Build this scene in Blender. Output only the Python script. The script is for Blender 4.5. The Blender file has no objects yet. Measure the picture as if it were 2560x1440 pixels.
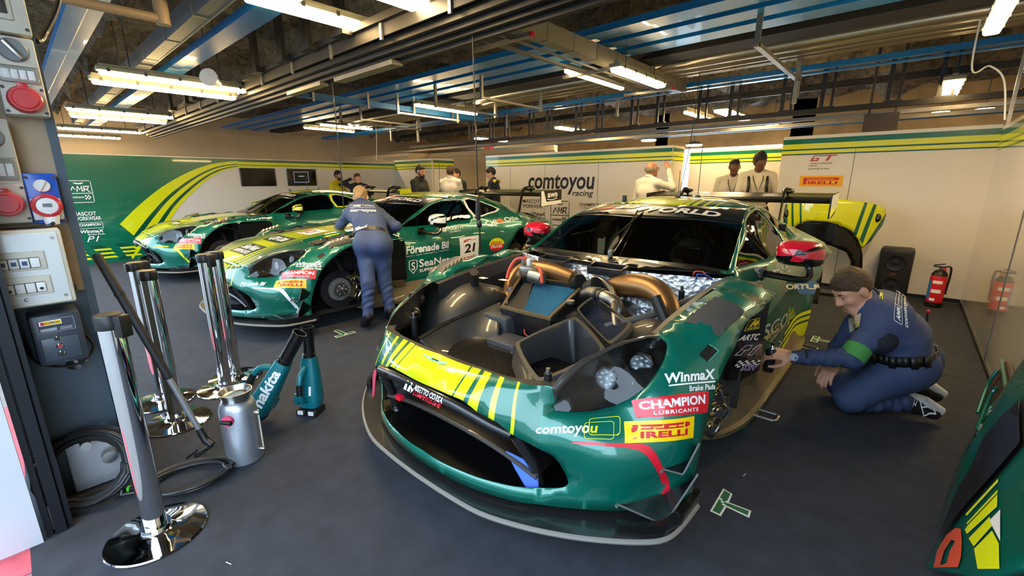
import bpy, bmesh, math, random
import numpy as np
from mathutils import Vector, Matrix, geometry
from mathutils.bvhtree import BVHTree
random.seed(7); np.random.seed(7)
SC_ = bpy.context.scene
COL = SC_.collection
R = math.radians
# ------------------------------------------------------------------ camera
cam = bpy.data.cameras.new('camera'); cam.sensor_width = 36; cam.lens = 36*1094.95/2560
cam.clip_start = .02; cam.clip_end = 400
camo = bpy.data.objects.new('camera', cam); COL.objects.link(camo)
camo.matrix_world = Matrix.Translation((0, 0, 1.449)) @ Matrix.Rotation(R(41.695), 4, 'Z') @ Matrix.Rotation(R(90-13.622), 4, 'X') @ Matrix.Rotation(R(-.234), 4, 'Z')
SC_.camera = camo
# ------------------------------------------------------------------ sky, exposure
w = bpy.data.worlds.new('sky'); SC_.world = w; w.use_nodes = True
nt = w.node_tree; bg = nt.nodes['Background']
bg.inputs[0].default_value = (.62, .80, 1.0, 1); bg.inputs[1].default_value = 4.6
vs = SC_.view_settings
vs.view_transform = 'Standard'; vs.look = 'None'; vs.gamma = 1; vs.use_curve_mapping = False
vs.exposure = .7
SC_.cycles.max_bounces = 8; SC_.cycles.diffuse_bounces = 4; SC_.cycles.glossy_bounces = 4
SC_.cycles.transparent_max_bounces = 12; SC_.cycles.use_denoising = True
SC_.cycles.sample_clamp_indirect = 4; SC_.cycles.caustics_reflective = False; SC_.cycles.caustics_refractive = False
# ------------------------------------------------------------------ materials
MATS = {}
def lin(c):
    return tuple((x/12.92 if x <= .04045 else ((x+.055)/1.055)**2.4) for x in [v/255 for v in c])
def mat(name, col, rough=.5, metal=0., coat=0., emit=0., bump=None, var=None, alpha=None, spec=.5, trans=0., crough=.03, ecol=None):
    """col in sRGB 0-255. bump=(scale,strength[,dist]); var=(scale,amount)"""
    if name in MATS: return MATS[name]
    m = bpy.data.materials.new(name); m.use_nodes = True; MATS[name] = m
    n = m.node_tree; b = n.nodes['Principled BSDF']; c = (*lin(col), 1)
    b.inputs['Base Color'].default_value = c; b.inputs['Roughness'].default_value = rough
    b.inputs['Metallic'].default_value = metal; b.inputs['Coat Weight'].default_value = coat; b.inputs['Coat Roughness'].default_value = crough
    b.inputs['Specular IOR Level'].default_value = spec
    if trans: b.inputs['Transmission Weight'].default_value = trans
    if emit:
        b.inputs['Emission Color'].default_value = (*lin(ecol or col), 1); b.inputs['Emission Strength'].default_value = emit
    if alpha is not None: b.inputs['Alpha'].default_value = alpha
    tc = n.nodes.new('ShaderNodeTexCoord')
    if var:
        t = n.nodes.new('ShaderNodeTexNoise'); t.inputs['Scale'].default_value = var[0]; t.inputs['Detail'].default_value = 6
        n.links.new(tc.outputs['Object'], t.inputs['Vector'])
        r = n.nodes.new('ShaderNodeMapRange'); r.inputs[1].default_value = .3; r.inputs[2].default_value = .7
        r.inputs[3].default_value = 1-var[1]; r.inputs[4].default_value = 1+var[1]*.6
        n.links.new(t.outputs['Fac'], r.inputs[0])
        mx = n.nodes.new('ShaderNodeMix'); mx.data_type = 'RGBA'; mx.blend_type = 'MULTIPLY'; mx.inputs[0].default_value = 1
        mx.inputs[6].default_value = c; n.links.new(r.outputs[0], mx.inputs[7]); n.links.new(mx.outputs[2], b.inputs['Base Color'])
    if bump:
        t = n.nodes.new('ShaderNodeTexNoise'); t.inputs['Scale'].default_value = bump[0]; t.inputs['Detail'].default_value = 5
        n.links.new(tc.outputs['Object'], t.inputs['Vector'])
        bp = n.nodes.new('ShaderNodeBump'); bp.inputs['Strength'].default_value = bump[1]; bp.inputs['Distance'].default_value = bump[2] if len(bump) > 2 else .01
        n.links.new(t.outputs['Fac'], bp.inputs['Height']); n.links.new(bp.outputs[0], b.inputs['Normal'])
    return m
def _n(m, t, **kw):
    o = m.node_tree.nodes.new(t)
    for k, v in kw.items(): setattr(o, k, v)
    return o
def weave(name, c1, c2, scale, rough=.35, coat=.6, metal=0.):
    """carbon fibre: fine diagonal twill bands"""
    if name in MATS: return MATS[name]
    m = mat(name, c1, rough, metal, coat); n = m.node_tree; b = n.nodes['Principled BSDF']
    tc = _n(m, 'ShaderNodeTexCoord'); wv = _n(m, 'ShaderNodeTexWave', bands_direction='DIAGONAL'); wv.inputs['Scale'].default_value = scale
    n.links.new(tc.outputs['Object'], wv.inputs['Vector'])
    mx = _n(m, 'ShaderNodeMix', data_type='RGBA'); mx.inputs[6].default_value = (*lin(c1), 1); mx.inputs[7].default_value = (*lin(c2), 1)
    n.links.new(wv.outputs['Fac'], mx.inputs[0]); n.links.new(mx.outputs[2], b.inputs['Base Color'])
    return m
PAINT = dict(green=(8, 94, 76), lime=(214, 228, 8))
def paint(name, col, flake=.55):
    return mat(name, col, .32, flake, 1.0, crough=.02)
M_GREEN = paint('green_paint', (0, 106, 88), .3)
M_LIME = paint('lime_paint', (222, 232, 0), .0)
M_DKGREEN = paint('dark_green_vinyl', (0, 70, 55), .0)
# lime stripes laid out across the car's width (object X), shared by nose, hood, roof
def striped(name, k=1.0, ky=0.0):
    m = paint(name, (0, 98, 78), .2); n = m.node_tree; b = n.nodes['Principled BSDF']
    tc = _n(m, 'ShaderNodeTexCoord'); sp = _n(m, 'ShaderNodeSeparateXYZ'); n.links.new(tc.outputs['Object'], sp.inputs[0])
    ab = _n(m, 'ShaderNodeMath', operation='ABSOLUTE'); n.links.new(sp.outputs[0], ab.inputs[0])
    # widen slightly towards the front lower edge
    ml = _n(m, 'ShaderNodeMapRange'); ml.interpolation_type = 'SMOOTHSTEP'; ml.inputs[1].default_value = .50; ml.inputs[2].default_value = .72; ml.inputs[3].default_value = 1/1.085/k; ml.inputs[4].default_value = 1/k
    n.links.new(sp.outputs[2], ml.inputs[0])
    mu = _n(m, 'ShaderNodeMath', operation='MULTIPLY'); n.links.new(ab.outputs[0], mu.inputs[0]); n.links.new(ml.outputs[0], mu.inputs[1])
    cr = _n(m, 'ShaderNodeValToRGB'); cr.color_ramp.interpolation = 'CONSTANT'
    L = (*lin((226, 236, 0)), 1); G = (*lin((0, 98, 78)), 1)
    st = [(0, L), (.188, G), (.198, L), (.245, G), (.262, L), (.303, G), (.345, L), (.368, G), (.43, L), (.443, G)]
    e = cr.color_ramp.elements; e[0].position = 0; e[0].color = L; e[1].position = .188; e[1].color = G
    for p_, c_ in st[2:]:
        q = e.new(p_); q.color = c_
    n.links.new(mu.outputs[0], cr.inputs[0]); n.links.new(cr.outputs[0], b.inputs['Base Color'])
    return m
M_STRIPE = striped('striped_paint')
M_CARBON = weave('carbon_fibre', (16, 16, 17), (38, 38, 40), 120)
M_CARBON_MATT = weave('matt_carbon', (30, 29, 28), (58, 55, 50), 90, .5, .25)
M_CARBON_GOLD = weave('amber_carbon', (58, 48, 30), (120, 100, 62), 110, .4, .6)
M_BLACK = mat('black_plastic', (18, 18, 19), .45)
M_SATIN = mat('satin_black', (12, 12, 13), .3, 0, .3)
M_DARK = mat('dark_void', (6, 6, 7), .8)
M_RUBBER = mat('black_rubber', (20, 20, 21), .6, bump=(60, .1))
M_WHITE = mat('white_plastic', (225, 224, 220), .4)
M_VWHITE = mat('white_vinyl', (238, 238, 236), .4)
M_VBLACK = mat('black_vinyl', (14, 14, 15), .4)
M_RED = mat('red_vinyl', (214, 22, 44), .35, 0, .4)
M_YEL = mat('yellow_vinyl', (252, 205, 0), .4, 0, .2)
M_STEEL = mat('brushed_steel', (170, 170, 168), .3, 1.)
M_CHROME = mat('chrome', (225, 226, 228), .05, 1.)
M_ALU = mat('cast_aluminium', (150, 148, 142), .42, 1., bump=(40, .15))
M_GREYMET = mat('grey_metal', (120, 120, 118), .5, .6)
# ------------------------------------------------------------------ mesh builder
def link(o, parent=None):
    COL.objects.link(o)
    if parent: o.parent = parent
    return o
class MB:
    def __init__(s): s.v = []; s.f = []; s.m = []; s.T = Matrix()
    def add(s, V, F, mi=0):
        n = len(s.v); s.v += [tuple(s.T @ Vector(p)) for p in V]; s.f += [tuple(i+n for i in f) for f in F]; s.m += [mi]*len(F); return s
    def box(s, c, d, mi=0, rot=None, bev=0.):
        x, y, z = [k/2 for k in d]
        Mx = Matrix.Translation(c) @ (rot.to_4x4() if rot else Matrix())
        if bev > 0:
            bm = bmesh.new(); bmesh.ops.create_cube(bm, size=1)
            for v in bm.verts: v.co = Vector((v.co.x*d[0], v.co.y*d[1], v.co.z*d[2]))
            bmesh.ops.bevel(bm, geom=bm.edges[:], offset=min(bev, .49*min(d)), segments=2, profile=.5, affect='EDGES')
            s.add([Mx @ v.co for v in bm.verts], [[v.index for v in f.verts] for f in bm.faces], mi); bm.free(); return s
        V = [Mx @ Vector((a*x, b*y, e*z)) for a in (-1, 1) for b in (-1, 1) for e in (-1, 1)]
        return s.add(V, [(0, 1, 3, 2), (4, 6, 7, 5), (0, 4, 5, 1), (2, 3, 7, 6), (0, 2, 6, 4), (1, 5, 7, 3)], mi)
    def tube(s, path, r, mi=0, n=12, cap=True, up=None):
        P = [Vector(p) for p in path]; k = len(P); rr = r if hasattr(r, '__len__') else [r]*k
        V = []; F = []; t0 = None
        for i in range(k):
            t = (P[min(i+1, k-1)]-P[max(i-1, 0)])
            t = t.normalized() if t.length > 1e-9 else Vector((0, 0, 1))
            if t0 is None:
                a = Vector(up) if up else (Vector((0, 0, 1)) if abs(t.z) < .9 else Vector((1, 0, 0)))
                u = (a - t*a.dot(t)).normalized()
            else:
                u = (u - t*u.dot(t)).normalized()
            t0 = t; w_ = t.cross(u)
            for j in range(n):
                a = 2*math.pi*j/n; V.append(P[i]+float(rr[i])*(math.cos(a)*u+math.sin(a)*w_))
        for i in range(k-1):
            for j in range(n):
                a = i*n+j; b = i*n+(j+1) % n; F.append((a, b, b+n, a+n))
        if cap: F.append(tuple(range(n-1, -1, -1))); F.append(tuple((k-1)*n+j for j in range(n)))
        return s.add(V, F, mi)
    def cyl(s, a, b, r, mi=0, n=24, r2=None): return s.tube([a, b], [r, r if r2 is None else r2], mi, n)
    def lathe(s, prof, c=(0, 0, 0), axis='Z', n=32, mi=0, rot=None):
        V = []; F = []; k = len(prof)
        for (r, h) in prof:
            for j in range(n):
                a = 2*math.pi*j/n; p = (r*math.cos(a), r*math.sin(a), h)
                if axis == 'X': p = (p[2], p[0], p[1])
                if axis == 'Y': p = (p[0], p[2], p[1])
                p = Vector(p)
                if rot: p = rot @ p
                V.append(p+Vector(c))
        for i in range(k-1):
            for j in range(n):
                a = i*n+j; b = i*n+(j+1) % n; F.append((a, b, b+n, a+n))
        if prof[0][0] > 1e-6: F.append(tuple(range(n-1, -1, -1)))
        if prof[-1][0] > 1e-6: F.append(tuple((k-1)*n+j for j in range(n)))
        return s.add(V, F, mi)
    def prism(s, poly, h0, h1, U=(1, 0, 0), Vv=(0, 1, 0), N=(0, 0, 1), O=(0, 0, 0), mi=0):
        U, Vv, N, O = map(Vector, (U, Vv, N, O)); n = len(poly)
        A = [O+U*p[0]+Vv*p[1]+N*h0 for p in poly]; B = [O+U*p[0]+Vv*p[1]+N*h1 for p in poly]
        F = [tuple(range(n-1, -1, -1)), tuple(range(n, 2*n))]+[(i, (i+1) % n, (i+1) % n+n, i+n) for i in range(n)]
        return s.add(A+B, F, mi)
    def ell(s, c, r, mi=0, n=16, rot=None):
        pr = [(math.sin(math.pi*i/n), -math.cos(math.pi*i/n)) for i in range(n+1)]; pr[0] = (1e-4, -1); pr[-1] = (1e-4, 1)
        V = []; F = []; m2 = n*2
        for (q, h) in pr:
            for j in range(m2):
                a = 2*math.pi*j/m2; p = Vector((q*math.cos(a)*r[0], q*math.sin(a)*r[1], h*r[2]))
                if rot: p = rot @ p
                V.append(p+Vector(c))
        for i in range(n):
            for j in range(m2):
                a = i*m2+j; b = i*m2+(j+1) % m2; F.append((a, b, b+m2, a+m2))
        return s.add(V, F, mi)
    def quad(s, a, b, c, d, mi=0): return s.add([a, b, c, d], [(0, 1, 2, 3)], mi)
    def build(s, name, mats, parent=None, smooth=35, loc=None):
        me = bpy.data.meshes.new(name); me.from_pydata(s.v, [], s.f)
        if not isinstance(mats, (list, tuple)): mats = [mats]
        for m in mats: me.materials.append(m)
        if len(mats) > 1: me.polygons.foreach_set('material_index', s.m)
        me.validate(); fixn(me)
        if smooth:
            me.shade_smooth(); me.set_sharp_from_angle(angle=R(smooth))
        o = bpy.data.objects.new(name, me); link(o, parent)
        if loc: o.location = loc
        return o
def fixn(me):
    bm = bmesh.new(); bm.from_mesh(me); bmesh.ops.recalc_face_normals(bm, faces=bm.faces); bm.to_mesh(me); bm.free()
def tag(o, label, cat, group=None, kind=None):
    o['label'] = label; o['category'] = cat
    if group: o['group'] = group
    if kind: o['kind'] = kind
    return o
def thing(name, label, cat, loc=(0, 0, 0), rz=0, group=None):
    o = bpy.data.objects.new(name, None); link(o); o.location = loc; o.rotation_euler = (0, 0, rz); o.empty_display_size = .1
    return tag(o, label, cat, group)
def struct(o):
    o['kind'] = 'structure'; return o
def copy_tree(o, parent=None):
    c = o.copy(); COL.objects.link(c); c.parent = parent
    for ch in list(o.children): copy_tree(ch, c)
    return c
# ------------------------------------------------------------------ trimmed sheets
def pip(P, poly):
    P = np.asarray(P, float); q = np.asarray(poly, float); x, y = P[:, 0], P[:, 1]; r = np.zeros(len(P), bool)
    j = len(q)-1
    for i in range(len(q)):
        c = ((q[i, 1] > y) != (q[j, 1] > y)); d = q[j, 1]-q[i, 1]
        r ^= c & (x < (q[j, 0]-q[i, 0])*(y-q[i, 1])/(d if abs(d) > 1e-12 else 1e-12)+q[i, 0]); j = i
    return r
def dens(poly, step, closed=True):
    out = []; n = len(poly)
    for i in range(n if closed else n-1):
        a = np.array(poly[i], float); b = np.array(poly[(i+1) % n], float); k = max(1, int(np.ceil(np.linalg.norm(b-a)/step)))
        out += [tuple(a+(b-a)*t/k) for t in range(k)]
    if not closed: out.append(tuple(poly[-1]))
    return out
def smooth_poly(pts, k=6, closed=False):
    """Catmull-Rom through points"""
    P = [np.array(p, float) for p in pts]; n = len(P); out = []
    for i in range(n if closed else n-1):
        g = lambda j: P[j % n] if closed else P[min(max(j, 0), n-1)]
        a, b, c, d = g(i-1), g(i), g(i+1), g(i+2)
        for t in range(k):
            u = t/k; out.append(tuple(.5*((2*b)+(-a+c)*u+(2*a-5*b+4*c-d)*u*u+(-a+3*b-3*c+d)*u**3)))
    if not closed: out.append(tuple(P[-1]))
    return out
def sheet(name, func, outline, step, holes=(), regions=(), mats=None, parent=None, flip=False, off=0., solid=0., smooth=50):
    """triangulated trimmed patch of the surface func(uv)->xyz. regions=[(poly,mat index)]"""
    loops = [dens(outline, step)]+[dens(h, step) for h in holes]+[dens(r[0], step) for r in regions]
    V = []; E = []
    for l in loops:
        n = len(V); V += l; E += [(n+i, n+(i+1) % len(l)) for i in range(len(l))]
    o = np.array(outline); lo, hi = o.min(0), o.max(0)
    gx, gy = np.meshgrid(np.arange(lo[0]+step/2, hi[0], step), np.arange(lo[1]+step/2, hi[1], step)); G = np.c_[gx.ravel(), gy.ravel()]
    G = G[pip(G, outline)]
    B = np.array(V)
    if len(G):
        d = np.min(((G[:, None, 0]-B[None, :, 0])**2+(G[:, None, 1]-B[None, :, 1])**2), axis=1); G = G[d > (.45*step)**2]
    r = geometry.delaunay_2d_cdt([Vector(p) for p in V]+[Vector(p) for p in G], E, [], 0, 1e-6)
    uv = np.array([tuple(p) for p in r[0]]); F = np.array([f for f in r[2] if len(f) == 3]); cen = uv[F].mean(1)
    ok = pip(cen, outline)
    for h in holes: ok &= ~pip(cen, h)
    F = F[ok]; cen = cen[ok]; mi = np.zeros(len(F), int)
    for poly, k in regions: mi[pip(cen, poly)] = k
    X = func(uv)
    if off:
        e = 1e-3; du = func(uv+[e, 0])-X; dv = func(uv+[0, e])-X; N = np.cross(du, dv); N /= np.linalg.norm(N, axis=1)[:, None]+1e-12; X = X+N*off
    used = np.unique(F); mp = -np.ones(len(uv), int); mp[used] = np.arange(len(used)); F = mp[F]
    me = bpy.data.meshes.new(name); me.from_pydata(X[used].tolist(), [], [tuple(f[::-1] if flip else f) for f in F.tolist()])
    mats = mats if isinstance(mats, (list, tuple)) else [mats]
    for m in mats: me.materials.append(m)
    me.polygons.foreach_set('material_index', mi.tolist()); me.shade_smooth(); me.set_sharp_from_angle(angle=R(smooth))
    ob = bpy.data.objects.new(name, me); link(ob, parent)
    if solid:
        md = ob.modifiers.new('thickness', 'SOLIDIFY'); md.thickness = abs(solid); md.offset = -1 if solid > 0 else 1
    return ob
# ------------------------------------------------------------------ lettering
_TX = {}
def text_mesh(s, bold=0., shear=0., space=1.):
    k = (s, bold, shear, space)
    if k in _TX: return _TX[k]
    c = bpy.data.curves.new('t', 'FONT'); c.body = s; c.offset = bold; c.shear = shear; c.space_character = space; c.resolution_u = 3
    c.align_x = 'LEFT'; o = bpy.data.objects.new('t', c); COL.objects.link(o)
    me = bpy.data.meshes.new_from_object(o.evaluated_get(bpy.context.evaluated_depsgraph_get())); COL.objects.unlink(o); bpy.data.objects.remove(o); bpy.data.curves.remove(c)
    V = np.array([v.co[:2] for v in me.vertices]); F = [tuple(p.vertices) for p in me.polygons]; bpy.data.meshes.remove(me)
    V = V-V.min(0); V = V/V.max(0)
    _TX[k] = (V, F); return _TX[k]
class Dec:
    """flat artwork in a unit square (u right, v up); layers of (verts2d, faces, material)"""
    def __init__(s): s.L = []
    def poly(s, pts, m): s.L.append((np.array(pts, float), [tuple(range(len(pts)))], m)); return s
    def rect(s, x0, y0, x1, y1, m): return s.poly([(x0, y0), (x1, y0), (x1, y1), (x0, y1)], m)
    def text(s, t, x0, y0, x1, y1, m, bold=.02, shear=0., space=1.):
        V, F = text_mesh(t, bold, shear, space); s.L.append((V*[x1-x0, y1-y0]+[x0, y0], F, m)); return s
    def line(s, pts, w, m, asp=1., closed=False):
        P = [np.array(p, float) for p in pts]
        if closed: P = P+[P[0]]
        for a, b in zip(P[:-1], P[1:]):
            d = (b-a)*[asp, 1]; n = np.array([-d[1], d[0]])/(np.linalg.norm(d)+1e-9)*w/2/np.array([asp, 1]); e = (b-a)/(np.linalg.norm(d)+1e-9)*w/2
            s.poly([a-n-e, b-n+e, b+n+e, a+n-e], m)
        return s
    def circ(s, x, y, r, m, asp=1., n=28, a0=0, a1=360):
        pts = [(x+r/asp*math.cos(R(a0+(a1-a0)*i/n)), y+r*math.sin(R(a0+(a1-a0)*i/n))) for i in range(n+(a1-a0 < 360))]
        return s.poly(pts, m)
    def place(s, name, quad, parent=None, onto=None, off=.0015, maxlen=.03, proj=None, lift=.0003):
        """quad = bottom-left, bottom-right, top-right, top-left in 3D; onto = BVH to be pressed against along the quad normal"""
        a, b, c, d = [Vector(q) for q in quad]; N = ((b-a).cross(d-a)+(c-b).cross(d-c)).normalized(); VV = []; FF = []; MI = []; mats = []
        if proj: N = Vector(proj).normalized()
        for li, (V, F, m) in enumerate(s.L):
            bm = bmesh.new(); vs_ = []
            for (u, v) in V: vs_.append(bm.verts.new((u, v, 0)))
            for f in F:
                try: bm.faces.new([vs_[i] for i in f])
                except ValueError: pass
            if onto is not None:
                wx = (b-a).length; wy = (d-a).length
                bmesh.ops.triangulate(bm, faces=bm.faces[:])
                for _ in range(7):
                    le = [e for e in bm.edges if math.hypot((e.verts[0].co.x-e.verts[1].co.x)*wx, (e.verts[0].co.y-e.verts[1].co.y)*wy) > maxlen]
                    if not le: break
                    bmesh.ops.subdivide_edges(bm, edges=le, cuts=1); bmesh.ops.triangulate(bm, faces=bm.faces[:])
            if m not in mats: mats.append(m)
            n0 = len(VV); bm.verts.index_update()
            for v in bm.verts:
                u, t = v.co.x, v.co.y; P = a*(1-u)*(1-t)+b*u*(1-t)+c*u*t+d*(1-u)*t; k = off+lift*li
                if onto is not None:
                    h = onto.ray_cast(P+N*.25, -N, .6)
                    if h[0] is not None:
                        nn = h[1] if h[1].dot(N) > 0 else -h[1]; P = h[0]+nn*k
                    else: P = P+N*k
                else: P = P+N*k
                VV.append(tuple(P))
            for f in bm.faces: FF.append(tuple(n0+v.index for v in f.verts)); MI.append(mats.index(m))
            bm.free()
        me = bpy.data.meshes.new(name); me.from_pydata(VV, [], FF)
        for m in mats: me.materials.append(m)
        me.polygons.foreach_set('material_index', MI)
        if onto is not None: me.shade_smooth()
        return link(bpy.data.objects.new(name, me), parent)
def bvh_of(objs):
    V = []; F = []
    for o in objs:
        n = len(V); V += [tuple(v.co) for v in o.data.vertices]; F += [tuple(n+i for i in p.vertices) for p in o.data.polygons]
    return BVHTree.FromPolygons(V, F)
# ------------------------------------------------------------------ measuring: from a point seen in the photo to a place in the garage
FPX, PIT, ROL, EH, GAM = 1094.9456, R(13.62209), R(-.2337), 1.44933, R(41.69494)
EYE = np.array([0, 0, EH])
def ray(x, y):
    u0, w0 = x-1280, y-720; c, s = math.cos(ROL), math.sin(ROL); u = (c*u0+s*w0)/FPX; up = -(-s*u0+c*w0)/FPX
    c, s = math.cos(PIT), math.sin(PIT); yy = c+s*up
    return np.array([u*math.cos(GAM)-yy*math.sin(GAM), u*math.sin(GAM)+yy*math.cos(GAM), -s+c*up])
def atz(x, y, z): r = ray(x, y); return EYE+r*(z-EH)/r[2]
def atx(x, y, X): r = ray(x, y); return EYE+r*X/r[0]
def aty(x, y, Y): r = ray(x, y); return EYE+r*Y/r[1]
CAR1 = np.array([-1.470, 2.003, 0])
def cz(x, y, z): return atz(x, y, z)-CAR1
def cx(x, y, X): return atx(x, y, X+CAR1[0])-CAR1
def cy(x, y, Y): return aty(x, y, Y+CAR1[1])-CAR1
class Frame:
    """rays seen from the camera, expressed in a car's own axes"""
    def __init__(s, ox, oy, deg):
        c, n = math.cos(R(deg)), math.sin(R(deg)); s.A = np.array([[c, n, 0], [-n, c, 0], [0, 0, 1]]); s.o = np.array([ox, oy, 0]); s.E = s.A @ (EYE-s.o)
    def d(s, x, y): v = s.A @ ray(x, y); return v/np.linalg.norm(v)
    def hit(s, x, y, F, t0=.6, t1=16, n=6000):
        """first crossing of the implicit F(P)<=0"""
        d = s.d(x, y); t = np.linspace(t0, t1, n); v = F(s.E+t[:, None]*d); k = np.where((v[:-1] > 0) & (v[1:] <= 0) & (v[:-1] < .25))[0]
        if not len(k): return None
        lo, hi = t[k[0]], t[k[0]+1]
        for _ in range(30):
            m = (lo+hi)/2
            if F((s.E+m*d)[None])[0] > 0: lo = m
            else: hi = m
        return s.E+lo*d
    def cx(s, x, y, X): d = s.d(x, y); return s.E+d*(X-s.E[0])/d[0]
FR1 = Frame(CAR1[0], CAR1[1], 0); FR2 = Frame(-5.077, 2.128, -.8); FR3 = Frame(-8.805, 2.137, -1.69)
# ================================================================== setting
M_CARPET = mat('dark_carpet', (44, 47, 55), .95, bump=(420, .5, .004), var=(9, .28))
M_ASPHALT = mat('pit_lane', (120, 118, 116), .9, bump=(200, .3), var=(6, .15))
M_PITRED = mat('red_kerb_paint', (190, 78, 88), .8, bump=(60, .3), var=(14, .2))
M_WALL = mat('white_wall_panel', (226, 219, 208), .22, 0, .5, crough=.06, var=(1.2, .04))
M_RWALL = mat('glossy_wall_panel', (214, 208, 198), .1, 0, .8, crough=.02, var=(1.2, .04))
M_BEIGE = mat('beige_panel', (206, 186, 152), .6, var=(2, .06))
M_WGREEN = mat('green_wall_print', (0, 102, 72), .2, 0, .5)
M_WLIME = mat('lime_wall_print', (222, 226, 8), .2, 0, .5)
M_WDG = mat('dark_green_wall_print', (0, 78, 54), .2, 0, .5)
# rough sprayed ceiling
M_CEIL = mat('sprayed_ceiling', (92, 80, 66), .95)
def _ceil():
    m = M_CEIL; n = m.node_tree; b = n.nodes['Principled BSDF']; tc = _n(m, 'ShaderNodeTexCoord')
    a = _n(m, 'ShaderNodeTexNoise'); a.inputs['Scale'].default_value = 1.3; a.inputs['Detail'].default_value = 8; a.inputs['Roughness'].default_value = .7
    v = _n(m, 'ShaderNodeTexNoise'); v.inputs['Scale'].default_value = 11; v.inputs['Detail'].default_value = 8; v.inputs['Roughness'].default_value = .75
    n.links.new(tc.outputs['Object'], a.inputs[0]); n.links.new(tc.outputs['Object'], v.inputs[0])
    r = _n(m, 'ShaderNodeValToRGB'); r.color_ramp.elements[0].position = .38; r.color_ramp.elements[0].color = (*lin((62, 55, 47)), 1); r.color_ramp.elements[1].position = .66; r.color_ramp.elements[1].color = (*lin((226, 210, 186)), 1)
    mx = _n(m, 'ShaderNodeMix', data_type='FLOAT'); mx.inputs[0].default_value = .55; n.links.new(a.outputs['Fac'], mx.inputs[2]); n.links.new(v.outputs['Fac'], mx.inputs[3])
    n.links.new(mx.outputs[0], r.inputs[0]); n.links.new(r.outputs[0], b.inputs['Base Color'])
    bp = _n(m, 'ShaderNodeBump'); bp.inputs['Strength'].default_value = 1; bp.inputs['Distance'].default_value = .12; n.links.new(v.outputs['Fac'], bp.inputs['Height']); n.links.new(bp.outputs[0], b.inputs['Normal'])
_ceil()
XR, XL, YB = .655, -11.1, 7.45
struct(MB().box((-6, 6.9, -.05), (24, 14.2, .1)).build('floor', M_CARPET))
struct(MB().box((-6, -10.2, -.056), (60, 20, .1)).build('pit_lane_ground', M_ASPHALT))
struct(MB().box((-3.3, -.55, -.0035), (2.0, .86, .006)).build('kerb_paint', M_PITRED))
# ceiling slab with downstand ribs of rough sprayed concrete
cm = MB(); nx, ny = 120, 70
gx = np.linspace(-18, 6, nx); gy = np.linspace(-.4, 14.2, ny); rng = np.random.RandomState(3)
bump = rng.rand(ny, nx)*.10
Z = 3.55+bump
for yy in (1.1, 3.45, 6.7, 9.2, 11.8): Z -= .42*np.exp(-((gy[:, None]-yy)/.16)**4)
for xx in (-15, -12, -9.2, -6.3, -3.4, -.6, 2.2): Z -= .2*np.exp(-((gx[None, :]-xx)/.2)**4)
cm.add([(gx[i], gy[j], Z[j, i]) for j in range(ny) for i in range(nx)], [(j*nx+i, j*nx+i+1, (j+1)*nx+i+1, (j+1)*nx+i) for j in range(ny-1) for i in range(nx-1)])
cm.box((-6, 6.9, 3.95), (24, 14.8, .2))
struct(cm.build('ceiling', M_CEIL, smooth=60))
struct(MB().box((-6, -.45, 3.35), (24, .2, 1.0)).build('lintel_front', M_BEIGE))
# right partition wall, glossy
rw = struct(MB().box((XR+.03, 4.0, 1.01), (.06, 6.9, 2.02)).build('wall_right', M_RWALL))
struct(MB().box((4.5, 7, 2), (.1, 14.4, 4)).build('wall_right_neighbour', M_BEIGE))
struct(MB().box((-17.5, 7, 2), (.1, 14.4, 4)).build('wall_left_neighbour', M_BEIGE))
# left partition wall: green print with sweeping lime bands
lw = struct(MB().box((XL-.03, 3.9, .985), (.06, 7.3, 1.97)).build('wall_left', M_WALL))
def wall_top_stripes(d, k=1.0, asp=1):
    # green / lime / green / lime / green bands at the head of a panel (v measured from the top)
    for a, b, m in ((0, .020, M_WALL), (.020, .052, M_WGREEN), (.052, .085, M_WLIME), (.085, .095, M_WDG), (.095, .116, M_WLIME), (.116, .124, M_WDG)):
        d.rect(0, 1-b*k, 1, 1-a*k, m)
    return d
def panel(name, x0, x1, y, z1=2.05, th=.06):
    """white partition facing -Y with the striped head"""
    o = struct(MB().box(((x0+x1)/2, y+th/2, z1/2), (x1-x0, th, z1)).build(name, M_WALL))
    wall_top_stripes(Dec()).place('stripe_print', [(x0, y, 0), (x1, y, 0), (x1, y, z1), (x0, y, z1)], o, off=.0012)
    return o
wb = panel('wall_back_1', -1.46, XR, YB)
wc = panel('wall_back_2', -7.676, -3.16, 7.7)
# return of the comtoyou wall
o = struct(MB().box((-3.19, 7.98, 1.025), (.06, .5, 2.05)).build('wall_back_return', M_WALL)); wall_top_stripes(Dec()).place('stripe_print', [(-3.16, 7.73, 0), (-3.16, 8.23, 0), (-3.16, 8.23, 2.05), (-3.16, 7.73, 2.05)], o, off=.0012)
wd = panel('wall_back_3', -3.5, -1.6, 9.45)
we = panel('wall_back_4', XL, -9.42, 7.45)
o = struct(MB().box((-9.45, 7.85, 1.025), (.06, .7, 2.05)).build('wall_back_return_2', M_WALL)); wall_top_stripes(Dec()).place('stripe_print', [(-9.42, 7.5, 0), (-9.42, 8.2, 0), (-9.42, 8.2, 2.05), (-9.42, 7.5, 2.05)], o, off=.0012)
struct(MB().box((-1.40, 8.5, 1.025), (.06, 2.0, 2.05)).build('wall_back_end', M_WALL))
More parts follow.
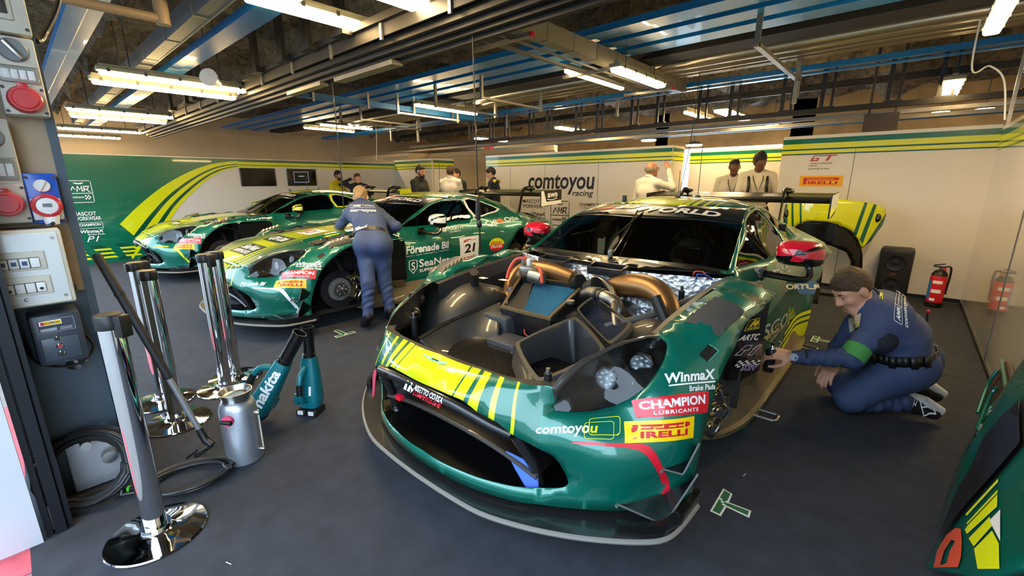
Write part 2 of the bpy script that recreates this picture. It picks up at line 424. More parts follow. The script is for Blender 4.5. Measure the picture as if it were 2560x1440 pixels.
# right wall head stripes
wall_top_stripes(Dec()).place('stripe_print', [(XR, 7.45, 0), (XR, .55, 0), (XR, .55, 2.02), (XR, 7.45, 2.02)], rw, off=.0012)
for yy in (2.6, 5.0): MB().box((XR-.002, yy, 1.0), (.006, .012, 2.0)).build('joint', M_GREYMET, rw)
for xx in (-.62,): MB().box((xx, YB-.0005, .96), (.006, .004, 1.82)).build('joint', M_GREYMET, wb)
for xx in (-6.9, -5.9, -4.6): MB().box((xx, 7.6995, .96), (.006, .004, 1.82)).build('joint', M_GREYMET, wc)
MB().box(((-1.46+XR)/2, YB-.006, .02), (XR+1.46, .012, .04)).build('skirting', M_BLACK, wb)
MB().box((XR-.006, 4.0, .02), (.012, 6.9, .04)).build('skirting', M_BLACK, rw)
# beige sandwich-panel wall behind and the far back wall with the bright rear doorway
bw = MB().box((-9.6, 9.6, 1.18), (5.2, .1, 2.36)).box((-14.6, 8.75, 1.18), (4.9, .1, 2.36)).box((-12.2, 9.2, 1.18), (.1, .9, 2.36))
bw.box((-9.6, 9.53, 2.3), (5.2, .06, .13))
for i in range(40): bw.box((-12.1+i*.128, 9.548, 1.1), (.012, .006, 2.2))
struct(bw.build('wall_back_5', M_BEIGE))
fb = MB(); fb.box((-11.9, 14, 2), (12, .1, 4)); fb.box((-2.0, 14, 2), (1.2, .1, 4)).box((1.4, 14, 2), (5.6, .1, 4)).box((-4.2, 14, 3.2), (4.2, .1, 1.6))
struct(fb.build('wall_far', mat('ochre_concrete', (196, 168, 126), .8, bump=(5, .4, .05), var=(2, .25))))
# left wall print
def lwq(y0, y1, z0, z1): return [(XL, y0, z0), (XL, y1, z0), (XL, y1, z1), (XL, y0, z1)]

# invented pit wall and grandstand, out of view, added to be mirrored in chrome
struct(MB().box((-6, -13, .55), (60, .3, 1.1)).box((-6, -12.82, .95), (60, .06, .14)).build('wall_pit_for_reflection', mat('reflection_wall_grey', (196, 196, 194), .7)))
struct(MB().box((-6, -32, 3.5), (70, 8, 7), 0).box((-6, -29, 8.2), (70, 10, .4), 0).build('wall_grandstand_for_reflection', mat('reflection_stand_dark', (96, 98, 104), .8, var=(.6, .4))))
# ================================================================== car body surfaces (car axes: X across, Y rearwards, Z up)

SHELL_PTS=[(0,-.965,.205),(.25,-.945,.205),(.5,-.87,.21),(.63,-.79,.21),(.76,-.70,.21),(.83,-.64,.21),(.905,-.54,.21),(.965,-.47,.20),(1.0,-.40,.20),
(0,-.967,.27),(.235,-.95,.27),(.42,-.90,.27),(.56,-.82,.275),(.655,-.76,.30),
(0,-.965,.605),(.2,-.95,.603),(.272,-.938,.594),(.36,-.92,.55),(.465,-.897,.525),(.575,-.84,.465),(.605,-.80,.43),(.65,-.765,.34),
(0,-.845,.70),(.19,-.833,.691),(.25,-.823,.69),(.43,-.81,.69),(.50,-.80,.69),(.565,-.75,.69),(0,-.88,.672),(.19,-.865,.668),(.3,-.86,.66),
(.572,-.754,.604),(.68,-.625,.590),(.73,-.56,.612),(.80,-.505,.685),(.825,-.415,.738),(.815,-.30,.805),
(.58,-.73,.695),(.60,-.655,.75),(.64,-.545,.786),(.70,-.425,.81),(.765,-.30,.818),
(.915,-.493,.636),(.895,-.549,.553),(.665,-.777,.504),(.78,-.69,.50),(.905,-.517,.28),(.927,-.541,.381),
(1.005,-.40,.33),(1.005,-.35,.475),(1.01,-.27,.63),(1.015,-.15,.74),(1.015,0,.82),(1.015,.15,.845),(1.015,.45,.85),(1.0,.69,.835),(.975,.93,.80),
(.757,-.261,.824),(.755,-.1,.845),(.757,.1,.87),(.76,.4,.895),(.765,.6,.91),(.769,.71,.918),(.77,.95,.92),(.87,-.12,.87),(.861,.075,.90),(.88,.3,.915),(.9,.6,.92),(.95,-.25,.75),(.9,.95,.88)]
SHC=np.array([0,.3,.30])
class RBF:
    def __init__(s,uv,val,smooth=1e-4):
        s.uv=np.asarray(uv,float);n=len(s.uv);K=s.k(s.uv,s.uv)+smooth*np.eye(n)
        P=np.c_[np.ones(n),s.uv];A=np.block([[K,P],[P.T,np.zeros((3,3))]])
        s.w=np.linalg.solve(A,np.r_[val,0,0,0])
    def k(s,a,b):
        d2=((a[:,None]-b[None])**2).sum(-1)+1e-12
        return .5*d2*np.log(d2)
    def __call__(s,uv):
        uv=np.atleast_2d(uv)
        return s.k(uv,s.uv)@s.w[:-3]+np.c_[np.ones(len(uv)),uv]@s.w[-3:]
def to_ae(P):
    d=np.asarray(P,float)-SHC
    return np.stack([np.arctan2(d[...,0],-d[...,1]),np.arctan2(d[...,2],np.hypot(d[...,0],d[...,1]))],-1)
_p=np.array(SHELL_PTS);_m=_p[_p[:,0]>0]*[-1,1,1];_a=np.r_[_p,_m]
_rb=RBF(to_ae(_a),np.linalg.norm(_a-SHC,axis=1))
def shell(ae):
    ae=np.atleast_2d(ae);r=_rb(ae);ca,sa=np.cos(ae[:,0]),np.sin(ae[:,0]);ce,se=np.cos(ae[:,1]),np.sin(ae[:,1])
    return SHC+np.stack([r*ce*sa,-r*ce*ca,r*se],-1)
def F_shell(P): return np.linalg.norm(P-SHC, axis=1)-_rb(to_ae(P))
SIDE_PTS = []   # (Y, z, X)
for Y_, l in {.72: ((.12, .86), (.3, .87), (.5, .86), (.75, .84), (.90, .80)), 1.2: ((.12, .92), (.3, .94), (.5, .93), (.7, .935), (.85, .905), (.93, .86), (1.0, .80), (1.1, .73)),
              1.8: ((.12, .92), (.3, .94), (.5, .935), (.7, .94), (.85, .91), (.93, .865), (1.0, .81), (1.1, .735), (1.2, .655)), 2.2: ((.12, .94), (.3, .96), (.5, .965), (.7, .965), (.85, .94), (.93, .88), (1.0, .79), (1.1, .70)),
              2.6: ((.80, 1.015), (.9, .97), (.95, .89), (1.0, .78), (1.06, .68)), 2.8: ((.845, 1.02), (.9, .975), (.94, .90), (.98, .80), (1.03, .69)),
              3.1: ((.12, .98), (.5, 1.0), (.7, 1.0), (.80, .985), (.87, .91), (.91, .80)), 3.42: ((.12, .93), (.5, .96), (.7, .95), (.8, .92), (.84, .85))}.items():
    SIDE_PTS += [(Y_, z_, x_) for z_, x_ in l]
SIDE_PTS += [(2.30, .2, .985), (2.30, .45, 1.0), (2.385, .61, 1.005), (2.535, .775, 1.012), (3.05, .78, 1.01)]
SEAM = [(.775, .74, .922), (.715, 1.0, 1.06), (.665, 1.22, 1.165), (.625, 1.42, 1.222), (.60, 1.62, 1.25), (.585, 1.9, 1.252), (.578, 2.2, 1.222), (.575, 2.6, 1.115), (.60, 2.9, 1.02), (.64, 3.15, .945), (.72, 3.42, .875)]
SIDE_PTS += [(y_, z_, x_) for x_, y_, z_ in SEAM]
_sp = np.array(SIDE_PTS); _sr = RBF(_sp[:, :2], _sp[:, 2], 2e-4)
def side(s):
    def f(uv): x = _sr(uv); return np.stack([s*x, np.asarray(uv)[:, 0], np.asarray(uv)[:, 1]], -1)
    return f
def F_side(P): return P[:, 0]-_sr(P[:, 1:3])
ROOF = []       # (X, Y, z)
for X_, l in {0: ((.58, .94), (.66, .957), (.9, 1.07), (1.13, 1.18), (1.38, 1.27), (1.75, 1.318), (2.1, 1.308), (2.5, 1.255), (2.9, 1.15), (3.2, 1.05), (3.42, .98)),
              .35: ((.62, .94), (1.14, 1.18), (1.42, 1.262), (1.75, 1.305), (2.1, 1.296), (2.5, 1.24), (2.9, 1.13), (3.2, 1.02), (3.42, .95))}.items():
    ROOF += [(X_, y_, z_) for y_, z_ in l]
ROOF += SEAM+[(0, .44, .915), (.4, .48, .912), (.7, .60, .905)]
_rp = np.array(ROOF); _rp = np.r_[_rp, _rp[_rp[:, 0] > 0]*[-1, 1, 1]]; _rr = RBF(_rp[:, :2], _rp[:, 2], 2e-4)
def roof(uv): return np.c_[uv, _rr(uv)]
def F_roof(P): return P[:, 2]-_rr(P[:, :2])
HOOD = [(0, -.845, .70), (0, -.6, .775), (0, -.3, .84), (0, 0, .885), (0, .35, .925), (0, .58, .94), (.43, -.81, .69), (.565, -.75, .69), (.60, -.655, .75), (.64, -.545, .786), (.70, -.425, .81), (.757, -.26, .824), (.755, -.1, .845), (.757, .1, .87), (.76, .4, .895), (.765, .6, .91), (.769, .71, .918),
        (.4, -.5, .80), (.4, -.1, .875), (.4, .3, .915)]
_hp = np.array(HOOD); _hp = np.r_[_hp, _hp[_hp[:, 0] > 0]*[-1, 1, 1]]; _hr = RBF(_hp[:, :2], _hp[:, 2], 2e-4)
def hood_s(uv): return np.c_[uv, _hr(uv)]
def s_hit(x, y, fr=FR1):
    P = fr.hit(x, y, F_shell); return P
def S_(pts, fr=FR1): return [tuple(to_ae(s_hit(x, y, fr))) for x, y in pts]
mir = lambda pts: [(-p[0],)+tuple(p[1:]) for p in pts]
AE = lambda pts: [tuple(q) for q in to_ae(np.array(pts))]
HL_OUT = [(1384, 1014), (1388, 1027), (1435, 1031), (1485, 1027), (1535, 1016), (1572, 998), (1610, 971), (1642, 931), (1660, 898), (1667, 868), (1664, 855), (1650, 846)]
HL_IN = [(1622, 845), (1572, 857), (1535, 871), (1485, 897), (1447, 927), (1417, 960), (1397, 987)]
HL = S_(HL_OUT+HL_IN)
RIM = S_([(1645, 833), (1610, 840), (1560, 852), (1510, 872), (1455, 897), (1422, 923), (1398, 945)])
TOPIN = [(.769, .71, .918), (.765, .6, .91), (.76, .4, .895), (.757, .1, .87), (.755, -.1, .845), (.757, -.255, .826)]
BOT = [(0, -.965, .205), (.25, -.945, .205), (.5, -.87, .21), (.63, -.79, .21), (.76, -.70, .21), (.83, -.64, .21), (.905, -.54, .21), (.965, -.47, .20), (1.0, -.40, .20)]
ARCH = [(1.005, -.40, .33), (1.005, -.35, .475), (1.01, -.27, .63), (1.015, -.15, .74), (1.015, 0, .82), (1.015, .15, .845), (1.015, .45, .85), (1.0, .69, .835), (.985, .86, .81)]
TRAIL = [(.925, .57, .905), (.86, .66, .92)]
NOSE = [(.565, -.75, .69), (.50, -.80, .69), (.43, -.81, .69), (.25, -.823, .69), (.19, -.833, .691), (0, -.845, .70)]
_half = smooth_poly(AE(BOT), 4)+smooth_poly(AE(ARCH), 4)+AE(TRAIL)+smooth_poly(AE(TOPIN), 3)+RIM+AE(NOSE)
OUT_R = [p for p in _half if p[0] > 1e-6]
SHELL_OUT = [AE(BOT[:1])[0]]+OUT_R+[AE(NOSE[-1:])[0]]+[(-a, b) for a, b in OUT_R[::-1]]
MLOW = [(0, -.967, .27), (.235, -.95, .27), (.42, -.90, .272), (.56, -.82, .278), (.635, -.775, .29), (.655, -.765, .315)]
MUP = [(.648, -.768, .345), (.625, -.785, .40), (.60, -.815, .44), (.56, -.85, .475), (.465, -.897, .52), (.36, -.92, .552), (.272, -.938, .592), (.2, -.95, .603), (0, -.962, .607)]
_mh = smooth_poly(AE(MLOW), 5)+smooth_poly(AE(MUP), 4)
MOUTH = _mh+[(-a, b) for a, b in _mh[::-1] if a > 1e-6]
BVH = {}
# ================================================================== cars: parts every car has
def glass_mat(name, tint=(200, 215, 215), clear=.75):
    m = bpy.data.materials.new(name); m.use_nodes = True; n = m.node_tree; n.nodes.remove(n.nodes['Principled BSDF']); out = n.nodes['Material Output']
    t = _n(m, 'ShaderNodeBsdfTransparent'); t.inputs[0].default_value = (*[c*clear for c in lin(tint)], 1); g = _n(m, 'ShaderNodeBsdfGlossy'); g.inputs['Roughness'].default_value = .02
    fr = _n(m, 'ShaderNodeFresnel'); fr.inputs[0].default_value = 1.5; mx = _n(m, 'ShaderNodeMixShader')
    n.links.new(fr.outputs[0], mx.inputs[0]); n.links.new(t.outputs[0], mx.inputs[1]); n.links.new(g.outputs[0], mx.inputs[2]); n.links.new(mx.outputs[0], out.inputs[0]); return m
M_GLASS = glass_mat('clear_glass'); M_LENS = glass_mat('lens_glass', (235, 240, 240), 1.); M_TINT = glass_mat('tinted_glass', (120, 130, 135), .5)
M_LAMP = mat('lamp_reflector', (240, 243, 247), .25, .0, 1)
M_HLBACK = mat('headlight_bowl', (26, 25, 24), .35, 0, .6)
def sym(fn):
    for s in (1, -1): fn(s)
def build_shell(root):
    return sheet('front_bodywork', shell, SHELL_OUT, .035, holes=[HL, mir(HL), MOUTH], mats=[M_STRIPE, M_GREEN, M_CARBON_MATT], parent=root, solid=.006,
                 regions=[([(.46, -.3), (2.3, -.3), (2.3, 1.2), (.46, 1.2)], 1), ([(-.46, -.3), (-2.3, -.3), (-2.3, 1.2), (-.46, 1.2)], 1), ([(-.6, -.4), (.6, -.4), (.6, .13), (-.6, .13)], 1), (RIMREG, 2), (mir(RIMREG), 2)])
RIMREG = HL_INAE = S_([(1650, 846)]+HL_IN+[(1386, 1000)])+S_([(1380, 972)])+[(p[0]-.02, p[1]+.03) for p in RIM[::-1]]
def headlight(root, s):
    poly = HL if s > 0 else mir(HL); P0 = np.array(poly); cen = P0.mean(0)
    def bowl(uv):
        X = shell(uv); d = np.full(len(uv), 9.)
        for i in range(len(P0)):
            a, b = P0[i], P0[(i+1) % len(P0)]; ab = b-a; t = np.clip(((uv-a)@ab)/(ab@ab), 0, 1); d = np.minimum(d, np.linalg.norm(uv-(a+t[:, None]*ab), axis=1))
        dep = np.minimum(.085, d*1.1); N = SHC-X; N /= np.linalg.norm(N, axis=1)[:, None]
        return X+N*dep[:, None]
    b = sheet('headlight', bowl, poly, .018, mats=M_HLBACK, parent=root)
    sheet('lens', shell, poly, .03, mats=M_LENS, parent=b, off=.001)
    # carbon mounting plate with two round lamps
    for k, (px, py) in enumerate(((1503, 947), (1592, 912))):
        p = s_hit(px, py); c = Vector((s*p[0], p[1]+.045, p[2]-.012)); ax = Vector((s*.18, -1, .12)).normalized()
        q = ax.to_track_quat('Z', 'Y').to_matrix()
        L = MB(); L.lathe([(.030, -.06), (.046, -.035), (.050, 0), (.050, .014), (.044, .018), (.043, .008)], c, rot=q, mi=0, n=28)
        L.lathe([(.043, .008), (.03, .002), (.012, .006), (.0001, .012)], c, rot=q, mi=1, n=28)
        for j in range(8):
            a = 2*math.pi*j/8; L.ell(c+q @ Vector((.027*math.cos(a), .027*math.sin(a), .008)), (.009, .009, .005), 1, 6)
        L.build('lamp', [M_SATIN, M_LAMP], b)
    return b
SPL = [(0, -1.01), (.2, -1.004), (.39, -.985), (.555, -.93), (.70, -.86), (.82, -.785), (.93, -.70), (.99, -.63), (1.012, -.54), (1.02, -.375)]
def splitter(root):
    o = smooth_poly(SPL, 4); out = o+[(1.0, -.33), (.7, -.25), (0, -.25)]; full = [p for p in out]+[(-a, b) for a, b in out[::-1] if a > 0]
    m = MB(); m.prism(full, .165, .185, mi=0)
    e = [(a, b, .172) for a, b in o]; e = [(-a, b, c) for a, b, c in e[::-1]][:-1]+e
    m.tube(e, .011, 1, 8)
    sp = m.build('splitter', [M_CARBON, mat('worn_edge', (120, 116, 108), .6)], root)
    for s in (1, -1):
        f = MB(); pts = [(.86, -.74), (.93, -.695), (.99, -.63), (1.015, -.53), (1.02, -.36)]
        for (a, b), (c, d) in zip(pts[:-1], pts[1:]):
            f.add([(s*a, b, .18), (s*c, d, .18), (s*c*1.005, d, .235), (s*a*1.005, b, .235), (s*(a-.02), b+.015, .18), (s*(c-.02), d+.01, .18), (s*(c-.02), d+.01, .235), (s*(a-.02), b+.015, .235)], [(0, 1, 2, 3), (4, 7, 6, 5), (3, 2, 6, 7), (0, 4, 5, 1), (0, 3, 7, 4), (1, 5, 6, 2)])
        f.build('splitter_fence', M_SATIN, sp)
    return sp
def dive_planes(root):
    up = [s_hit(1655, 1176), cz(1706, 1190, .372), cz(1713, 1180, .385), cx(1748, 1113, 1.03), cx(1742, 1122, .99)]
    lo = [s_hit(1543, 1264), cz(1648, 1311, .195), cz(1680, 1286, .205), cx(1744, 1190, 1.04), cx(1738, 1198, 1.0), s_hit(1655, 1238)]
    def one(s):
        for pts in (up, lo):
            V = [Vector((s*a, b, c)) for a, b, c in pts]; n = len(V); m = MB(); U = [v+Vector((0, 0, .006)) for v in V]
            m.add(V+U, [tuple(range(n)), tuple(range(2*n-1, n-1, -1))]+[(i, (i+1) % n, (i+1) % n+n, i+n) for i in range(n)])
            m.tube(U[:4], .004, 1, 6)
            m.cyl(V[0]+Vector((0, .008, 0)), V[0]+Vector((0, -.008, 0)), .007, 1, 8)
            m.build('dive_plane', [M_SATIN, M_GREYMET], root, smooth=20)
    sym(one)
def mouth_parts(root):
    m = MB()      # dark duct behind the mouth
    lo = [(x*.99, y+.03, z) for x, y, z in MLOW]; up = [(x*.99, y+.03, z) for x, y, z in MUP[::-1]]
    a = [(-.63, -.72, .2), (.63, -.72, .2), (.63, -.72, .56), (-.63, -.72, .56)]; b = [(-.45, -.35, .22), (.45, -.35, .22), (.45, -.35, .6), (-.45, -.35, .6)]
    m.add(a+b, [(0, 1, 5, 4), (1, 2, 6, 5), (2, 3, 7, 6), (3, 0, 4, 7), (4, 5, 6, 7)])
    m.prism([(0, -.955), (.235, -.94), (.42, -.89), (.56, -.81), (.64, -.765), (.64, -.6), (-.64, -.6), (-.64, -.765), (-.56, -.81), (-.42, -.89), (-.235, -.94)], .205, .212)
    m.build('intake_duct', mat('intake_black', (9, 9, 10), .25, 0, .5), root)
    g = MB()      # lower guide vane
    arc = smooth_poly([(-.52, -.80, .30), (-.3, -.80, .335), (0, -.80, .345), (.3, -.80, .335), (.53, -.80, .30)], 6)
    g.tube(arc, .012, 1, 8)
    for (p, q) in zip(arc[:-1], arc[1:]): g.quad(p, q, (q[0], q[1]+.35, q[2]+.06), (p[0], p[1]+.35, p[2]+.06), 0)
    g.build('guide_vane', [M_SATIN, M_CARBON_MATT], root)
    n = MB(); nb = smooth_poly([(-.36, -.925, .545), (-.2, -.945, .565), (0, -.953, .572), (.2, -.945, .565), (.38, -.915, .528), (.46, -.88, .50)], 6)
    n.tube(nb, .026, 0, 12); bar = n.build('crash_beam', M_SATIN, root)
    d = Dec(); d.poly([(0, .1), (.05, .95), (.09, .95), (.075, .1)], M_VWHITE).poly([(.1, .1), (.17, .95), (.21, .9), (.17, .1)], M_VWHITE).poly([(.13, .95), (.22, .95), (.18, .3), (.2, .05), (.26, .4), (.2, .9)], M_VWHITE)
    d.text('ASSETTO CORSA', .27, .52, 1, .98, M_VWHITE, .03, .3).text('COMPETIZIONE', .26, .02, .98, .45, M_RED, .03, .3)
    d.place('sponsor_lettering', [(-.09, -.985, .546), (.165, -.978, .540), (.165, -.962, .588), (-.09, -.970, .594)], root, onto=bvh_of([bar]), proj=(0, -1, .25))
    for s in (1, -1):
        t = MB(); t.tube([(s*.47, -.87, .50), (s*.50, -.80, .36), (s*.515, -.76, .22)], [.022, .022, .024], 0, 10); t.lathe([(.035, 0), (.035, .01), (.02, .014)], (s*.515, -.76, .207), n=14, mi=1)
        t.build('mouth_strut', [M_CARBON, M_STEEL], root)
def louvres(root):
    q = [s_hit(*p) for p in ((1710, 807), (1797, 844), (1854, 792), (1780, 757))]
    A, B, C, D = [np.array(v) for v in q]
    def one(s):
        m = MB(); N = np.array([.25, -.02, 1]); N = N/np.linalg.norm(N); k = 5
        f = lambda u, v, h: tuple(((A*(1-u)*(1-v)+B*u*(1-v)+C*u*v+D*(1-u)*v)+N*h)*[s, 1, 1])
        for i in range(k):
            v0, v1 = i/k, (i+1)/k; us = np.linspace(0, 1, 9); bow = [.012*math.sin(math.pi*min(max(u, .0), 1)) for u in us]
            for j in range(8):
                a, b = us[j], us[j+1]; h0, h1 = .004, .032
                P = [f(a, v0, h0+bow[j]), f(b, v0, h0+bow[j+1]), f(b, v1, h1+bow[j+1]), f(a, v1, h1+bow[j])]
                m.add(P, [(0, 1, 2, 3)]); m.add([f(a, v1, h1+bow[j]), f(b, v1, h1+bow[j+1]), f(b, v1, .0), f(a, v1, .0)], [(0, 1, 2, 3)], 1)
            m.add([f(1, v0, 0), f(1, v1, 0), f(1, v1, .032), f(1, v0, .004)], [(0, 1, 2, 3)], 2); m.add([f(0, v0, 0), f(0, v1, 0), f(0, v1, .032), f(0, v0, .004)], [(0, 1, 2, 3)], 2)
        m.build('fender_louvre', [weave('louvre_carbon', (46, 44, 42), (88, 84, 78), 110, .4, .5), M_DARK, M_CARBON_GOLD], root, smooth=25)
    sym(one)
def hub(root, x, y, z=.38):
    s = 1 if x > 0 else -1; h = MB()
    h.lathe([(.06, .03), (.075, .05), (.065, .085), (.03, .09), (.02, .12), (.0001, .125)], (x, y, z), axis='X', mi=0, n=24) if s > 0 else h.lathe([(.06, -.03), (.075, -.05), (.065, -.085), (.03, -.09), (.02, -.12), (.0001, -.125)], (x, y, z), axis='X', mi=0, n=24)
    for j in range(6):
        a = j*math.pi/3; c = Vector((x+s*.07, y+.048*math.cos(a), z+.048*math.sin(a))); h.cyl(c, c+Vector((s*.03, 0, 0)), .006, 1, 8)
    for (dy, dz, tx, tz) in ((0, .12, .45, .16), (-.06, -.12, .42, -.1), (.1, -.1, .42, -.08)):
        h.cyl((x-s*.02, y+dy, z+dz), (s*tx, y+dy*1.6, z+tz), .014, 2, 8)
    h.box((x-s*.03, y, z), (.06, .12, .30), 2, bev=.02); h.cyl((x-s*.03, y+.08, z+.16), (s*.55, y+.02, z+.5), .03, 2, 10)
    H = h.build('wheel_hub', [M_STEEL, M_CHROME, mat('dark_suspension', (40, 38, 36), .5, .4)], root)
    d = MB(); d.lathe([(.115, -.012), (.195, -.012), (.197, -.008), (.197, .008), (.195, .012), (.115, .012)], (x+s*.01, y, z), axis='X', mi=0, n=48)
    d.lathe([(.06, s*.02), (.118, s*.022), (.12, s*.004)], (x+s*.01, y, z), axis='X', mi=1, n=40)
    for j in range(10):
        a = 2*math.pi*j/10; c = Vector((x+s*.03, y+.107*math.cos(a), z+.107*math.sin(a))); d.cyl(c, c+Vector((s*.012, 0, 0)), .006, 1, 6)
    d.build('brake_disc', [mat('disc_iron', (70, 70, 74), .35, .8), mat('disc_bell', (150, 150, 146), .5, .7)], H)
    c = MB()
    for i in range(9):
        a0 = R(-42+i*10); a1 = a0+R(10); am = (a0+a1)/2; r0, r1 = .135, .235
        cc_ = Vector((x+s*.015, y+.187*math.cos(am), z+.187*math.sin(am))); c.box(cc_, (.115 if i % 2 else .10, .10, .036), 0, rot=Matrix.Rotation(-am if False else am, 3, 'X'), bev=.008)
    for i in range(3):
        a = R(-28+i*27); c.cyl((x+s*.055, y+.187*math.cos(a), z+.187*math.sin(a)), (x+s*.085, y+.187*math.cos(a), z+.187*math.sin(a)), .026, 1, 14)
    c.tube([(x+s*.08, y+.17, z-.1), (x+s*.09, y+.235, z), (x+s*.08, y+.17, z+.12)], .007, 1, 8)
    c.build('brake_caliper', [mat('nickel_caliper', (176, 160, 128), .22, 1.), M_CHROME], H)
    return H
def liner(root, s, y=-.02, x0=.43, x1=.955, z=.38, r=.405, a0=-8, a1=196):
    m = MB(); k = 22; xs = [x0, x0+.05, x0+.14, x1]; rs = [r-.15, r-.05, r, r]
    V = []
    for i in range(k+1):
        a = R(a0+(a1-a0)*i/k)
        for x, q in zip(xs, rs): V.append((s*x, y-q*math.cos(a), z+q*math.sin(a)*.985))
    F = [(i*4+j, i*4+j+1, (i+1)*4+j+1, (i+1)*4+j) for i in range(k) for j in range(3)]
    V.append((s*(x0-.01), y, z)); F += [(len(V)-1, i*4, (i+1)*4) for i in range(k)]
    m.add(V, F); o = m.build('wheel_arch_liner', M_CARBON_MATT, root, smooth=40)
    md = o.modifiers.new('t', 'SOLIDIFY'); md.thickness = .005
    return o
def side_panel(root, s):
    """black vented panel behind the front wheel, and the sill"""
    m = MB(); top = [(.945, .20, .80), (.970, .45, .83), (.978, .70, .82)]; bot = [(.925, .26, .46), (.952, .48, .405), (.975, .70, .385)]
    V = [(s*a, b, c) for a, b, c in top+bot]; V2 = [(s*(a-.02), b, c) for a, b, c in top+bot]
    m.add(V+V2, [(0, 3, 4, 1), (1, 4, 5, 2), (6, 7, 10, 9), (7, 8, 11, 10), (0, 1, 7, 6), (1, 2, 8, 7), (3, 9, 10, 4), (4, 10, 11, 5), (0, 6, 9, 3), (2, 5, 11, 8)])
    pn = m.build('wheel_vent_panel', M_SATIN, root); f = MB(); f.add([(s*.95, .48, .41), (s*.970, .68, .39), (s*.96, .66, .30), (s*.93, .45, .36)], [(0, 1, 2, 3)]); f.build('panel_flap', M_CARBON_GOLD, pn)
    MB().box((s*.80, .42, .5), (.02, .5, .62), 0).build('inner_panel', M_DARK, root)
    k = MB(); ed = smooth_poly([(.80, .16), (.88, .20), (.95, .32), (1.0, .60), (1.012, 1.2), (1.012, 2.0), (.99, 2.26), (.94, 2.34), (.80, 2.33)], 5)
    k.prism([(s*a, b) for a, b in ed], .135, .158); ys = np.linspace(.27, 2.3, 24); eo = np.array(ed[5:36]); V = []
    for y in ys:
        xo = float(np.interp(y, eo[:, 1], eo[:, 0]))-.03; V += [(s*xo, y, .158), (s*(xo*.55+.91*.45), y, .20), (s*min(xo-.01, .915), y, .34)]
    k.add(V, [(3*i+j, 3*i+3+j, 3*i+4+j, 3*i+1+j) for i in range(23) for j in (0, 1)])
    return k.build('side_skirt', M_SKIRT, root, smooth=40)
M_SKIRT = mat('dusty_floor_composite', (112, 98, 70), .42, .2, .5, var=(5, .3))
DOORX = [(.80, .95), (1.02, 1.045), (1.22, 1.14), (1.40, 1.198), (1.60, 1.222), (1.82, 1.222), (1.845, 1.0), (1.6, .975), (1.2, .958)]
QWIN = [(1.93, 1.02), (1.91, 1.215), (2.12, 1.20), (2.30, 1.145), (2.47, 1.075), (2.2, 1.035)]
def body_side(root, s, cut=3.42):
    arch = [(2.30, .16), (2.30, .45), (2.385, .61), (2.535, .775), (2.68, .825), (2.80, .845), (2.93, .82), (3.05, .75), (3.10, .6), (3.12, .4), (3.12, .16)]
    top = [(y, z) for x, y, z in SEAM[::-1]]
    if cut < 3: arch = [p for p in arch if p[0] < cut]+[(cut, .84)]; top = [(cut, 1.05)]+[p for p in top if p[0] < cut]
    out = [(.72, .16), (.72, .90), ]; low = [(.72, .16)]+smooth_poly(arch, 3)+([(3.42, .3), (3.42, .84)] if cut > 3 else [])
    outline = low+smooth_poly(top, 3)+[(.725, .915)]
    return sheet('body_side', side(s), outline, .06, holes=[smooth_poly(DOORX, 2, True), smooth_poly(QWIN, 2, True)], mats=M_GREEN, parent=root, flip=s < 0, solid=.006 if s > 0 else -.006)
def windows(root, s):
    for nm, w in (('side_window', DOORX), ('quarter_window', QWIN)):
        sheet(nm, side(s), smooth_poly(w, 2, True), .08, mats=M_TINT, parent=root, flip=s < 0, off=-.004)
WSB = [(-.735, .745), (-.4, .675), (0, .65), (.4, .675), (.735, .745)]; WST = [(.665, 1.225), (.4, 1.165), (0, 1.14), (-.4, 1.165), (-.665, 1.225)]
BND = [(-.605, 1.60), (-.4, 1.45), (0, 1.385), (.4, 1.45), (.605, 1.60)]
def greenhouse(root):
    seamR = [(x, y) for x, y, z in SEAM]; seamL = mir(seamR[::-1])
    band = smooth_poly([(x, y) for x, y in WST[::-1]], 4)+smooth_poly(BND[::-1], 4)
    sr = smooth_poly([p for p in seamR if 1.3 < p[1]], 3)
    out = smooth_poly(BND, 4)+sr[1:]+[(-a, b) for a, b in sr[::-1]][:-1]
    r = sheet('roof', roof, out, .06, mats=M_ROOF, parent=root, solid=.006)
    o2 = smooth_poly(seamR, 3); k = [p for p in o2 if p[1] <= 1.6]
    # black glazed band with banner and side pillars
    frame = k+smooth_poly(BND[::-1], 4)[1:-1]+[(-a, b) for a, b in k[::-1]]+smooth_poly([(-.77, .70), (-.4, .56), (0, .505), (.4, .56), (.77, .70)], 4)[1:-1]
    hole = smooth_poly(WSB, 4)+smooth_poly(WST, 4)
    fr = sheet('windscreen_surround', roof, frame, .05, holes=[hole], mats=[M_SATIN, M_GREEN], parent=root, solid=.005,
               regions=[([(.70, .70), (.80, .70), (.72, 1.22), (.64, 1.63), (.585, 1.63), (.655, 1.22)], 1), (mir([(.70, .70), (.80, .70), (.72, 1.22), (.64, 1.63), (.585, 1.63), (.655, 1.22)]), 1)])
    sheet('windscreen', roof, hole, .06, mats=M_GLASS, parent=root, off=-.002)
    q = [Vector(roof(np.array([p]))[0]) for p in ((-.55, 1.27), (.5, 1.22), (.46, 1.36), (-.5, 1.40))]
    return r, fr
M_ROOF = striped('striped_roof', .92)
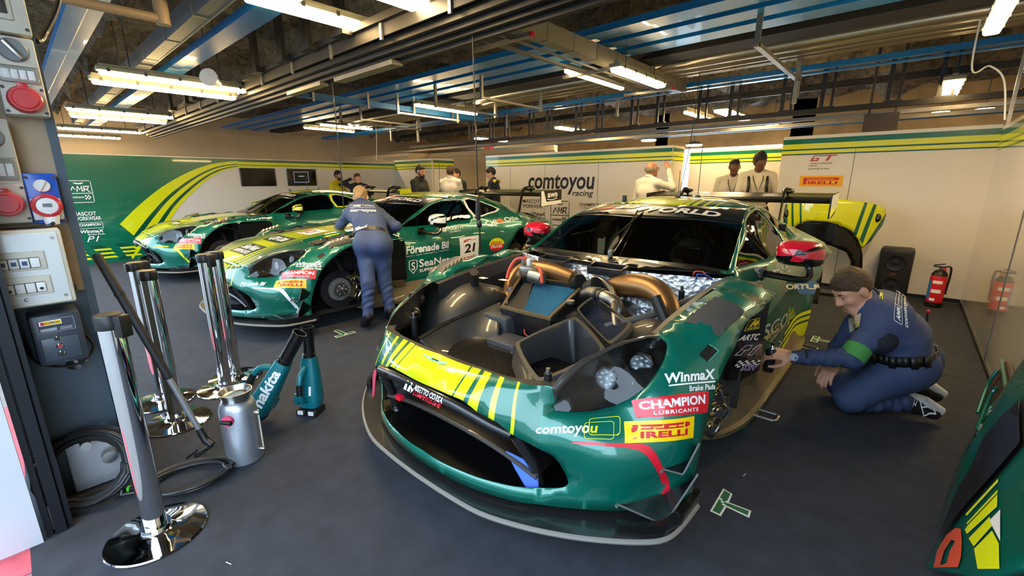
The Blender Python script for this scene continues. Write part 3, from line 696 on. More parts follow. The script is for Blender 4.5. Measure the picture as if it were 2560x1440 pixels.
def banner(root, fr):
    d = Dec(); red = M_RED
    d.poly([(0, .38), (.1, .98), (.42, .98), (.40, .84), (.13, .84), (.10, .52), (.2, .52), (.21, .62), (.15, .62), (.16, .74), (.29, .74), (.27, .38)], red).poly([(.27, .38), (.33, .98), (.42, .98), (.41, .84), (.38, .84), (.335, .38)], red)
    d.text('WORLD', .385, .03, 1, .72, M_VWHITE, .035, .35, 1.02)
    f = lambda x, y: tuple(roof(np.array([[x, y]]))[0])
    d.place('banner_lettering', [f(-.50, 1.235), f(.53, 1.235), f(.46, 1.375), f(-.46, 1.375)], root, onto=bvh_of([fr]), off=.004, maxlen=.05)
def wiper(root):
    m = MB(); a = roof(np.array([[.0, .655]]))[0]; b = roof(np.array([[-.08, 1.2]]))[0]
    m.tube([a+[.02, -.03, .02], a+[.02, .02, .04], (a+b)/2+[0.02, 0, .03], b+[0, 0, .02]], [.012, .012, .009, .007], 0, 8); m.tube([(a+b)/2+[.05, -.2, .012], b+[.03, .04, .01]], .007, 0, 6); m.box(a+[.02, -.03, .02], (.03, .03, .05), 1, bev=.006)
    m.build('wiper', [M_SATIN, M_GREYMET], root)
def aerials(root):
    for x, y, h in ((-.38, 1.55, .05), (.02, 1.72, .22), (.12, 1.9, .42)):
        m = MB(); z = float(_rr(np.array([[x, y]]))[0]); m.cyl((x, y, z-.005), (x, y, z+.012), .022, 0, 12); m.cyl((x, y, z), (x, y, z+h), .003 if h > .1 else .02, 0, 8)
        m.build('roof_aerial', M_SATIN, root)
def wing(root, green_end):
    m = MB(); prof = []  # chord section (Y,z): leading edge rounded, upswept trailing edge
    prof = [(3.18, 1.245), (3.19, 1.262), (3.25, 1.282), (3.40, 1.295), (3.58, 1.312), (3.64, 1.322), (3.64, 1.316), (3.55, 1.290), (3.40, 1.255), (3.27, 1.232), (3.20, 1.232)]
    m.prism([(a, b) for a, b in prof], -.915, .915, U=(0, 1, 0), Vv=(0, 0, 1), N=(1, 0, 0))
    w = m.build('rear_wing', M_SATIN, root, smooth=40)
    for s in (1, -1):
        e = MB(); e.prism([(3.15, 1.31), (3.67, 1.335), (3.67, 1.18), (3.55, 1.12), (3.30, 1.085), (3.15, 1.09)], 0, .01*s, U=(0, 1, 0), Vv=(0, 0, 1), N=(1, 0, 0), O=(s*.915, 0, 0)); e.build('end_plate', M_SATIN, w)
        n = MB(); path = smooth_poly([(3.42, 1.30), (3.36, 1.352), (3.27, 1.352), (3.20, 1.30), (3.16, 1.18), (3.12, 1.02), (3.1, .93)], 5); V = []
        for (y, z), ww in zip(path, np.linspace(.10, .07, len(path))): V.append((y, z, ww))
        for i in range(len(V)-1):
            (y0, z0, w0), (y1, z1, w1) = V[i], V[i+1]; x = s*.52
            t = Vector((0, y1-y0, z1-z0)).normalized(); nn = Vector((0, -t.z, t.y))*.025
            P = [Vector((x-.007, y0, z0))-nn, Vector((x+.007, y0, z0))-nn, Vector((x+.007, y1, z1))-nn, Vector((x-.007, y1, z1))-nn]; Q = [p+2*nn for p in P]
            n.add(P+Q, [(0, 1, 2, 3), (4, 7, 6, 5), (0, 4, 5, 1), (3, 2, 6, 7), (0, 3, 7, 4), (1, 5, 6, 2)])
        n.ell((s*.52, 3.38, 1.345), (.055, .12, .03), 0, 10)
        n.build('swan_neck', M_SATIN, w)
    return w
def mirror_(root, s, cap, base):
    m = MB(); c = Vector((s*1.02, 1.135, 1.015)); q = Matrix.Rotation(R(-8*s), 3, 'Z')
    prof = [(.0001, -.10), (.045, -.092), (.075, -.06), (.09, -.02), (.095, .03), (.092, .045), (.085, .05)]
    V = []; n = 24
    for (r, h) in prof:
        for j in range(n):
            a = 2*math.pi*j/n; ca, sa = math.cos(a), math.sin(a); f = 1/((abs(ca)**4+abs(sa)**4)**.25)
            V.append(c+q @ Vector((r*1.35*ca*f, h, r*.82*sa*f)))
    F = [(i*n+j, i*n+(j+1) % n, (i+1)*n+(j+1) % n, (i+1)*n+j) for i in range(len(prof)-1) for j in range(n)]; mi = []
    for fi, f in enumerate(F):
        ctr = sum((Vector(V[k]) for k in f), Vector())/4; L = q.transposed() @ (ctr-c); u, z = L.x*s, L.z
        red = L.y < .035 and z > -.02 and not (abs(z-(.055*(u-.0)/.1)) < .012)
        mi.append(0 if red else 1)
    m.v = [tuple(p) for p in V]; m.f = F; m.m = mi; m.f.append(tuple(len(V)-n+j for j in range(n))); m.m.append(2)
    M = m.build('door_mirror', [cap, base, M_CHROME], root)
    a = MB(); a.tube(smooth_poly([(s*.865, .99, .90), (s*.91, .985, .895), (s*1.04, 1.04, .875), (s*1.085, 1.08, .88), (s*1.09, 1.115, .92), (s*1.06, 1.13, .985)], 6), [.02]*31, 0, 10); a.box((s*.872, 1.0, .895), (.012, .10, .08), 0, bev=.005)
    a.build('mirror_arm', M_SATIN, M)
    return M
def underbody(root):
    m = MB(); m.box((0, 1.35, .17), (1.66, 3.3, .03)); m.box((0, 1.9, .45), (1.5, .03, .6)); m.box((0, 2.9, .5), (1.2, .1, .5))
    m.build('floor_pan', M_DARK, root)
def cockpit(root):
    m = MB(); m.box((0, .92, .80), (1.36, .42, .16), 0, bev=.06); m.box((.35, 1.75, .75), (.5, .55, .9), 0, bev=.12); m.box((.35, 1.62, 1.0), (.42, .16, .34), 0, bev=.06); m.box((0, 2.2, .7), (1.5, .04, .8), 0)
    for s in (1, -1):
        m.tube([(s*.68, .85, .9), (s*.58, 1.3, 1.15), (s*.50, 1.7, 1.235), (s*.50, 2.1, 1.22), (s*.6, 2.7, .9)], .022, 1, 8); m.tube([(s*.60, 2.0, .3), (s*.54, 1.95, 1.21)], .022, 1, 8)
    m.tube([(-.5, 1.7, 1.235), (.5, 1.7, 1.235)], .022, 1, 8); m.tube([(-.50, 1.95, 1.2), (.55, 2.0, .4)], .022, 1, 8); m.tube([(.6, 1.6, .5), (.62, 1.2, .8)], .02, 1, 8)
    q = Matrix.Rotation(R(65), 3, 'X'); m.lathe([(.14, -.012), (.155, 0), (.14, .012)], (.35, 1.22, .92), rot=q, n=24, mi=0); m.box((.35, 1.22, .92), (.24, .03, .07), 0, bev=.01); m.box((.35, 1.13, .95), (.2, .03, .1), 2, bev=.01)
    m.box((-.25, 1.02, .98), (.012, .02, .1), 3); m.box((-.3, 1.05, .95), (.06, .01, .12), 3)
    c = m.build('cockpit', [mat('cockpit_black', (40, 41, 45), .5), mat('roll_cage', (48, 48, 50), .4, .3), M_SATIN, M_WHITE], root)
    d = Dec(); amr(d, 0, 0, 1, 1, mat('pale_print', (190, 196, 190), .5), mat('lime_print', (200, 206, 40), .5)); d.place('seat_emblem', [(.13, 1.43, 1.0), (.45, 1.43, 1.0), (.45, 1.46, 1.12), (.13, 1.46, 1.12)], c, off=.03)
def amr(d, x0, y0, x1, y1, m, m2=None):
    W, Hh = x1-x0, y1-y0; f = lambda P: [(x0+a*W, y0+b*Hh) for a, b in P]
    d.poly(f([(0, 0), (.07, 0), (.2, .75), (.2, 1)]), m).poly(f([(.2, 1), (.2, .75), (.25, .35), (.31, .35)]), m)
    d.poly(f([(.33, 0), (.39, 0), (.43, 1), (.40, 1)]), m).poly(f([(.40, 1), (.45, 1), (.53, .35), (.50, .2)]), m).poly(f([(.50, .2), (.53, .35), (.65, 1), (.60, 1)]), m).poly(f([(.60, 1), (.65, 1), (.64, 0), (.585, 0)]), m)
    k = m2 or m; d.poly(f([(.67, 0), (.73, 0), (.77, 1), (.71, 1)]), k).poly(f([(.71, 1), (.72, .82), (.93, .82), (1, 1)]), k).poly(f([(1, 1), (.93, .82), (.86, .5), (.92, .5)]), k).poly(f([(.74, .5), (.74, .34), (.86, .34), (.92, .5)]), k).poly(f([(.80, .34), (.88, .34), (1.02, -.15), (.95, -.12)]), k)
    return d
def wings_badge(d, x0, y0, x1, y1, m, bar):
    W, Hh = x1-x0, y1-y0; f = lambda P: [(x0+a*W, y0+b*Hh) for a, b in P]
    L = [(0, .95), (.12, .9), (.3, .78), (.42, .72), (.42, .35), (.38, .12), (.32, .1), (.30, .22), (.25, .18), (.23, .32), (.18, .3), (.15, .45), (.1, .47), (.08, .62), (.04, .66)]
    d.poly(f(L), m).poly(f([(1-a, b) for a, b in L[::-1]]), m).poly(f([(.42, .72), (.58, .72), (.58, .35), (.5, .05), (.42, .35)]), m); d.rect(x0+.36*W, y0+.45*Hh, x0+.64*W, y0+.72*Hh, bar)
# ================================================================== the three cars
CARG = None
def hood_part(root):
    edge = [(.43, -.812), (.565, -.752), (.60, -.655), (.64, -.545), (.70, -.425), (.757, -.26), (.755, -.1), (.757, .1), (.76, .4), (.765, .6), (.77, .69)]
    r = smooth_poly(edge, 3); back = smooth_poly([(.77, .69), (.4, .555), (0, .50), (-.4, .555), (-.77, .69)], 4)
    out = [(0, -.845), (.19, -.834)]+r[:-1]+back[:-1]+[(-a, b) for a, b in r[::-1]]+[(-.19, -.834)]
    v1 = [(.40, -.18), (.70, -.16), (.72, .42), (.50, .36)]
    def hs(uv):
        P = hood_s(uv)
        for s in (1, -1):
            k = pip(uv*[s, 1], v1); P[k, 2] -= .035
        return P
    h = sheet('hood', hs, out, .045, mats=[M_STRIPE_H, M_SATIN], parent=root, regions=[(v1, 1), (mir(v1), 1)], solid=.006)
    for s in (1, -1):
        l = MB()
        for i in range(4): l.box((s*.60, -.1+i*.14, float(_hr(np.array([[.6, -.1+i*.14]]))[0])-.004), (.2, .09, .006), 0, rot=Matrix.Rotation(R(14), 3, 'X'))
        l.build('hood_louvre', M_CARBON_MATT, h)
    return h
M_STRIPE_H = striped('striped_hood', .98)
def tail(root):
    m = MB(); V = []
    prof = [(0, 3.46, .975), (.4, 3.45, .955), (.72, 3.42, .875), (.85, 3.42, .84), (.96, 3.42, .6), (.93, 3.42, .3)]
    full = mir(prof[::-1])[:-1]+prof; n = len(full)
    for (x, y, z) in full: V.append((x, y, z))
    for (x, y, z) in full: V.append((x*.97, y+.14, z-.01))
    for (x, y, z) in full: V.append((x*.9, y+.20, max(.32, z-.2)))
    V += [(.9, 3.45, .3), (-.9, 3.45, .3)]
    m.add(V, [(i, i+1, n+i+1, n+i) for i in range(n-1)]+[(n+i, n+i+1, 2*n+i+1, 2*n+i) for i in range(n-1)]+[tuple(range(2*n, 3*n))])
    return m.build('rear_bumper', M_GREEN, root, smooth=50)
C1 = thing('race_car', 'green and lime race car with its hood off and engine bay open', 'race car', CAR1)
shell_o = build_shell(C1); splitter(C1); dive_planes(C1); mouth_parts(C1); louvres(C1)
sym(lambda s: headlight(C1, s))
sym(lambda s: liner(C1, s)); sym(lambda s: liner(C1, s, y=2.70, r=.43)); sym(lambda s: side_panel(C1, s))
HUBS = []
for x in (.80, -.80): HUBS.append(hub(C1, x, -.02)); hub(C1, x, 2.70)
roof_o, fr_o = greenhouse(C1); banner(C1, fr_o); wiper(C1); aerials(C1); wing(C1, False); underbody(C1); cockpit(C1)
sym(lambda s: windows(C1, s))
full_sides = [body_side(C1, s) for s in (1, -1)]
COMMON = list(C1.children)
C2 = thing('race_car', 'green race car numbered 21 on the door, with a white mirror cap', 'race car', (-5.077, 2.128, 0), R(-.8))
C3 = thing('race_car', 'green race car with lime mirror cap and lime front accent, beside the green wall', 'race car', (-8.805, 2.137, 0), R(-1.69))
for c in (C2, C3):
    for p in COMMON: copy_tree(p, c)
    tail(c)
h2 = hood_part(C2); copy_tree(h2, C3)
for o in full_sides:   # car 1 has its tail removed: shorter rear quarter
    bpy.data.objects.remove(o)
sides1 = [body_side(C1, s, 2.86) for s in (1, -1)]
M_CAPR = mat('red_mirror_cap', (214, 22, 50), .3, 0, .8); M_CAPW = mat('white_mirror_cap', (236, 236, 232), .3, 0, .8)
sym(lambda s: mirror_(C1, s, M_CAPR, M_SATIN)); sym(lambda s: mirror_(C2, s, M_CAPW, M_SATIN)); sym(lambda s: mirror_(C3, s, M_LIME, M_SATIN))

def steer(o, x, y, deg):   # front hubs of the front car stand turned
    o.matrix_local = Matrix.Translation((x, y, 0)) @ Matrix.Rotation(R(deg), 4, 'Z') @ Matrix.Translation((-x, -y, 0))
for h_, x in zip(HUBS, (.72, -.72)): steer(h_, x, -.02, -30)
wc_s = sheet('window_cover', side(1), [tuple(np.array(DOORX).mean(0)+(np.array(p)-np.array(DOORX).mean(0))*.97) for p in smooth_poly(DOORX, 2, True)], .06, mats=mat('white_cover_cloth', (222, 216, 206), .8, bump=(9, .8, .05)), parent=C1, off=-.03)
# ================================================================== open engine bay of the front car
def foil_mat():
    m = mat('crinkled_foil', (214, 215, 217), .38, .8); n = m.node_tree; b = n.nodes['Principled BSDF']; tc = _n(m, 'ShaderNodeTexCoord')
    v = _n(m, 'ShaderNodeTexVoronoi'); v.inputs['Scale'].default_value = 34; nn = _n(m, 'ShaderNodeTexNoise'); nn.inputs['Scale'].default_value = 16; nn.inputs['Detail'].default_value = 6
    n.links.new(tc.outputs['Object'], v.inputs['Vector']); n.links.new(tc.outputs['Object'], nn.inputs['Vector'])
    a = _n(m, 'ShaderNodeMath', operation='ADD'); n.links.new(v.outputs['Distance'], a.inputs[0]); n.links.new(nn.outputs['Fac'], a.inputs[1])
    bp = _n(m, 'ShaderNodeBump'); bp.inputs['Strength'].default_value = .45; bp.inputs['Distance'].default_value = .02; n.links.new(a.outputs[0], bp.inputs['Height']); n.links.new(bp.outputs[0], b.inputs['Normal'])
    return m
M_FOIL = foil_mat(); M_BRONZE = weave('bronze_heat_wrap', (84, 62, 38), (168, 128, 80), 70, .4, .0, .75)
M_FILTER = mat('blue_filter_pleats', (110, 172, 200), .75); M_FMESH = weave('black_filter_mesh', (10, 10, 10), (44, 44, 42), 160, .6, .1)
M_RADI = weave('blue_black_radiator', (10, 14, 24), (34, 44, 66), 90, .25, .6)
def grid_patch(rows, k=6):
    """smooth surface through rows of 3D points -> (V, F)"""
    A = [smooth_poly(r, k) for r in rows]; n = len(A[0]); C_ = [smooth_poly([a[i] for a in A], k) for i in range(n)]; m = len(C_[0])
    return [C_[i][j] for i in range(n) for j in range(m)], [(i*m+j, (i+1)*m+j, (i+1)*m+j+1, i*m+j+1) for i in range(n-1) for j in range(m-1)]
B = MB(); B.box((0, .02, .40), (1.24, 1.24, .03), 0)
for s in (1, -1):
    T = [(s*x, y, z) for x, y, z in [(.769, .71, .918), (.765, .6, .91), (.76, .4, .895), (.757, .1, .87), (.755, -.1, .845), (.757, -.26, .82)]]
    for a, b in zip(T[:-1], T[1:]):
        i = lambda p, dx, dz: (p[0]-s*dx, p[1], p[2]+dz)
        B.add([i(a, .0, -.004), i(b, .0, -.004), i(b, .035, -.012), i(a, .035, -.012)], [(0, 1, 2, 3)], 1); B.add([i(a, .035, -.012), i(b, .035, -.012), i(b, .04, -.10), i(a, .04, -.10)], [(0, 1, 2, 3)], 1)
        B.add([i(a, .04, -.10), i(b, .04, -.10), i(b, .02, -.46), i(a, .02, -.46)], [(0, 1, 2, 3)], 0)
bay = B.build('engine_bay_tub', [M_DARK, mat('bay_flange', (46, 45, 44), .45, .2)], C1, smooth=20)
fl = MB(); N0 = smooth_poly([(-.565, -.75, .69), (-.5, -.80, .69), (-.43, -.81, .69), (-.25, -.823, .69), (0, -.845, .70), (.25, -.823, .69), (.43, -.81, .69), (.5, -.80, .69), (.565, -.75, .69)], 4)
for a, b in zip(N0[:-1], N0[1:]):
    i = lambda p, dy, dz: (p[0], p[1]+dy, p[2]+dz)
    w0, w1 = [.035+(.09 if p[0] > 0 else .03)*max(0, abs(p[0])-.38)/.2 for p in (a, b)]
    fl.add([i(a, .0, -.003), i(b, .0, -.003), i(b, w1, -.012), i(a, w0, -.012)], [(0, 1, 2, 3)]); fl.add([i(a, w0, -.012), i(b, w1, -.012), i(b, w1+.01, -.16), i(a, w0+.01, -.16)], [(0, 1, 2, 3)])
fl.build('nose_flange', M_CARBON_MATT, C1)
# foil covered bulkhead
rng = np.random.RandomState(5); nx, nz = 44, 18; V = []
for j in range(nz):
    for i in range(nx):
        t = j/(nz-1); x = -.74+1.49*i/(nx-1); V.append((x, .44+.17*abs(x/.75)**2+.06*(1-t)*0+rng.rand()*.012-.10*(1-t), .47+t*(.44)))
MB().add(V, [(j*nx+i, j*nx+i+1, (j+1)*nx+i+1, (j+1)*nx+i) for j in range(nz-1) for i in range(nx-1)]).build('foil_bulkhead', M_FOIL, C1, smooth=60)
# left scoop
V, F = grid_patch([[tuple(cz(*q)) for q in r] for r in (((1046, 848, .655), (1130, 800, .69), (1252, 750, .735)), ((1085, 880, .60), (1165, 858, .57), (1248, 815, .66)), ((1130, 915, .55), (1195, 895, .52), (1250, 862, .58)), ((1190, 935, .55), (1235, 905, .54), (1285, 880, .60)))])
if 0: V, F = grid_patch([[(-.42, -.75, .665), (-.41, -.44, .70), (-.40, -.02, .73)], [(-.36, -.77, .56), (-.33, -.45, .56), (-.27, -.04, .62)], [(-.15, -.78, .50), (-.12, -.52, .49), (-.08, -.10, .60)], [(.06, -.77, .58), (.02, -.62, .57), (.0, -.30, .62)], [(.13, -.76, .65), (.09, -.63, .63), (.07, -.38, .63)]])
o = MB().add(V, F).build('intake_scoop', M_CARBON_MATT, C1); md = o.modifiers.new('t', 'SOLIDIFY'); md.thickness = .006
MB().tube(smooth_poly([tuple(cz(*q)) for q in ((1046, 848, .655), (1130, 800, .69), (1252, 750, .735))], 5), .010, 0, 8).build('scoop_edge', M_SATIN, o)
# right duct: rim, outer skirt and deep throat
def duct(name, rim, depth, skirt, throat, mats):
    R_ = [Vector(p) for p in rim]; c = sum(R_, Vector())/4; N = (R_[1]-R_[0]).cross(R_[3]-R_[0]).normalized(); N = N if N.z > 0 else -N
    rp = smooth_poly([tuple(R_[i]*.86+R_[(i+j) % 4]*.14) for i in range(4) for j in (-1, 1)], 3, True); n = len(rp); m = MB()
    rp = [Vector(p) for p in rp]; inn = [c+(p-c)*.90 for p in rp]; mid = [c+(p-c)*(.86*.75+throat*.25)-N*depth*.45 for p in rp]; low = [c+(p-c)*throat-N*depth for p in rp]; out = [c+(p-c)*1.04-N*.02 for p in rp]; sk = [c+(p-c)*1.15+Vector((0, 0, -skirt)) for p in rp]
    for A_, B_, k in ((rp, inn, 0), (inn, low, 1), (out, rp, 0), (sk, out, 0)):
        m.add(list(A_)+list(B_), [(i, (i+1) % n, n+(i+1) % n, n+i) for i in range(n)], k)
    m.add(low, [tuple(range(n))], 2); return m.build(name, mats, C1, smooth=62)
duct('cooling_duct', [(.14, -.50, .69), (.27, -.16, .775), (.63, -.46, .765), (.47, -.735, .665)], .20, .16, .62, [M_CARBON_MATT, M_CARBON, M_DARK])
duct('radiator_duct', [(.165, .0, .755), (.175, .17, .80), (.59, -.16, .80), (.575, -.345, .74)], .05, .2, .86, [M_CARBON_MATT, M_CARBON, M_RADI])
# air filter box
Q = [Vector(p) for p in ((-.49, .285, .80), (0, .35, .80), (.15, -.225, .74), (-.20, -.225, .74))]
f = lambda u, v, h=0: (Q[0]*(1-u)*(1-v)+Q[1]*u*(1-v)+Q[2]*u*v+Q[3]*(1-u)*v)+Vector((.0, -.10, .99))*h
m = MB(); fr = smooth_poly([tuple(f(u, v, .01)) for u, v in ((.06, 0), (.94, 0), (1, .08), (1, .92), (.94, 1), (.06, 1), (0, .92), (0, .08))], 3, True); n = len(fr); cc_ = f(.5, .5, .01)
fi = [cc_+(Vector(p)-cc_)*.91 for p in fr]; fl_ = [Vector(p)-Vector((0, 0, .012)) for p in fr]; lw_ = [cc_+(Vector(p)-cc_)*.8-Vector((0, 0, .2)) for p in fr]; fd = [p-Vector((0, 0, .05)) for p in fi]
for a, b, k in ((fr, fi, 0), (fl_, fr, 0), (lw_, fl_, 1), (fi, fd, 1)): m.add(list(a)+list(b), [(i, (i+1) % n, n+(i+1) % n, n+i) for i in range(n)], k)
m.add(fd, [tuple(range(n))], 1)
for u, v in ((-.04, .5), (1.05, .55)): m.lathe([(.012, 0), (.024, 0), (.024, .018), (.012, .018)], f(u, v, 0), n=14, mi=2)
AB = m.build('air_filter_box', [M_CARBON_GOLD, M_CARBON, M_STEEL], C1, smooth=30)
p = MB(); k = 26
for i in range(k):
    u0, u1 = .24+.68*i/k, .24+.68*(i+1)/k; um = (u0+u1)/2; g = lambda u: .24+.22*0
    v0 = .07; v1 = .93
    sk = lambda u, v: f(u+.20*v*(1-(u-.24)/.68), v, -.030)
    A_ = [sk(u0, v0), sk(u0, v1), sk(um, v1)+Vector((0, 0, .022)), sk(um, v0)+Vector((0, 0, .022)), sk(u1, v0), sk(u1, v1)]
    p.add(A_, [(0, 1, 2, 3), (3, 2, 5, 4)])
p.build('filter_element', M_FILTER, AB, smooth=0)
MB().add([f(.07, .07, -.024), f(.235, .07, -.018), f(.44, .93, -.018), f(.07, .93, -.024)], [(0, 1, 2, 3)]).build('filter_mesh', M_FMESH, AB, smooth=0)
# turbo plumbing
def pipe(name, pts, r, m, n=16, k=6): return MB().tube(smooth_poly(pts, k), [r]*(k*(len(pts)-1)+1) if not hasattr(r, '__len__') else list(np.interp(np.linspace(0, 1, k*(len(pts)-1)+1), np.linspace(0, 1, len(r)), r)), 0, n).build(name, m, C1)
pipe('heat_wrapped_pipe', [(.10, .40, .78), (.22, .38, .825), (.36, .33, .86), (.50, .27, .865), (.60, .20, .83), (.665, .12, .76), (.68, .08, .66)], [.045, .066, .072, .066, .055, .052, .05], M_BRONZE)
pipe('heat_wrapped_pipe', [(-.46, .14, .62), (-.52, .22, .72), (-.53, .30, .80), (-.45, .36, .845), (-.28, .38, .85), (-.10, .37, .83)], [.05, .055, .06, .066, .06, .05], M_BRONZE)
pipe('alloy_pipe', [(.04, .25, .74), (.12, .22, .80), (.26, .14, .815), (.34, .12, .80), (.375, .09, .76), (.33, .06, .70)], .036, M_ALU)
pipe('alloy_pipe', [(.05, .36, .86), (.14, .34, .85), (.28, .20, .83), (.42, -.02, .76), (.48, -.08, .68)], .018, M_ALU); pipe('brace_tube', [(.40, -.08, .72), (.56, .12, .77), (.70, .42, .84)], .018, M_GREYMET, k=1)
c = MB()
for d in (0, .035): c.tube([Vector((.205, .168, .812))+Vector((d, -d*.45, 0)), Vector((.225, .158, .812))+Vector((d, -d*.45, 0))], .043, 0, 16)
c.build('hose_clamp', M_BLACK, C1)
v = MB(); v.box((-.40, .28, .855), (.13, .09, .07), 0, bev=.015); v.cyl((-.34, .22, .84), (-.24, .22, .83), .045, 0, 16); v.box((-.42, .3, .91), (.03, .03, .05), 1, bev=.005); v.cyl((-.48, .30, .86), (-.48, .30, .93), .012, 0, 8)
v.build('turbo_valve', [M_ALU, M_WHITE], C1)
M_REDH = mat('red_hose', (205, 66, 48), .45)
pipe('red_hose', [(-.46, .32, .93), (-.52, .28, .92), (-.53, .22, .86), (-.52, .18, .80)], .013, M_REDH, 8); pipe('red_hose', [(-.30, .24, .90), (-.24, .2, .88), (-.20, .16, .82)], .010, M_REDH, 8); pipe('red_lead', [(.60, .56, .90), (.62, .52, .945), (.66, .54, .945), (.68, .58, .90)], .005, M_REDH, 6)
pipe('blue_lead', [(.62, .56, .90), (.64, .51, .935), (.68, .54, .93), (.70, .58, .90)], .005, M_BLUE_LEAD if 'M_BLUE_LEAD' in globals() else mat('blue_lead', (40, 90, 190), .4), 6)
def snork(x, y, z, rz):
    m = MB(); q = Matrix.Rotation(rz, 3, 'Z') @ Matrix.Rotation(R(12), 3, 'X')
    for d, sz in (((0, .045, 0), (.24, .012, .05)), ((0, -.045, 0), (.24, .012, .05)), ((-.115, 0, 0), (.012, .09, .05)), ((.115, 0, 0), (.012, .09, .05))): m.box(Vector((x, y, z))+q @ Vector(d), sz, 0, rot=q, bev=.003)
    m.box((x, y, z-.02), (.22, .08, .01), 1, rot=q); m.build('air_snorkel', [M_CARBON, M_DARK], C1)
snork(.13, .40, .915, 0); snork(-.30, .44, .915, R(-6))
e = MB(); e.box((.0, .18, .56), (.34, .5, .3), 0, bev=.04); e.box((.24, .3, .62), (.2, .3, .24), 1, bev=.05); e.cyl((.3, .3, .66), (.42, .16, .66), .06, 1, 16); e.cyl((.06, .3, .80), (.13, .28, .84), .05, 0, 12); e.cyl((-.06, .33, .80), (-.0, .30, .84), .045, 0, 12); e.build('engine_block', [mat('engine_dark', (28, 28, 28), .5, .3), M_ALU], C1)
for x, y, z, h in ((.50, -.70, .665, .07), (-.50, -.62, .66, .09), (.60, .40, .80, .09)):
    MB().cyl((x, y, z-.06), (x, y, z+h*.6), .016, 0, 12).cyl((x, y, z+h*.6), (x, y, z+h*.9), .009, 1, 10).build('hood_pin', [M_BLACK, M_STEEL], C1)
pipe('wire_loom', [(-.08, -.16, .66), (-.02, -.22, .62), (.02, -.18, .6), (.06, -.2, .64), (.02, -.26, .62)], .004, M_REDH, 6)
bx = MB(); bx.box((-.04, -.33, .56), (.2, .16, .12), 0, bev=.01); bx.box((-.22, -.14, .6), (.2, .26, .2), 0, bev=.02); bx.build('ballast_box', mat('bay_composite', (56, 57, 60), .55, bump=(60, .2)), C1)
lb = Dec(); lb.rect(0, 0, 1, 1, M_VWHITE); 
for i, (x, y) in enumerate(((-.60, .0), (-.52, .12))):
    z = .38+.44*.985*math.sin(math.acos(max(-1, min(1, -(y+.02)/.44))))
    lb.place('label_sticker', [(x-.03, y, z+.006), (x+.03, y, z+.006), (x+.03, y+.05, z+.004), (x-.03, y+.05, z+.004)], C1)
# tow strap, rag and latch at the mouth
st = MB(); st.add([(-.335, -.985, .58), (-.30, -.99, .585), (-.315, -1.0, .52), (-.352, -.99, .52), (-.32, -1.005, .45), (-.36, -.985, .455), (-.345, -1.0, .42), (-.37, -.99, .425)], [(0, 1, 2, 3), (3, 2, 4, 5), (5, 4, 6, 7)]); o = st.build('tow_strap', mat('red_webbing', (198, 60, 84), .8, bump=(90, .3)), C1); md = o.modifiers.new('t', 'SOLIDIFY'); md.thickness = .012; md = o.modifiers.new('s', 'SUBSURF'); md.levels = md.render_levels = 2
MB().box((-.29, -.88, .40), (.045, .03, .025), 0, bev=.004).build('release_tab', M_RED, C1)
rg = MB(); V, F = grid_patch([[(.36, -.80, .345), (.44, -.79, .34), (.52, -.78, .335)], [(.42, -.815, .30), (.47, -.82, .285), (.53, -.80, .30)], [(.46, -.82, .27), (.50, -.83, .255), (.55, -.81, .25)]], 4); rg.add(V, F); o = rg.build('rag', mat('blue_cloth', (70, 104, 190), .9), C1); md = o.modifiers.new('t', 'SOLIDIFY'); md.thickness = .01
# ------------------------------------------------------------------ prints and lettering on the walls (kept as parts of their wall)
XLF = XL+.0012
O_ = smooth_poly([(1.30, .70), (1.62, 1.02), (2.05, 1.38), (2.55, 1.68), (3.0, 1.85), (3.45, 1.915)], 5); I_ = smooth_poly([(1.72, .12), (1.95, .52), (2.28, 1.0), (2.75, 1.45), (3.15, 1.70), (3.6, 1.80)], 5)
def LW(y, z): return ((y-.25)/7.3, z/1.97)
d = Dec(); gp = [(.25, 0), (1.72, 0)]+I_+[(3.6, 1.97), (.25, 1.97)]
# green field split into quads along the arc so that it stays planar
for (a, b) in zip(I_[:-1], I_[1:]): d.poly([LW(.25, a[1]), LW(*a), LW(*b), LW(.25, b[1])], M_WGREEN)
d.poly([LW(.25, 0), LW(1.72, 0), LW(1.72, .12), LW(.25, .12)], M_WGREEN); d.poly([LW(.25, 1.80), LW(3.6, 1.80), LW(3.6, 1.955), LW(.25, 1.955)], M_WGREEN); d.poly([LW(3.6, 1.90), LW(7.55, 1.90), LW(7.55, 1.955), LW(3.6, 1.955)], M_WDG)
mx_ = lambda p, q, f: (p[0]*(1-f)+q[0]*f, p[1]*(1-f)+q[1]*f)
for f0, f1, m in ((0, .40, M_WLIME), (.40, .53, M_WDG), (.53, .72, M_WLIME), (.72, .85, M_WDG), (.85, 1, M_WLIME)):
    for i in range(len(O_)-1): d.poly([LW(*mx_(O_[i], I_[i], f0)), LW(*mx_(O_[i], I_[i], f1)), LW(*mx_(O_[i+1], I_[i+1], f1)), LW(*mx_(O_[i+1], I_[i+1], f0))], m)
for a, b, m in ((1.84, 1.90, M_WLIME), (1.825, 1.84, M_WDG), (1.795, 1.825, M_WLIME)): d.poly([LW(3.45, a), LW(7.55, a), LW(7.55, b), LW(3.45, b)], m)
d.poly([LW(1.33, .17), LW(1.62, .32), LW(1.38, .02)], M_WLIME)
for k in range(3):
    y = .45+.36*k; d.poly([LW(y, .34), LW(y+.16, .34), LW(y+.30, .19), LW(y+.16, .03), LW(y, .03), LW(y+.14, .19)], M_WDG)
    for j in range(3): d.poly([LW(y+.05+.03*j, .27-.075*j), LW(y+.28+.03*j, .27-.075*j), LW(y+.31+.03*j, .235-.075*j), LW(y+.08+.03*j, .235-.075*j)], M_WLIME)
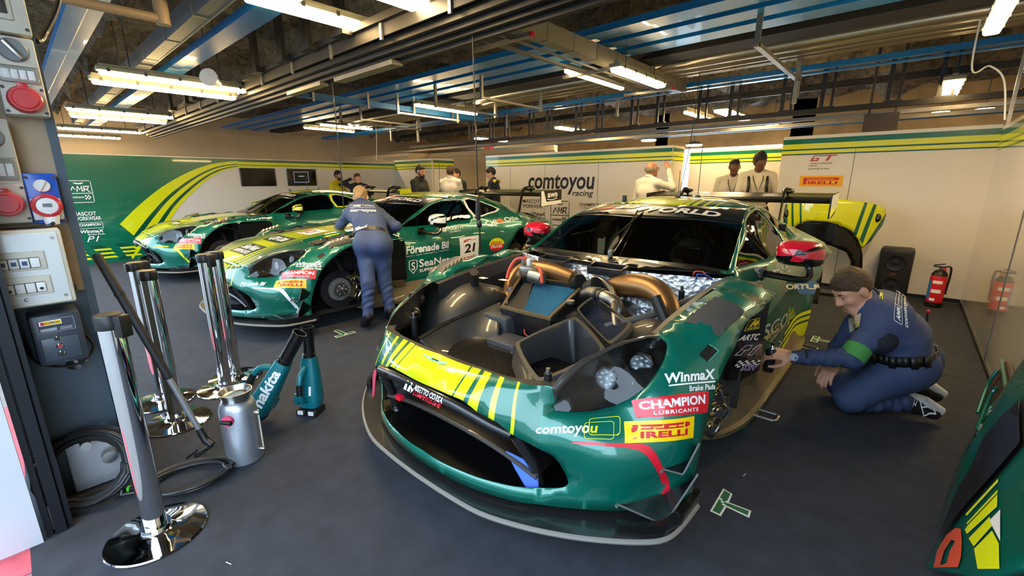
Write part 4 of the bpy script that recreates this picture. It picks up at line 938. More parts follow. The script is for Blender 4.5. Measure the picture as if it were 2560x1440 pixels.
d.place('wall_print', [(XLF, .25, 0), (XLF, 7.55, 0), (XLF, 7.55, 1.97), (XLF, .25, 1.97)], lw, off=.0, lift=.00005)
VW, VB = M_VWHITE, M_VBLACK
def logo_box(m, m2, asp):
    d = Dec(); 
    for p in (((0, .04), (0, .96)), ((1, .04), (1, .96)), ((.04, 0), (.96, 0)), ((.04, 1), (.96, 1)), ((0, .42), (1, .42))): d.line(list(p), .03, m, asp)
    wings_badge(d, .3, .82, .72, .93, m2, m); amr(d, .1, .5, .92, .76, m); d.text('comtoyou', .08, .17, .62, .29, m, .02)
    for i in range(4):
        for j in range(3):
            if (i+j) % 2 == 0: d.rect(.66+.06*i, .13+.07*j, .72+.06*i, .20+.07*j, m)
    return d
lq = lambda y0, y1, z0, z1: [(XLF, y0, z0), (XLF, y1, z0), (XLF, y1, z1), (XLF, y0, z1)]
logo_box(VW, VW, 1.1).place('partner_print', lq(.69, 1.02, 1.12, 1.50), lw, off=.006)
Dec().text('MASCOT', 0, .55, .85, 1, VW, .02).text('WORKWEAR', 0, 0, 1, .45, VW, .02).place('partner_print', lq(.70, 1.06, .80, .955), lw, off=.006)
d = d_champ_ = Dec(); d.text('CHAMPION', .08, .38, .92, .85, VW, .03).line([(0, 0), (1, 0), (1, 1), (0, 1)], .06, VW, 3, True).place('partner_print', lq(.72, 1.06, .655, .76), lw, off=.006)
Dec().text('WinmaX', 0, .4, 1, 1, VW, .03, .15).text('Brake Pads', .3, 0, 1, .25, VW, .02).place('partner_print', lq(.74, 1.06, .53, .63), lw, off=.006)
Dec().text('P1', 0, 0, 1, 1, VW, .0, .35).place('partner_print', lq(.80, .98, .41, .51), lw, off=.006)
# comtoyou wall
yq = lambda x0, x1, z0, z1, y=7.7: [(x0, y-.0015, z0), (x1, y-.0015, z0), (x1, y-.0015, z1), (x0, y-.0015, z1)]
Dec().text('comtoyou', 0, 0, 1, 1, VB, .022, .12).place('team_print', yq(-6.36, -4.67, 1.19, 1.60), wc, off=0); Dec().text('racing', 0, 0, 1, 1, VB, .015, .2).place('team_print', yq(-5.19, -4.69, 1.13, 1.275), wc, off=0)
Dec().text('MASCOT', 0, .56, .85, 1, VB, .015).text('WORKWEAR', 0, 0, 1, .44, VB, .015).place('partner_print', yq(-6.52, -5.95, .88, 1.07), wc, off=0)
logo_box(VB, mat('grey_print', (140, 138, 132), .5), 1.0).place('partner_print', yq(-5.73, -5.26, .54, 1.05), wc, off=0)
Dec().text('CHAMPION', 0, .4, 1, 1, VB, .02).text('LUBRICANTS', .1, 0, .9, .22, VB, .01).place('partner_print', yq(-5.02, -4.52, .92, 1.03), wc, off=0); Dec().text('WinmaX', 0, .4, 1, 1, VB, .03, .15).text('Brake Pads', .3, 0, 1, .25, VB, .02).place('partner_print', yq(-6.3, -5.87, .66, .80), wc, off=0)
# tyre maker wall
M_GTR = mat('series_red_print', (176, 60, 66), .4)
def gt_logo():
    d = Dec(); d.poly([(0, .62), (.09, .84), (.13, .98), (.42, .98), (.41, .93), (.16, .93), (.12, .68), (.25, .68), (.27, .76), (.17, .76), (.18, .81), (.35, .81), (.31, .62)], M_GTR); d.poly([(.40, .98), (1, .98), (.98, .92), (.78, .92), (.68, .62), (.58, .62), (.68, .92), (.39, .92)], M_GTR)
    return d.text('WORLD CHALLENGE', .05, .42, .85, .52, mat('dim_print', (120, 116, 110), .5), .015, .2).text('EUROPE', 0, .28, .3, .37, M_GTR, .01).text('powered by aws', 0, .05, .75, .2, MATS['dim_print'], .01)
gt_logo().place('series_print', yq(-1.11, -.80, 1.58, 1.79, YB), wb, off=0); d_p = Dec(); d_pirelli_w = None
def pirelli_wall(): 
    d = Dec(); y_, r = mat('amber_print', (244, 178, 30), .35), mat('dull_red_print', (204, 44, 52), .4); d.rect(0, 0, 1, 1, y_); return pirelli_mark(d, y_, r)
def pirelli_mark(d, bg, r):
    d.rect(.09, .20, .17, .82, r); d.poly([(.16, .58), (.87, .58), (.905, .63), (.915, .70), (.905, .77), (.87, .82), (.16, .82)], r); d.rect(.175, .655, .80, .715, bg)
    return d.text('IRELLI', .205, .20, .88, .50, r, .045, 0, 1.05)
pirelli_wall().place('tyre_print', yq(-1.195, -.70, 1.37, 1.515, YB), wb, off=0)
gt_logo().place('series_print', yq(-9.95, -9.62, 1.53, 1.72, YB), we, off=0); pirelli_wall().place('tyre_print', yq(-10.05, -9.56, 1.30, 1.45, YB), we, off=0)
# ================================================================== stickers and writing on the cars
M_VRED = M_RED; M_PYEL = M_YEL; M_PRED = mat('crimson_vinyl', (206, 24, 30), .4); M_VLIME = mat('lime_vinyl', (224, 232, 20), .4); M_PURPLE = mat('purple_vinyl', (78, 38, 140), .4); M_VGOLD = mat('gold_vinyl', (226, 206, 30), .4); M_GREYV = mat('grey_vinyl', (196, 200, 198), .4)
def rrect(d, x0, y0, x1, y1, rx, ry, m):
    pts = []
    for cx_, cy_, a0 in ((x1-rx, y1-ry, 0), (x0+rx, y1-ry, 90), (x0+rx, y0+ry, 180), (x1-rx, y0+ry, 270)):
        pts += [(cx_+rx*math.cos(R(a0+a)), cy_+ry*math.sin(R(a0+a))) for a in (0, 30, 60, 90)]
    return d.poly(pts, m)
def rline(d, x0, y0, x1, y1, rx, ry, w, m, asp):
    pts = []
    for cx_, cy_, a0 in ((x1-rx, y1-ry, 0), (x0+rx, y1-ry, 90), (x0+rx, y0+ry, 180), (x1-rx, y0+ry, 270)):
        pts += [(cx_+rx*math.cos(R(a0+a)), cy_+ry*math.sin(R(a0+a))) for a in (0, 30, 60, 90)]
    return d.line(pts, w, m, asp, True)
def d_champion(bg=M_RED, fg=M_VWHITE, full=True):
    d = Dec(); 
    if full: rrect(d, 0, 0, 1, 1, .03, .08, bg)
    return d.text('CHAMPION', .06, .42, .94, .86, fg, .035, 0, 1.0).text('LUBRICANTS', .2, .12, .82, .30, fg, .03, 0, 1.25)
def d_pirelli():
    d = Dec(); d.rect(0, 0, 1, 1, M_PYEL); return pirelli_mark(d, M_PYEL, M_PRED)
def d_winmax(fg=M_VWHITE, sub=True):
    d = Dec(); d.text('WinmaX', 0, .48, 1, 1, fg, .032, .15, 1.02)
    d.rect(.04, .34, 1, .41, fg)
    return d.text('Brake Pads', .42, .0, 1, .27, fg, .02, 0)
def d_comtoyou(fg, hl, frames=True):
    d = Dec(); d.text('comtoyo', 0, .18, .64, .78, fg, .02, .12).text('u', .65, .35, .74, .66, hl, .02, .12)
    if frames: rline(d, .58, .10, .93, .82, .04, .09, .022, hl, 3.4); rline(d, .63, .26, 1, .98, .04, .09, .022, hl, 3.4)
    return d
def flat(quad): return [tuple(q) for q in quad]
b1 = bvh_of([shell_o]+sides1); b2 = b1
def q_shell(px):   # sticker corners picked on the front bodywork
    return [tuple(s_hit(x, y)) for x, y in px]
Q_CH = q_shell([(1590, 1046), (1768, 1031), (1771, 977), (1578, 1000)]); Q_PI = q_shell([(1562, 1109), (1732, 1094), (1735, 1040), (1560, 1054)])
Q_WI = q_shell([(1668, 985), (1787, 973), (1787, 922), (1660, 935)]); Q_CO = q_shell([(1340, 1098), (1547, 1106), (1550, 1041), (1338, 1058)])
ACC = S_([(1424, 1108), (1440, 1104), (1560, 1108), (1605, 1109), (1625, 1116), (1642, 1137), (1657, 1170), (1670, 1195), (1676, 1222), (1672, 1232), (1655, 1245), (1636, 1250), (1652, 1237), (1657, 1225), (1655, 1212), (1647, 1187), (1632, 1160), (1617, 1140), (1600, 1127), (1575, 1121), (1537, 1117), (1450, 1111)])
def accent(root, m):
    for s in (1, -1): sheet('accent_stripe', shell, ACC if s > 0 else mir(ACC), .03, mats=m, parent=root, off=.002)
accent(C1, M_RED); accent(C2, M_VWHITE); accent(C3, M_VLIME)
for c in (C1, C2, C3):
    d_champion().place('lubricant_sticker', Q_CH, c, onto=b1, off=.002); d_pirelli().place('tyre_sticker', Q_PI, c, onto=b1, off=.002); d_winmax().place('brake_sticker', Q_WI, c, onto=b1, off=.002)
d_comtoyou(M_VWHITE, M_VLIME).place('team_sticker', Q_CO, C1, onto=b1, off=.002)
Dec().text('Förenade Bil', 0, 0, 1, 1, M_VWHITE, .03, .2).place('dealer_sticker', q_shell([(1345, 1092), (1500, 1090), (1500, 1064), (1345, 1062)]), C2, onto=b1, off=.002)
Dec().text('comtoyou', 0, 0, 1, 1, M_VLIME, .03, .1).place('team_sticker', q_shell([(1345, 1092), (1500, 1090), (1500, 1064), (1345, 1062)]), C3, onto=b1, off=.002)
# winged badge on the noses
bd = Dec(); wings_badge(bd, 0, 0, 1, 1, mat('badge_silver', (178, 214, 206), .3, .4), M_DKGREEN)
for c in (C1, C2, C3): bd.place('nose_badge', q_shell([(1061, 897), (1118, 921), (1122, 908), (1058, 884)]), c, onto=b1, off=.003)
# black quick-release hatch on the left front wing
hat = Dec(); hat.rect(0, 0, 1, 1, M_VBLACK).line([(.05, .97), (.97, .97), (.97, .05)], .05, mat('teal_edge', (60, 190, 170), .3), 1.)
for c in (C1, C2): hat.place('hatch_cover', q_shell([(1747, 887), (1769, 906), (1797, 877), (1772, 860)]), c, onto=b1, off=.003)
# vented panel stickers of the front car
def vp(x, y): p = FR1.cx(x, y, .955); X = np.interp(p[1], [.2, .45, .76], [.947, .972, .988]); return tuple(FR1.cx(x, y, float(X)))
def vq(px): return [vp(*p) for p in px]
d = Dec(); d.rect(0, 0, 1, 1, M_VGOLD).rect(.04, .05, .96, .95, M_VBLACK).poly([(.2, .32), (.5, .9), (.7, .9), (.62, .6), (.9, .85), (.92, .5), (.75, .32), (.55, .32), (.5, .55), (.4, .32)], M_VGOLD).text('WORK WEAR', .12, .08, .9, .25, M_VGOLD, .03).place('workwear_sticker', vq([(1858, 828), (1896, 821), (1899, 794), (1872, 800)]), C1, off=.003)
Dec().text('ARTC', 0, 0, 1, 1, M_VWHITE, .03, .25).place('partner_sticker', vq([(1842, 852), (1895, 850), (1900, 833), (1852, 838)]), C1, off=.003)
d = Dec(); d.line([(.0, 0), (.25, 1), (.55, 1), (.50, .5), (.2, .5), (.33, .5), (.22, 0), (0, 0)], .05, M_VWHITE, 2.3).line([(.55, 0), (.85, 1), (1, 1), (.75, 0), (.55, 0)], .05, M_VWHITE, 2.3).line([(.62, .62), (.85, 1)], .05, M_VWHITE, 2.3).place('partner_sticker', vq([(1836, 888), (1890, 886), (1901, 862), (1850, 864)]), C1, off=.003)
d = Dec()
for i in range(7):
    for j in range(4):
        d.poly([(.02+.11*i+.04*j, .3+.17*j), (.13+.11*i+.04*j, .3+.17*j), (.15+.11*i+.04*j, .47+.17*j), (.06+.11*i+.04*j, .47+.17*j)], M_VWHITE if (i+j) % 2 else M_VBLACK)
d.text('KW', .24, .0, .98, .62, M_VWHITE, .07, .3).text('KW', .26, .03, .96, .58, M_PURPLE, .03, .3).place('damper_sticker', vq([(1829, 926), (1890, 924), (1901, 898), (1832, 902)]), C1, off=.003)
# door and flank of the front car
sb = bvh_of(sides1)
def sq(px, fr=FR1, X=.93): return [tuple(fr.cx(x, y, X)) for x, y in px]
Dec().text('Grand', 0, .1, 1, 1, M_GREYV, .02).place('door_sticker', sq([(1940, 700), (1982, 682), (1980, 660), (1935, 672)]), C1, onto=sb, off=.003, proj=(1, 0, .1))
d = Dec(); d.circ(.5, .5, .5, mat('blue_drop', (60, 120, 190), .4)).text('ORTUGA', -.55, .38, 1.6, .72, M_VWHITE, .04).place('partner_sticker', sq([(1998, 738), (2032, 735), (2034, 700), (2000, 700)], X=.965), C1, onto=sb, off=.003, proj=(1, 0, .05))
d = Dec(); d.rect(0, 0, 1, .55, M_VLIME).rect(0, .64, 1, .78, M_VLIME).rect(0, .86, 1, 1, M_VLIME)
d.place('sill_stripes', [(.97, 1.5, .17), (.97, 2.29, .17), (.97, 2.29, .40), (.97, 1.5, .40)], C1, onto=sb, off=.003, proj=(1, 0, 0)); lst = Dec(); lst.rect(0, 0, 1, 1, M_VLIME)
d = Dec(); d.text('VISCO', 0, .3, 1, 1, M_GREYV, .02).place('door_sticker', [(.93, .80, .42), (.95, 1.5, .42), (.95, 1.5, .56), (.93, .80, .56)], C1, onto=sb, off=.003, proj=(1, 0, 0))
Dec().text('MASCOT', 0, .5, 1, 1, mat('dull_gold_print', (190, 180, 90), .5), .02).text('WORKWEAR', 0, 0, .95, .38, mat('dull_white_print', (190, 180, 160), .5), .02).place('skirt_lettering', sq([(1926, 858), (1962, 816), (1946, 806), (1910, 846)], X=.96), C1, onto=bvh_of([o for o in C1.children if o.name.startswith('side_skirt') and max(v.co.x for v in o.data.vertices) > 0]), off=.003, proj=(1, 0, .7))
# number 21 car, left flank
fs2 = [o for o in C2.children if o.name.startswith('body_side') and o.data.vertices[0].co.x > 0]; s2 = bvh_of(fs2)
def s2q(px, X=.935): return sq(px, FR2, X)
PJ = dict(onto=s2, off=.003, proj=(1, 0, .05))
d = Dec(); d.text('Förenade Bil', 0, .25, 1, 1, M_VWHITE, .03, .12); d.text('Malmö - Lund - Helsingborg - Ängelholm', .0, .0, 1, .14, M_VWHITE, .015); d.place('dealer_sticker', s2q([(1025, 645), (1121, 625), (1121, 602), (1025, 617)]), C2, **PJ)
d = Dec(); d.text('SeaNet', .24, .42, 1, 1, M_VWHITE, .015).text('SUPERYACHTS', .24, .05, 1.0, .28, M_VWHITE, .02)
d.poly([(0, .95), (.1, 1.0), (.2, .95), (.2, .4), (.1, .05), (0, .4)], M_VWHITE).poly([(.02, .92), (.1, .96), (.18, .92), (.18, .42), (.1, .12), (.02, .42)], M_DKGREEN).text('S', .055, .3, .145, .85, M_VWHITE, .02); d.place('yacht_sticker', s2q([(1030, 690), (1122, 665), (1122, 640), (1030, 652)]), C2, **PJ)
d = Dec(); d.rect(0, 0, 1, 1, M_VWHITE).text('21', .22, .36, .82, .72, M_VBLACK, .03, .1, .9).text('ROWE', .16, .06, .84, .22, M_PRED, .03, .1); gt = [(.18, .80), (.3, .9), (.62, .9), (.60, .87), (.34, .87), (.28, .82), (.36, .82), (.38, .85), (.42, .85), (.36, .80)]; d.poly(gt, M_PRED).text('GT', .2, .8, .5, .88, M_PRED, .02, .3).line([(.58, .84), (.85, .86)], .015, M_VBLACK, .5); d.place('number_plate', s2q([(1150, 659), (1197, 647), (1198, 588), (1150, 595)], .95), C2, **PJ)
d = Dec(); d.circ(.5, .5, .5, M_VLIME, 1, 32, 0, 180).circ(.5, .5, .5, M_RED, 1, 32, 180, 360).text('GRAND', .12, .52, .88, .74, M_PRED, .03).text('FRAIS', .14, .22, .86, .46, M_VWHITE, .03); d.place('round_sticker', s2q([(1224, 630), (1257, 624), (1257, 593), (1224, 597)], .96), C2, **PJ)
d = Dec(); d.text('Q8', 0, .0, .36, .8, M_VWHITE, .02, .15).circ(.46, .55, .3, mat('orange_vinyl', (214, 110, 40), .4), 3.2).text('Oils', .6, .25, 1, .95, M_VWHITE, .02, .15); d.place('fuel_sticker', s2q([(1219, 569), (1298, 553), (1298, 540), (1219, 549)], .93), C2, **PJ)
d = Dec(); d.circ(.1, .6, .32, M_VWHITE, 3).text('POLETTI', .25, .4, 1, .85, M_VWHITE, .03, .1).text('Valve Makers', .3, .05, .85, .25, M_VWHITE, .01); d.place('valve_sticker', s2q([(1108, 586), (1161, 577), (1161, 562), (1108, 568)], .915), C2, **PJ)
Dec().text('PAUWELS', 0, 0, 1, 1, M_VWHITE, .02).place('name_sticker', s2q([(1105, 503), (1160, 500), (1160, 496), (1105, 499)], .62), C2, off=.012)
wl = smooth_poly(QWIN, 2, True); cw = np.array(wl).mean(0); ring = [tuple(cw+(np.array(p)-cw)*1.16) for p in wl]
for c, m in ((C2, M_VWHITE), (C3, M_VLIME)):
    sheet('window_outline', side(1), ring, .06, holes=[wl], mats=m, parent=c, off=.003)
d = Dec(); d.rect(0, 0, 1, 1, M_VBLACK).poly([(0, 0), (1, 0), (1, .25), (.25, .25), (.12, 1), (0, 1)], M_VWHITE).text('aws', .3, .52, .8, .82, M_VWHITE, .03).line([(.3, .42), (.42, .36), (.58, .35), (.72, .41)], .05, M_VWHITE).poly([(.68, .44), (.78, .46), (.76, .36)], M_VWHITE); d.place('end_plate_sticker', [(.926, 3.16, 1.09), (.926, 3.66, 1.12), (.926, 3.66, 1.33), (.926, 3.16, 1.31)], C2)
d = Dec(); d.rect(0, 0, 1, 1, M_VLIME); d.place('end_plate_sticker', [(.926, 3.16, 1.09), (.926, 3.66, 1.18), (.926, 3.66, 1.33), (.926, 3.16, 1.31)], C3); d2_ = Dec(); d2_.rect(0, 0, 1, 1, M_GREYV); d2_.rect(.0, .0, .6, .35, M_VLIME); d2_.place('end_plate_sticker', [(.926, 3.16, 1.09), (.926, 3.66, 1.18), (.926, 3.66, 1.33), (.926, 3.16, 1.31)], C1)
# hood writing of the two closed cars
def hq(x0, y0, x1, y1): f = lambda x, y: (x, y, float(_hr(np.array([[x, y]]))[0])); return [f(x0, y0), f(x1, y0), f(x1, y1), f(x0, y1)]
hb = bvh_of([h2])
d = Dec(); d.rect(0, 0, 1, 1, M_DKGREEN).text('SeaNet', .12, .45, .9, .92, M_VWHITE, .015).text('SUPERYACHTS', .12, .1, .9, .35, M_VWHITE, .02); d.place('hood_sticker', hq(-.25, -.68, .25, -.46), C2, onto=hb, off=.003, proj=(0, 0, 1))
d = Dec(); d.rect(0, 0, 1, 1, M_DKGREEN).text('Q8 Oils', .1, .15, .9, .85, M_VWHITE, .03, .15); d.place('hood_sticker', hq(-.25, -.34, .25, -.16), C2, onto=hb, off=.003, proj=(0, 0, 1)); Dec().rect(0, 0, 1, 1, M_DKGREEN).text('SPONSOR'[:0] or 'comtoyou', .1, .15, .9, .85, M_VWHITE, .03, .15).place('hood_sticker', hq(-.22, -.5, .22, -.34), C3, onto=hb, off=.003, proj=(0, 0, 1))
d = Dec(); d.rect(0, 0, 1, 1, M_VWHITE).text('21', .32, .2, .7, .8, M_VBLACK, .03, .1).rect(.05, .1, .22, .9, M_PRED); d.place('hood_sticker', hq(-.16, .0, .2, .22), C2, onto=hb, off=.003, proj=(0, 0, 1))
Dec().text('LAPTIME', 0, .2, 1, 1, M_VWHITE, .04, .2).place('partner_sticker', [(1.0, .33, .86), (.97, .72, .875), (.95, .72, .90), (.97, .33, .905)], C3, onto=b1, off=.003, proj=(.8, 0, .6))
# ================================================================== people: one smooth-blended body each
class Fld:
    def __init__(s): s.p = []
    def cone(s, a, b, r1, r2, lab, k=.03, fold=0., fr=60.): s.p.append((0, np.array(a, float), np.array(b, float), r1, r2, lab, k, fold, fr)); return s
    def ell(s, c, r, lab, k=.02, rot=None): s.p.append((1, np.array(c, float), np.array(r, float), rot, 0, lab, k, 0, 0)); return s
    def dist(s, i, P):
        t, a, b, r1, r2, lab, k, fo, fr = s.p[i]
        if t == 0:
            ab = b-a; L = ab@ab+1e-12; h = np.clip((P-a)@ab/L, 0, 1); d = P-a-h[:, None]*ab; r = r1+(r2-r1)*h; D = np.sqrt((d*d).sum(1))
            if fo:
                n = np.sqrt(L); D = D-fo*np.sin(h*n*fr+3.1*d[:, 0]/(r+1e-6)+1.7*d[:, 1]/(r+1e-6)+a[0]*9)*np.cos(h*n*fr*.37+2.3*d[:, 2]/(r+1e-6))
            return D-r
        q = P-a
        if r1 is not None: q = q@r1
        k0 = np.sqrt(((q/b)**2).sum(1)); k1 = np.sqrt(((q/(b*b))**2).sum(1))+1e-9
        return k0*(k0-1)/k1
    def bound(s, pr):
        t = pr[0]
        if t == 0: m = max(pr[3], pr[4])+.01; return np.minimum(pr[1], pr[2])-m, np.maximum(pr[1], pr[2])+m
        m = pr[2].max(); return pr[1]-m, pr[1]+m
    def mesh(s, h):
        B = [s.bound(p) for p in s.p]; lo = np.min([b[0] for b in B], 0)-2*h; hi = np.max([b[1] for b in B], 0)+2*h
        n = np.ceil((hi-lo)/h).astype(int)+1; D = np.full(n, 9., np.float32)
        ax = [lo[i]+h*np.arange(n[i]) for i in range(3)]
        for i, pr in enumerate(s.p):
            k = pr[6]; bl, bh = B[i]; m = k*2+3*h
            i0 = np.maximum(np.floor((bl-m-lo)/h).astype(int), 0); i1 = np.minimum(np.ceil((bh+m-lo)/h).astype(int)+1, n)
            g = np.stack(np.meshgrid(*[ax[j][i0[j]:i1[j]] for j in range(3)], indexing='ij'), -1); sh = g.shape[:3]
            d = s.dist(i, g.reshape(-1, 3)).reshape(sh); sl = tuple(slice(i0[j], i1[j]) for j in range(3)); o = D[sl]
            q = np.clip(.5+.5*(o-d)/k, 0, 1); D[sl] = o*(1-q)+d*q-k*q*(1-q)
        return nets(D, lo, h)
    def labels(s, C):
        best = np.full(len(C), 9.); L = np.zeros(len(C), int)
        for i, p in enumerate(s.p):
            d = s.dist(i, C); m = d < best; best[m] = d[m]; L[m] = p[5]
        return L
def nets(D, lo, h):
    S = D < 0; n = D.shape
    c = np.zeros(tuple(k-1 for k in n), np.uint8); off = [(a, b, e) for a in (0, 1) for b in (0, 1) for e in (0, 1)]
    sl = lambda o: tuple(slice(o[i], n[i]-1+o[i]) for i in range(3))
    for o in off: c += S[sl(o)]
    act = (c > 0) & (c < 8); idx = -np.ones(act.shape, int); A = np.argwhere(act); idx[act] = np.arange(len(A))
    acc = np.zeros((len(A), 3)); cnt = np.zeros(len(A))
    for i, o in enumerate(off):
        for ax in range(3):
            if o[ax] == 0:
                q = list(o); q[ax] = 1
                d0 = D[tuple((A+o).T)]; d1 = D[tuple((A+q).T)]; m = (d0 < 0) != (d1 < 0); t = d0[m]/(d0[m]-d1[m]); p = A[m]+np.array(o, float); p[:, ax] += t; acc[m] += p; cnt[m] += 1
    V = lo+h*acc/cnt[:, None]; F = []
    for ax in range(3):
        u, v = (ax+1) % 3, (ax+2) % 3
        e = np.argwhere(np.diff(S.astype(np.int8), axis=ax) != 0)
        e = e[(e[:, u] > 0) & (e[:, v] > 0) & (e[:, u] < n[u]-1) & (e[:, v] < n[v]-1)]
        s0 = S[tuple(e.T)]; q = []
        for du, dv in ((-1, -1), (0, -1), (0, 0), (-1, 0)):
            w_ = e.copy(); w_[:, u] += du; w_[:, v] += dv; q.append(idx[tuple(w_.T)])
        q = np.stack(q, 1); q[~s0] = q[~s0][:, ::-1]; F.append(q)
    return V, np.concatenate(F)
def fld_obj(name, f, h, mats, parent=None, smooth_it=1):
    V, F = f.mesh(h); L = f.labels(V[F].mean(1))
    if len(mats) > 1:      # even out the seams between cloth and skin
        E = np.sort(np.concatenate([F[:, [0, 1]], F[:, [1, 2]], F[:, [2, 3]], F[:, [3, 0]]]), 1); fi = np.tile(np.arange(len(F)), 4); k = E[:, 0].astype(np.int64)*len(V)+E[:, 1]; o_ = np.argsort(k, kind='stable'); k = k[o_]; fi = fi[o_]; d_ = np.flatnonzero(k[1:] == k[:-1]); d_ = d_[L[fi[d_]] != L[fi[d_+1]]]; B = E[o_[d_]]
        for _ in range(6):
            a_ = np.zeros_like(V); c_ = np.zeros(len(V))
            for i, j in ((0, 1), (1, 0)): np.add.at(a_, B[:, i], V[B[:, j]]); np.add.at(c_, B[:, i], 1)
            m_ = c_ >= 2; V[m_] = V[m_]*.45+a_[m_]/c_[m_, None]*.55
    me = bpy.data.meshes.new(name); me.from_pydata(V.tolist(), [], F.tolist())
    for m in mats: me.materials.append(m)
    me.polygons.foreach_set('material_index', L.tolist()); me.shade_smooth()
    o = bpy.data.objects.new(name, me); link(o, parent); return o
def nrm(v): v = np.array(v, float); return v/(np.linalg.norm(v)+1e-9)
M_SKIN = mat('skin', (216, 160, 130), .5, var=(30, .06)); M_SKIND = mat('brown_skin', (112, 74, 54), .5, var=(30, .06)); M_SKINT = mat('tanned_skin', (190, 134, 104), .5, var=(30, .06))
M_LIP = mat('lips', (194, 130, 112), .5); M_EYE = mat('eye_white', (224, 220, 214), .3); M_PUP = mat('pupil', (40, 30, 26), .2)
def hairm(n, c): return mat(n, c, .6, bump=(90, .7, .02), var=(70, .35))
def hand(f, wr, fw, up, lab, s=1., curl=.5, grip=None, side=1):
    """palm, four unequal jointed fingers and a thumb leaving the side of the palm. fw finger direction, up = back of the hand"""
    fw = nrm(fw); up = nrm(np.array(up)-fw*np.dot(up, fw)); sd = np.cross(fw, up)*side; wr = np.array(wr, float)
    for j, o in enumerate((-.028, -.009, .010, .028)):
        a = wr+fw*.03*s+sd*o*s*.8; b = wr+fw*.092*s+sd*o*s
        f.cone(a, b, .0135*s, .012*s, lab, .012)
        L = (.040, .046, .043, .033)[j]*s; c1 = curl*(1+.06*j); p = b
        for q in range(3):
            ang = c1*(q+1); d = fw*math.cos(ang)-up*math.sin(ang); e = p+d*L*(1, .72, .6)[q]; f.cone(p, e, (.0098, .009, .0082)[q]*s, (.009, .0082, .0072)[q]*s, lab, .003); p = e
    a = wr+fw*.025*s-sd*.022*s; b = a+(fw*.6-sd*.8-up*.25)*.045*s; c = b+(fw*.85-sd*.2-up*.45)*.036*s; e = c+(fw*.8+sd*.15-up*.5)*.028*s
    f.cone(a, b, .014*s, .0115*s, lab, .008); f.cone(b, c, .011*s, .0098*s, lab, .003); f.cone(c, e, .0098*s, .0085*s, lab, .003)
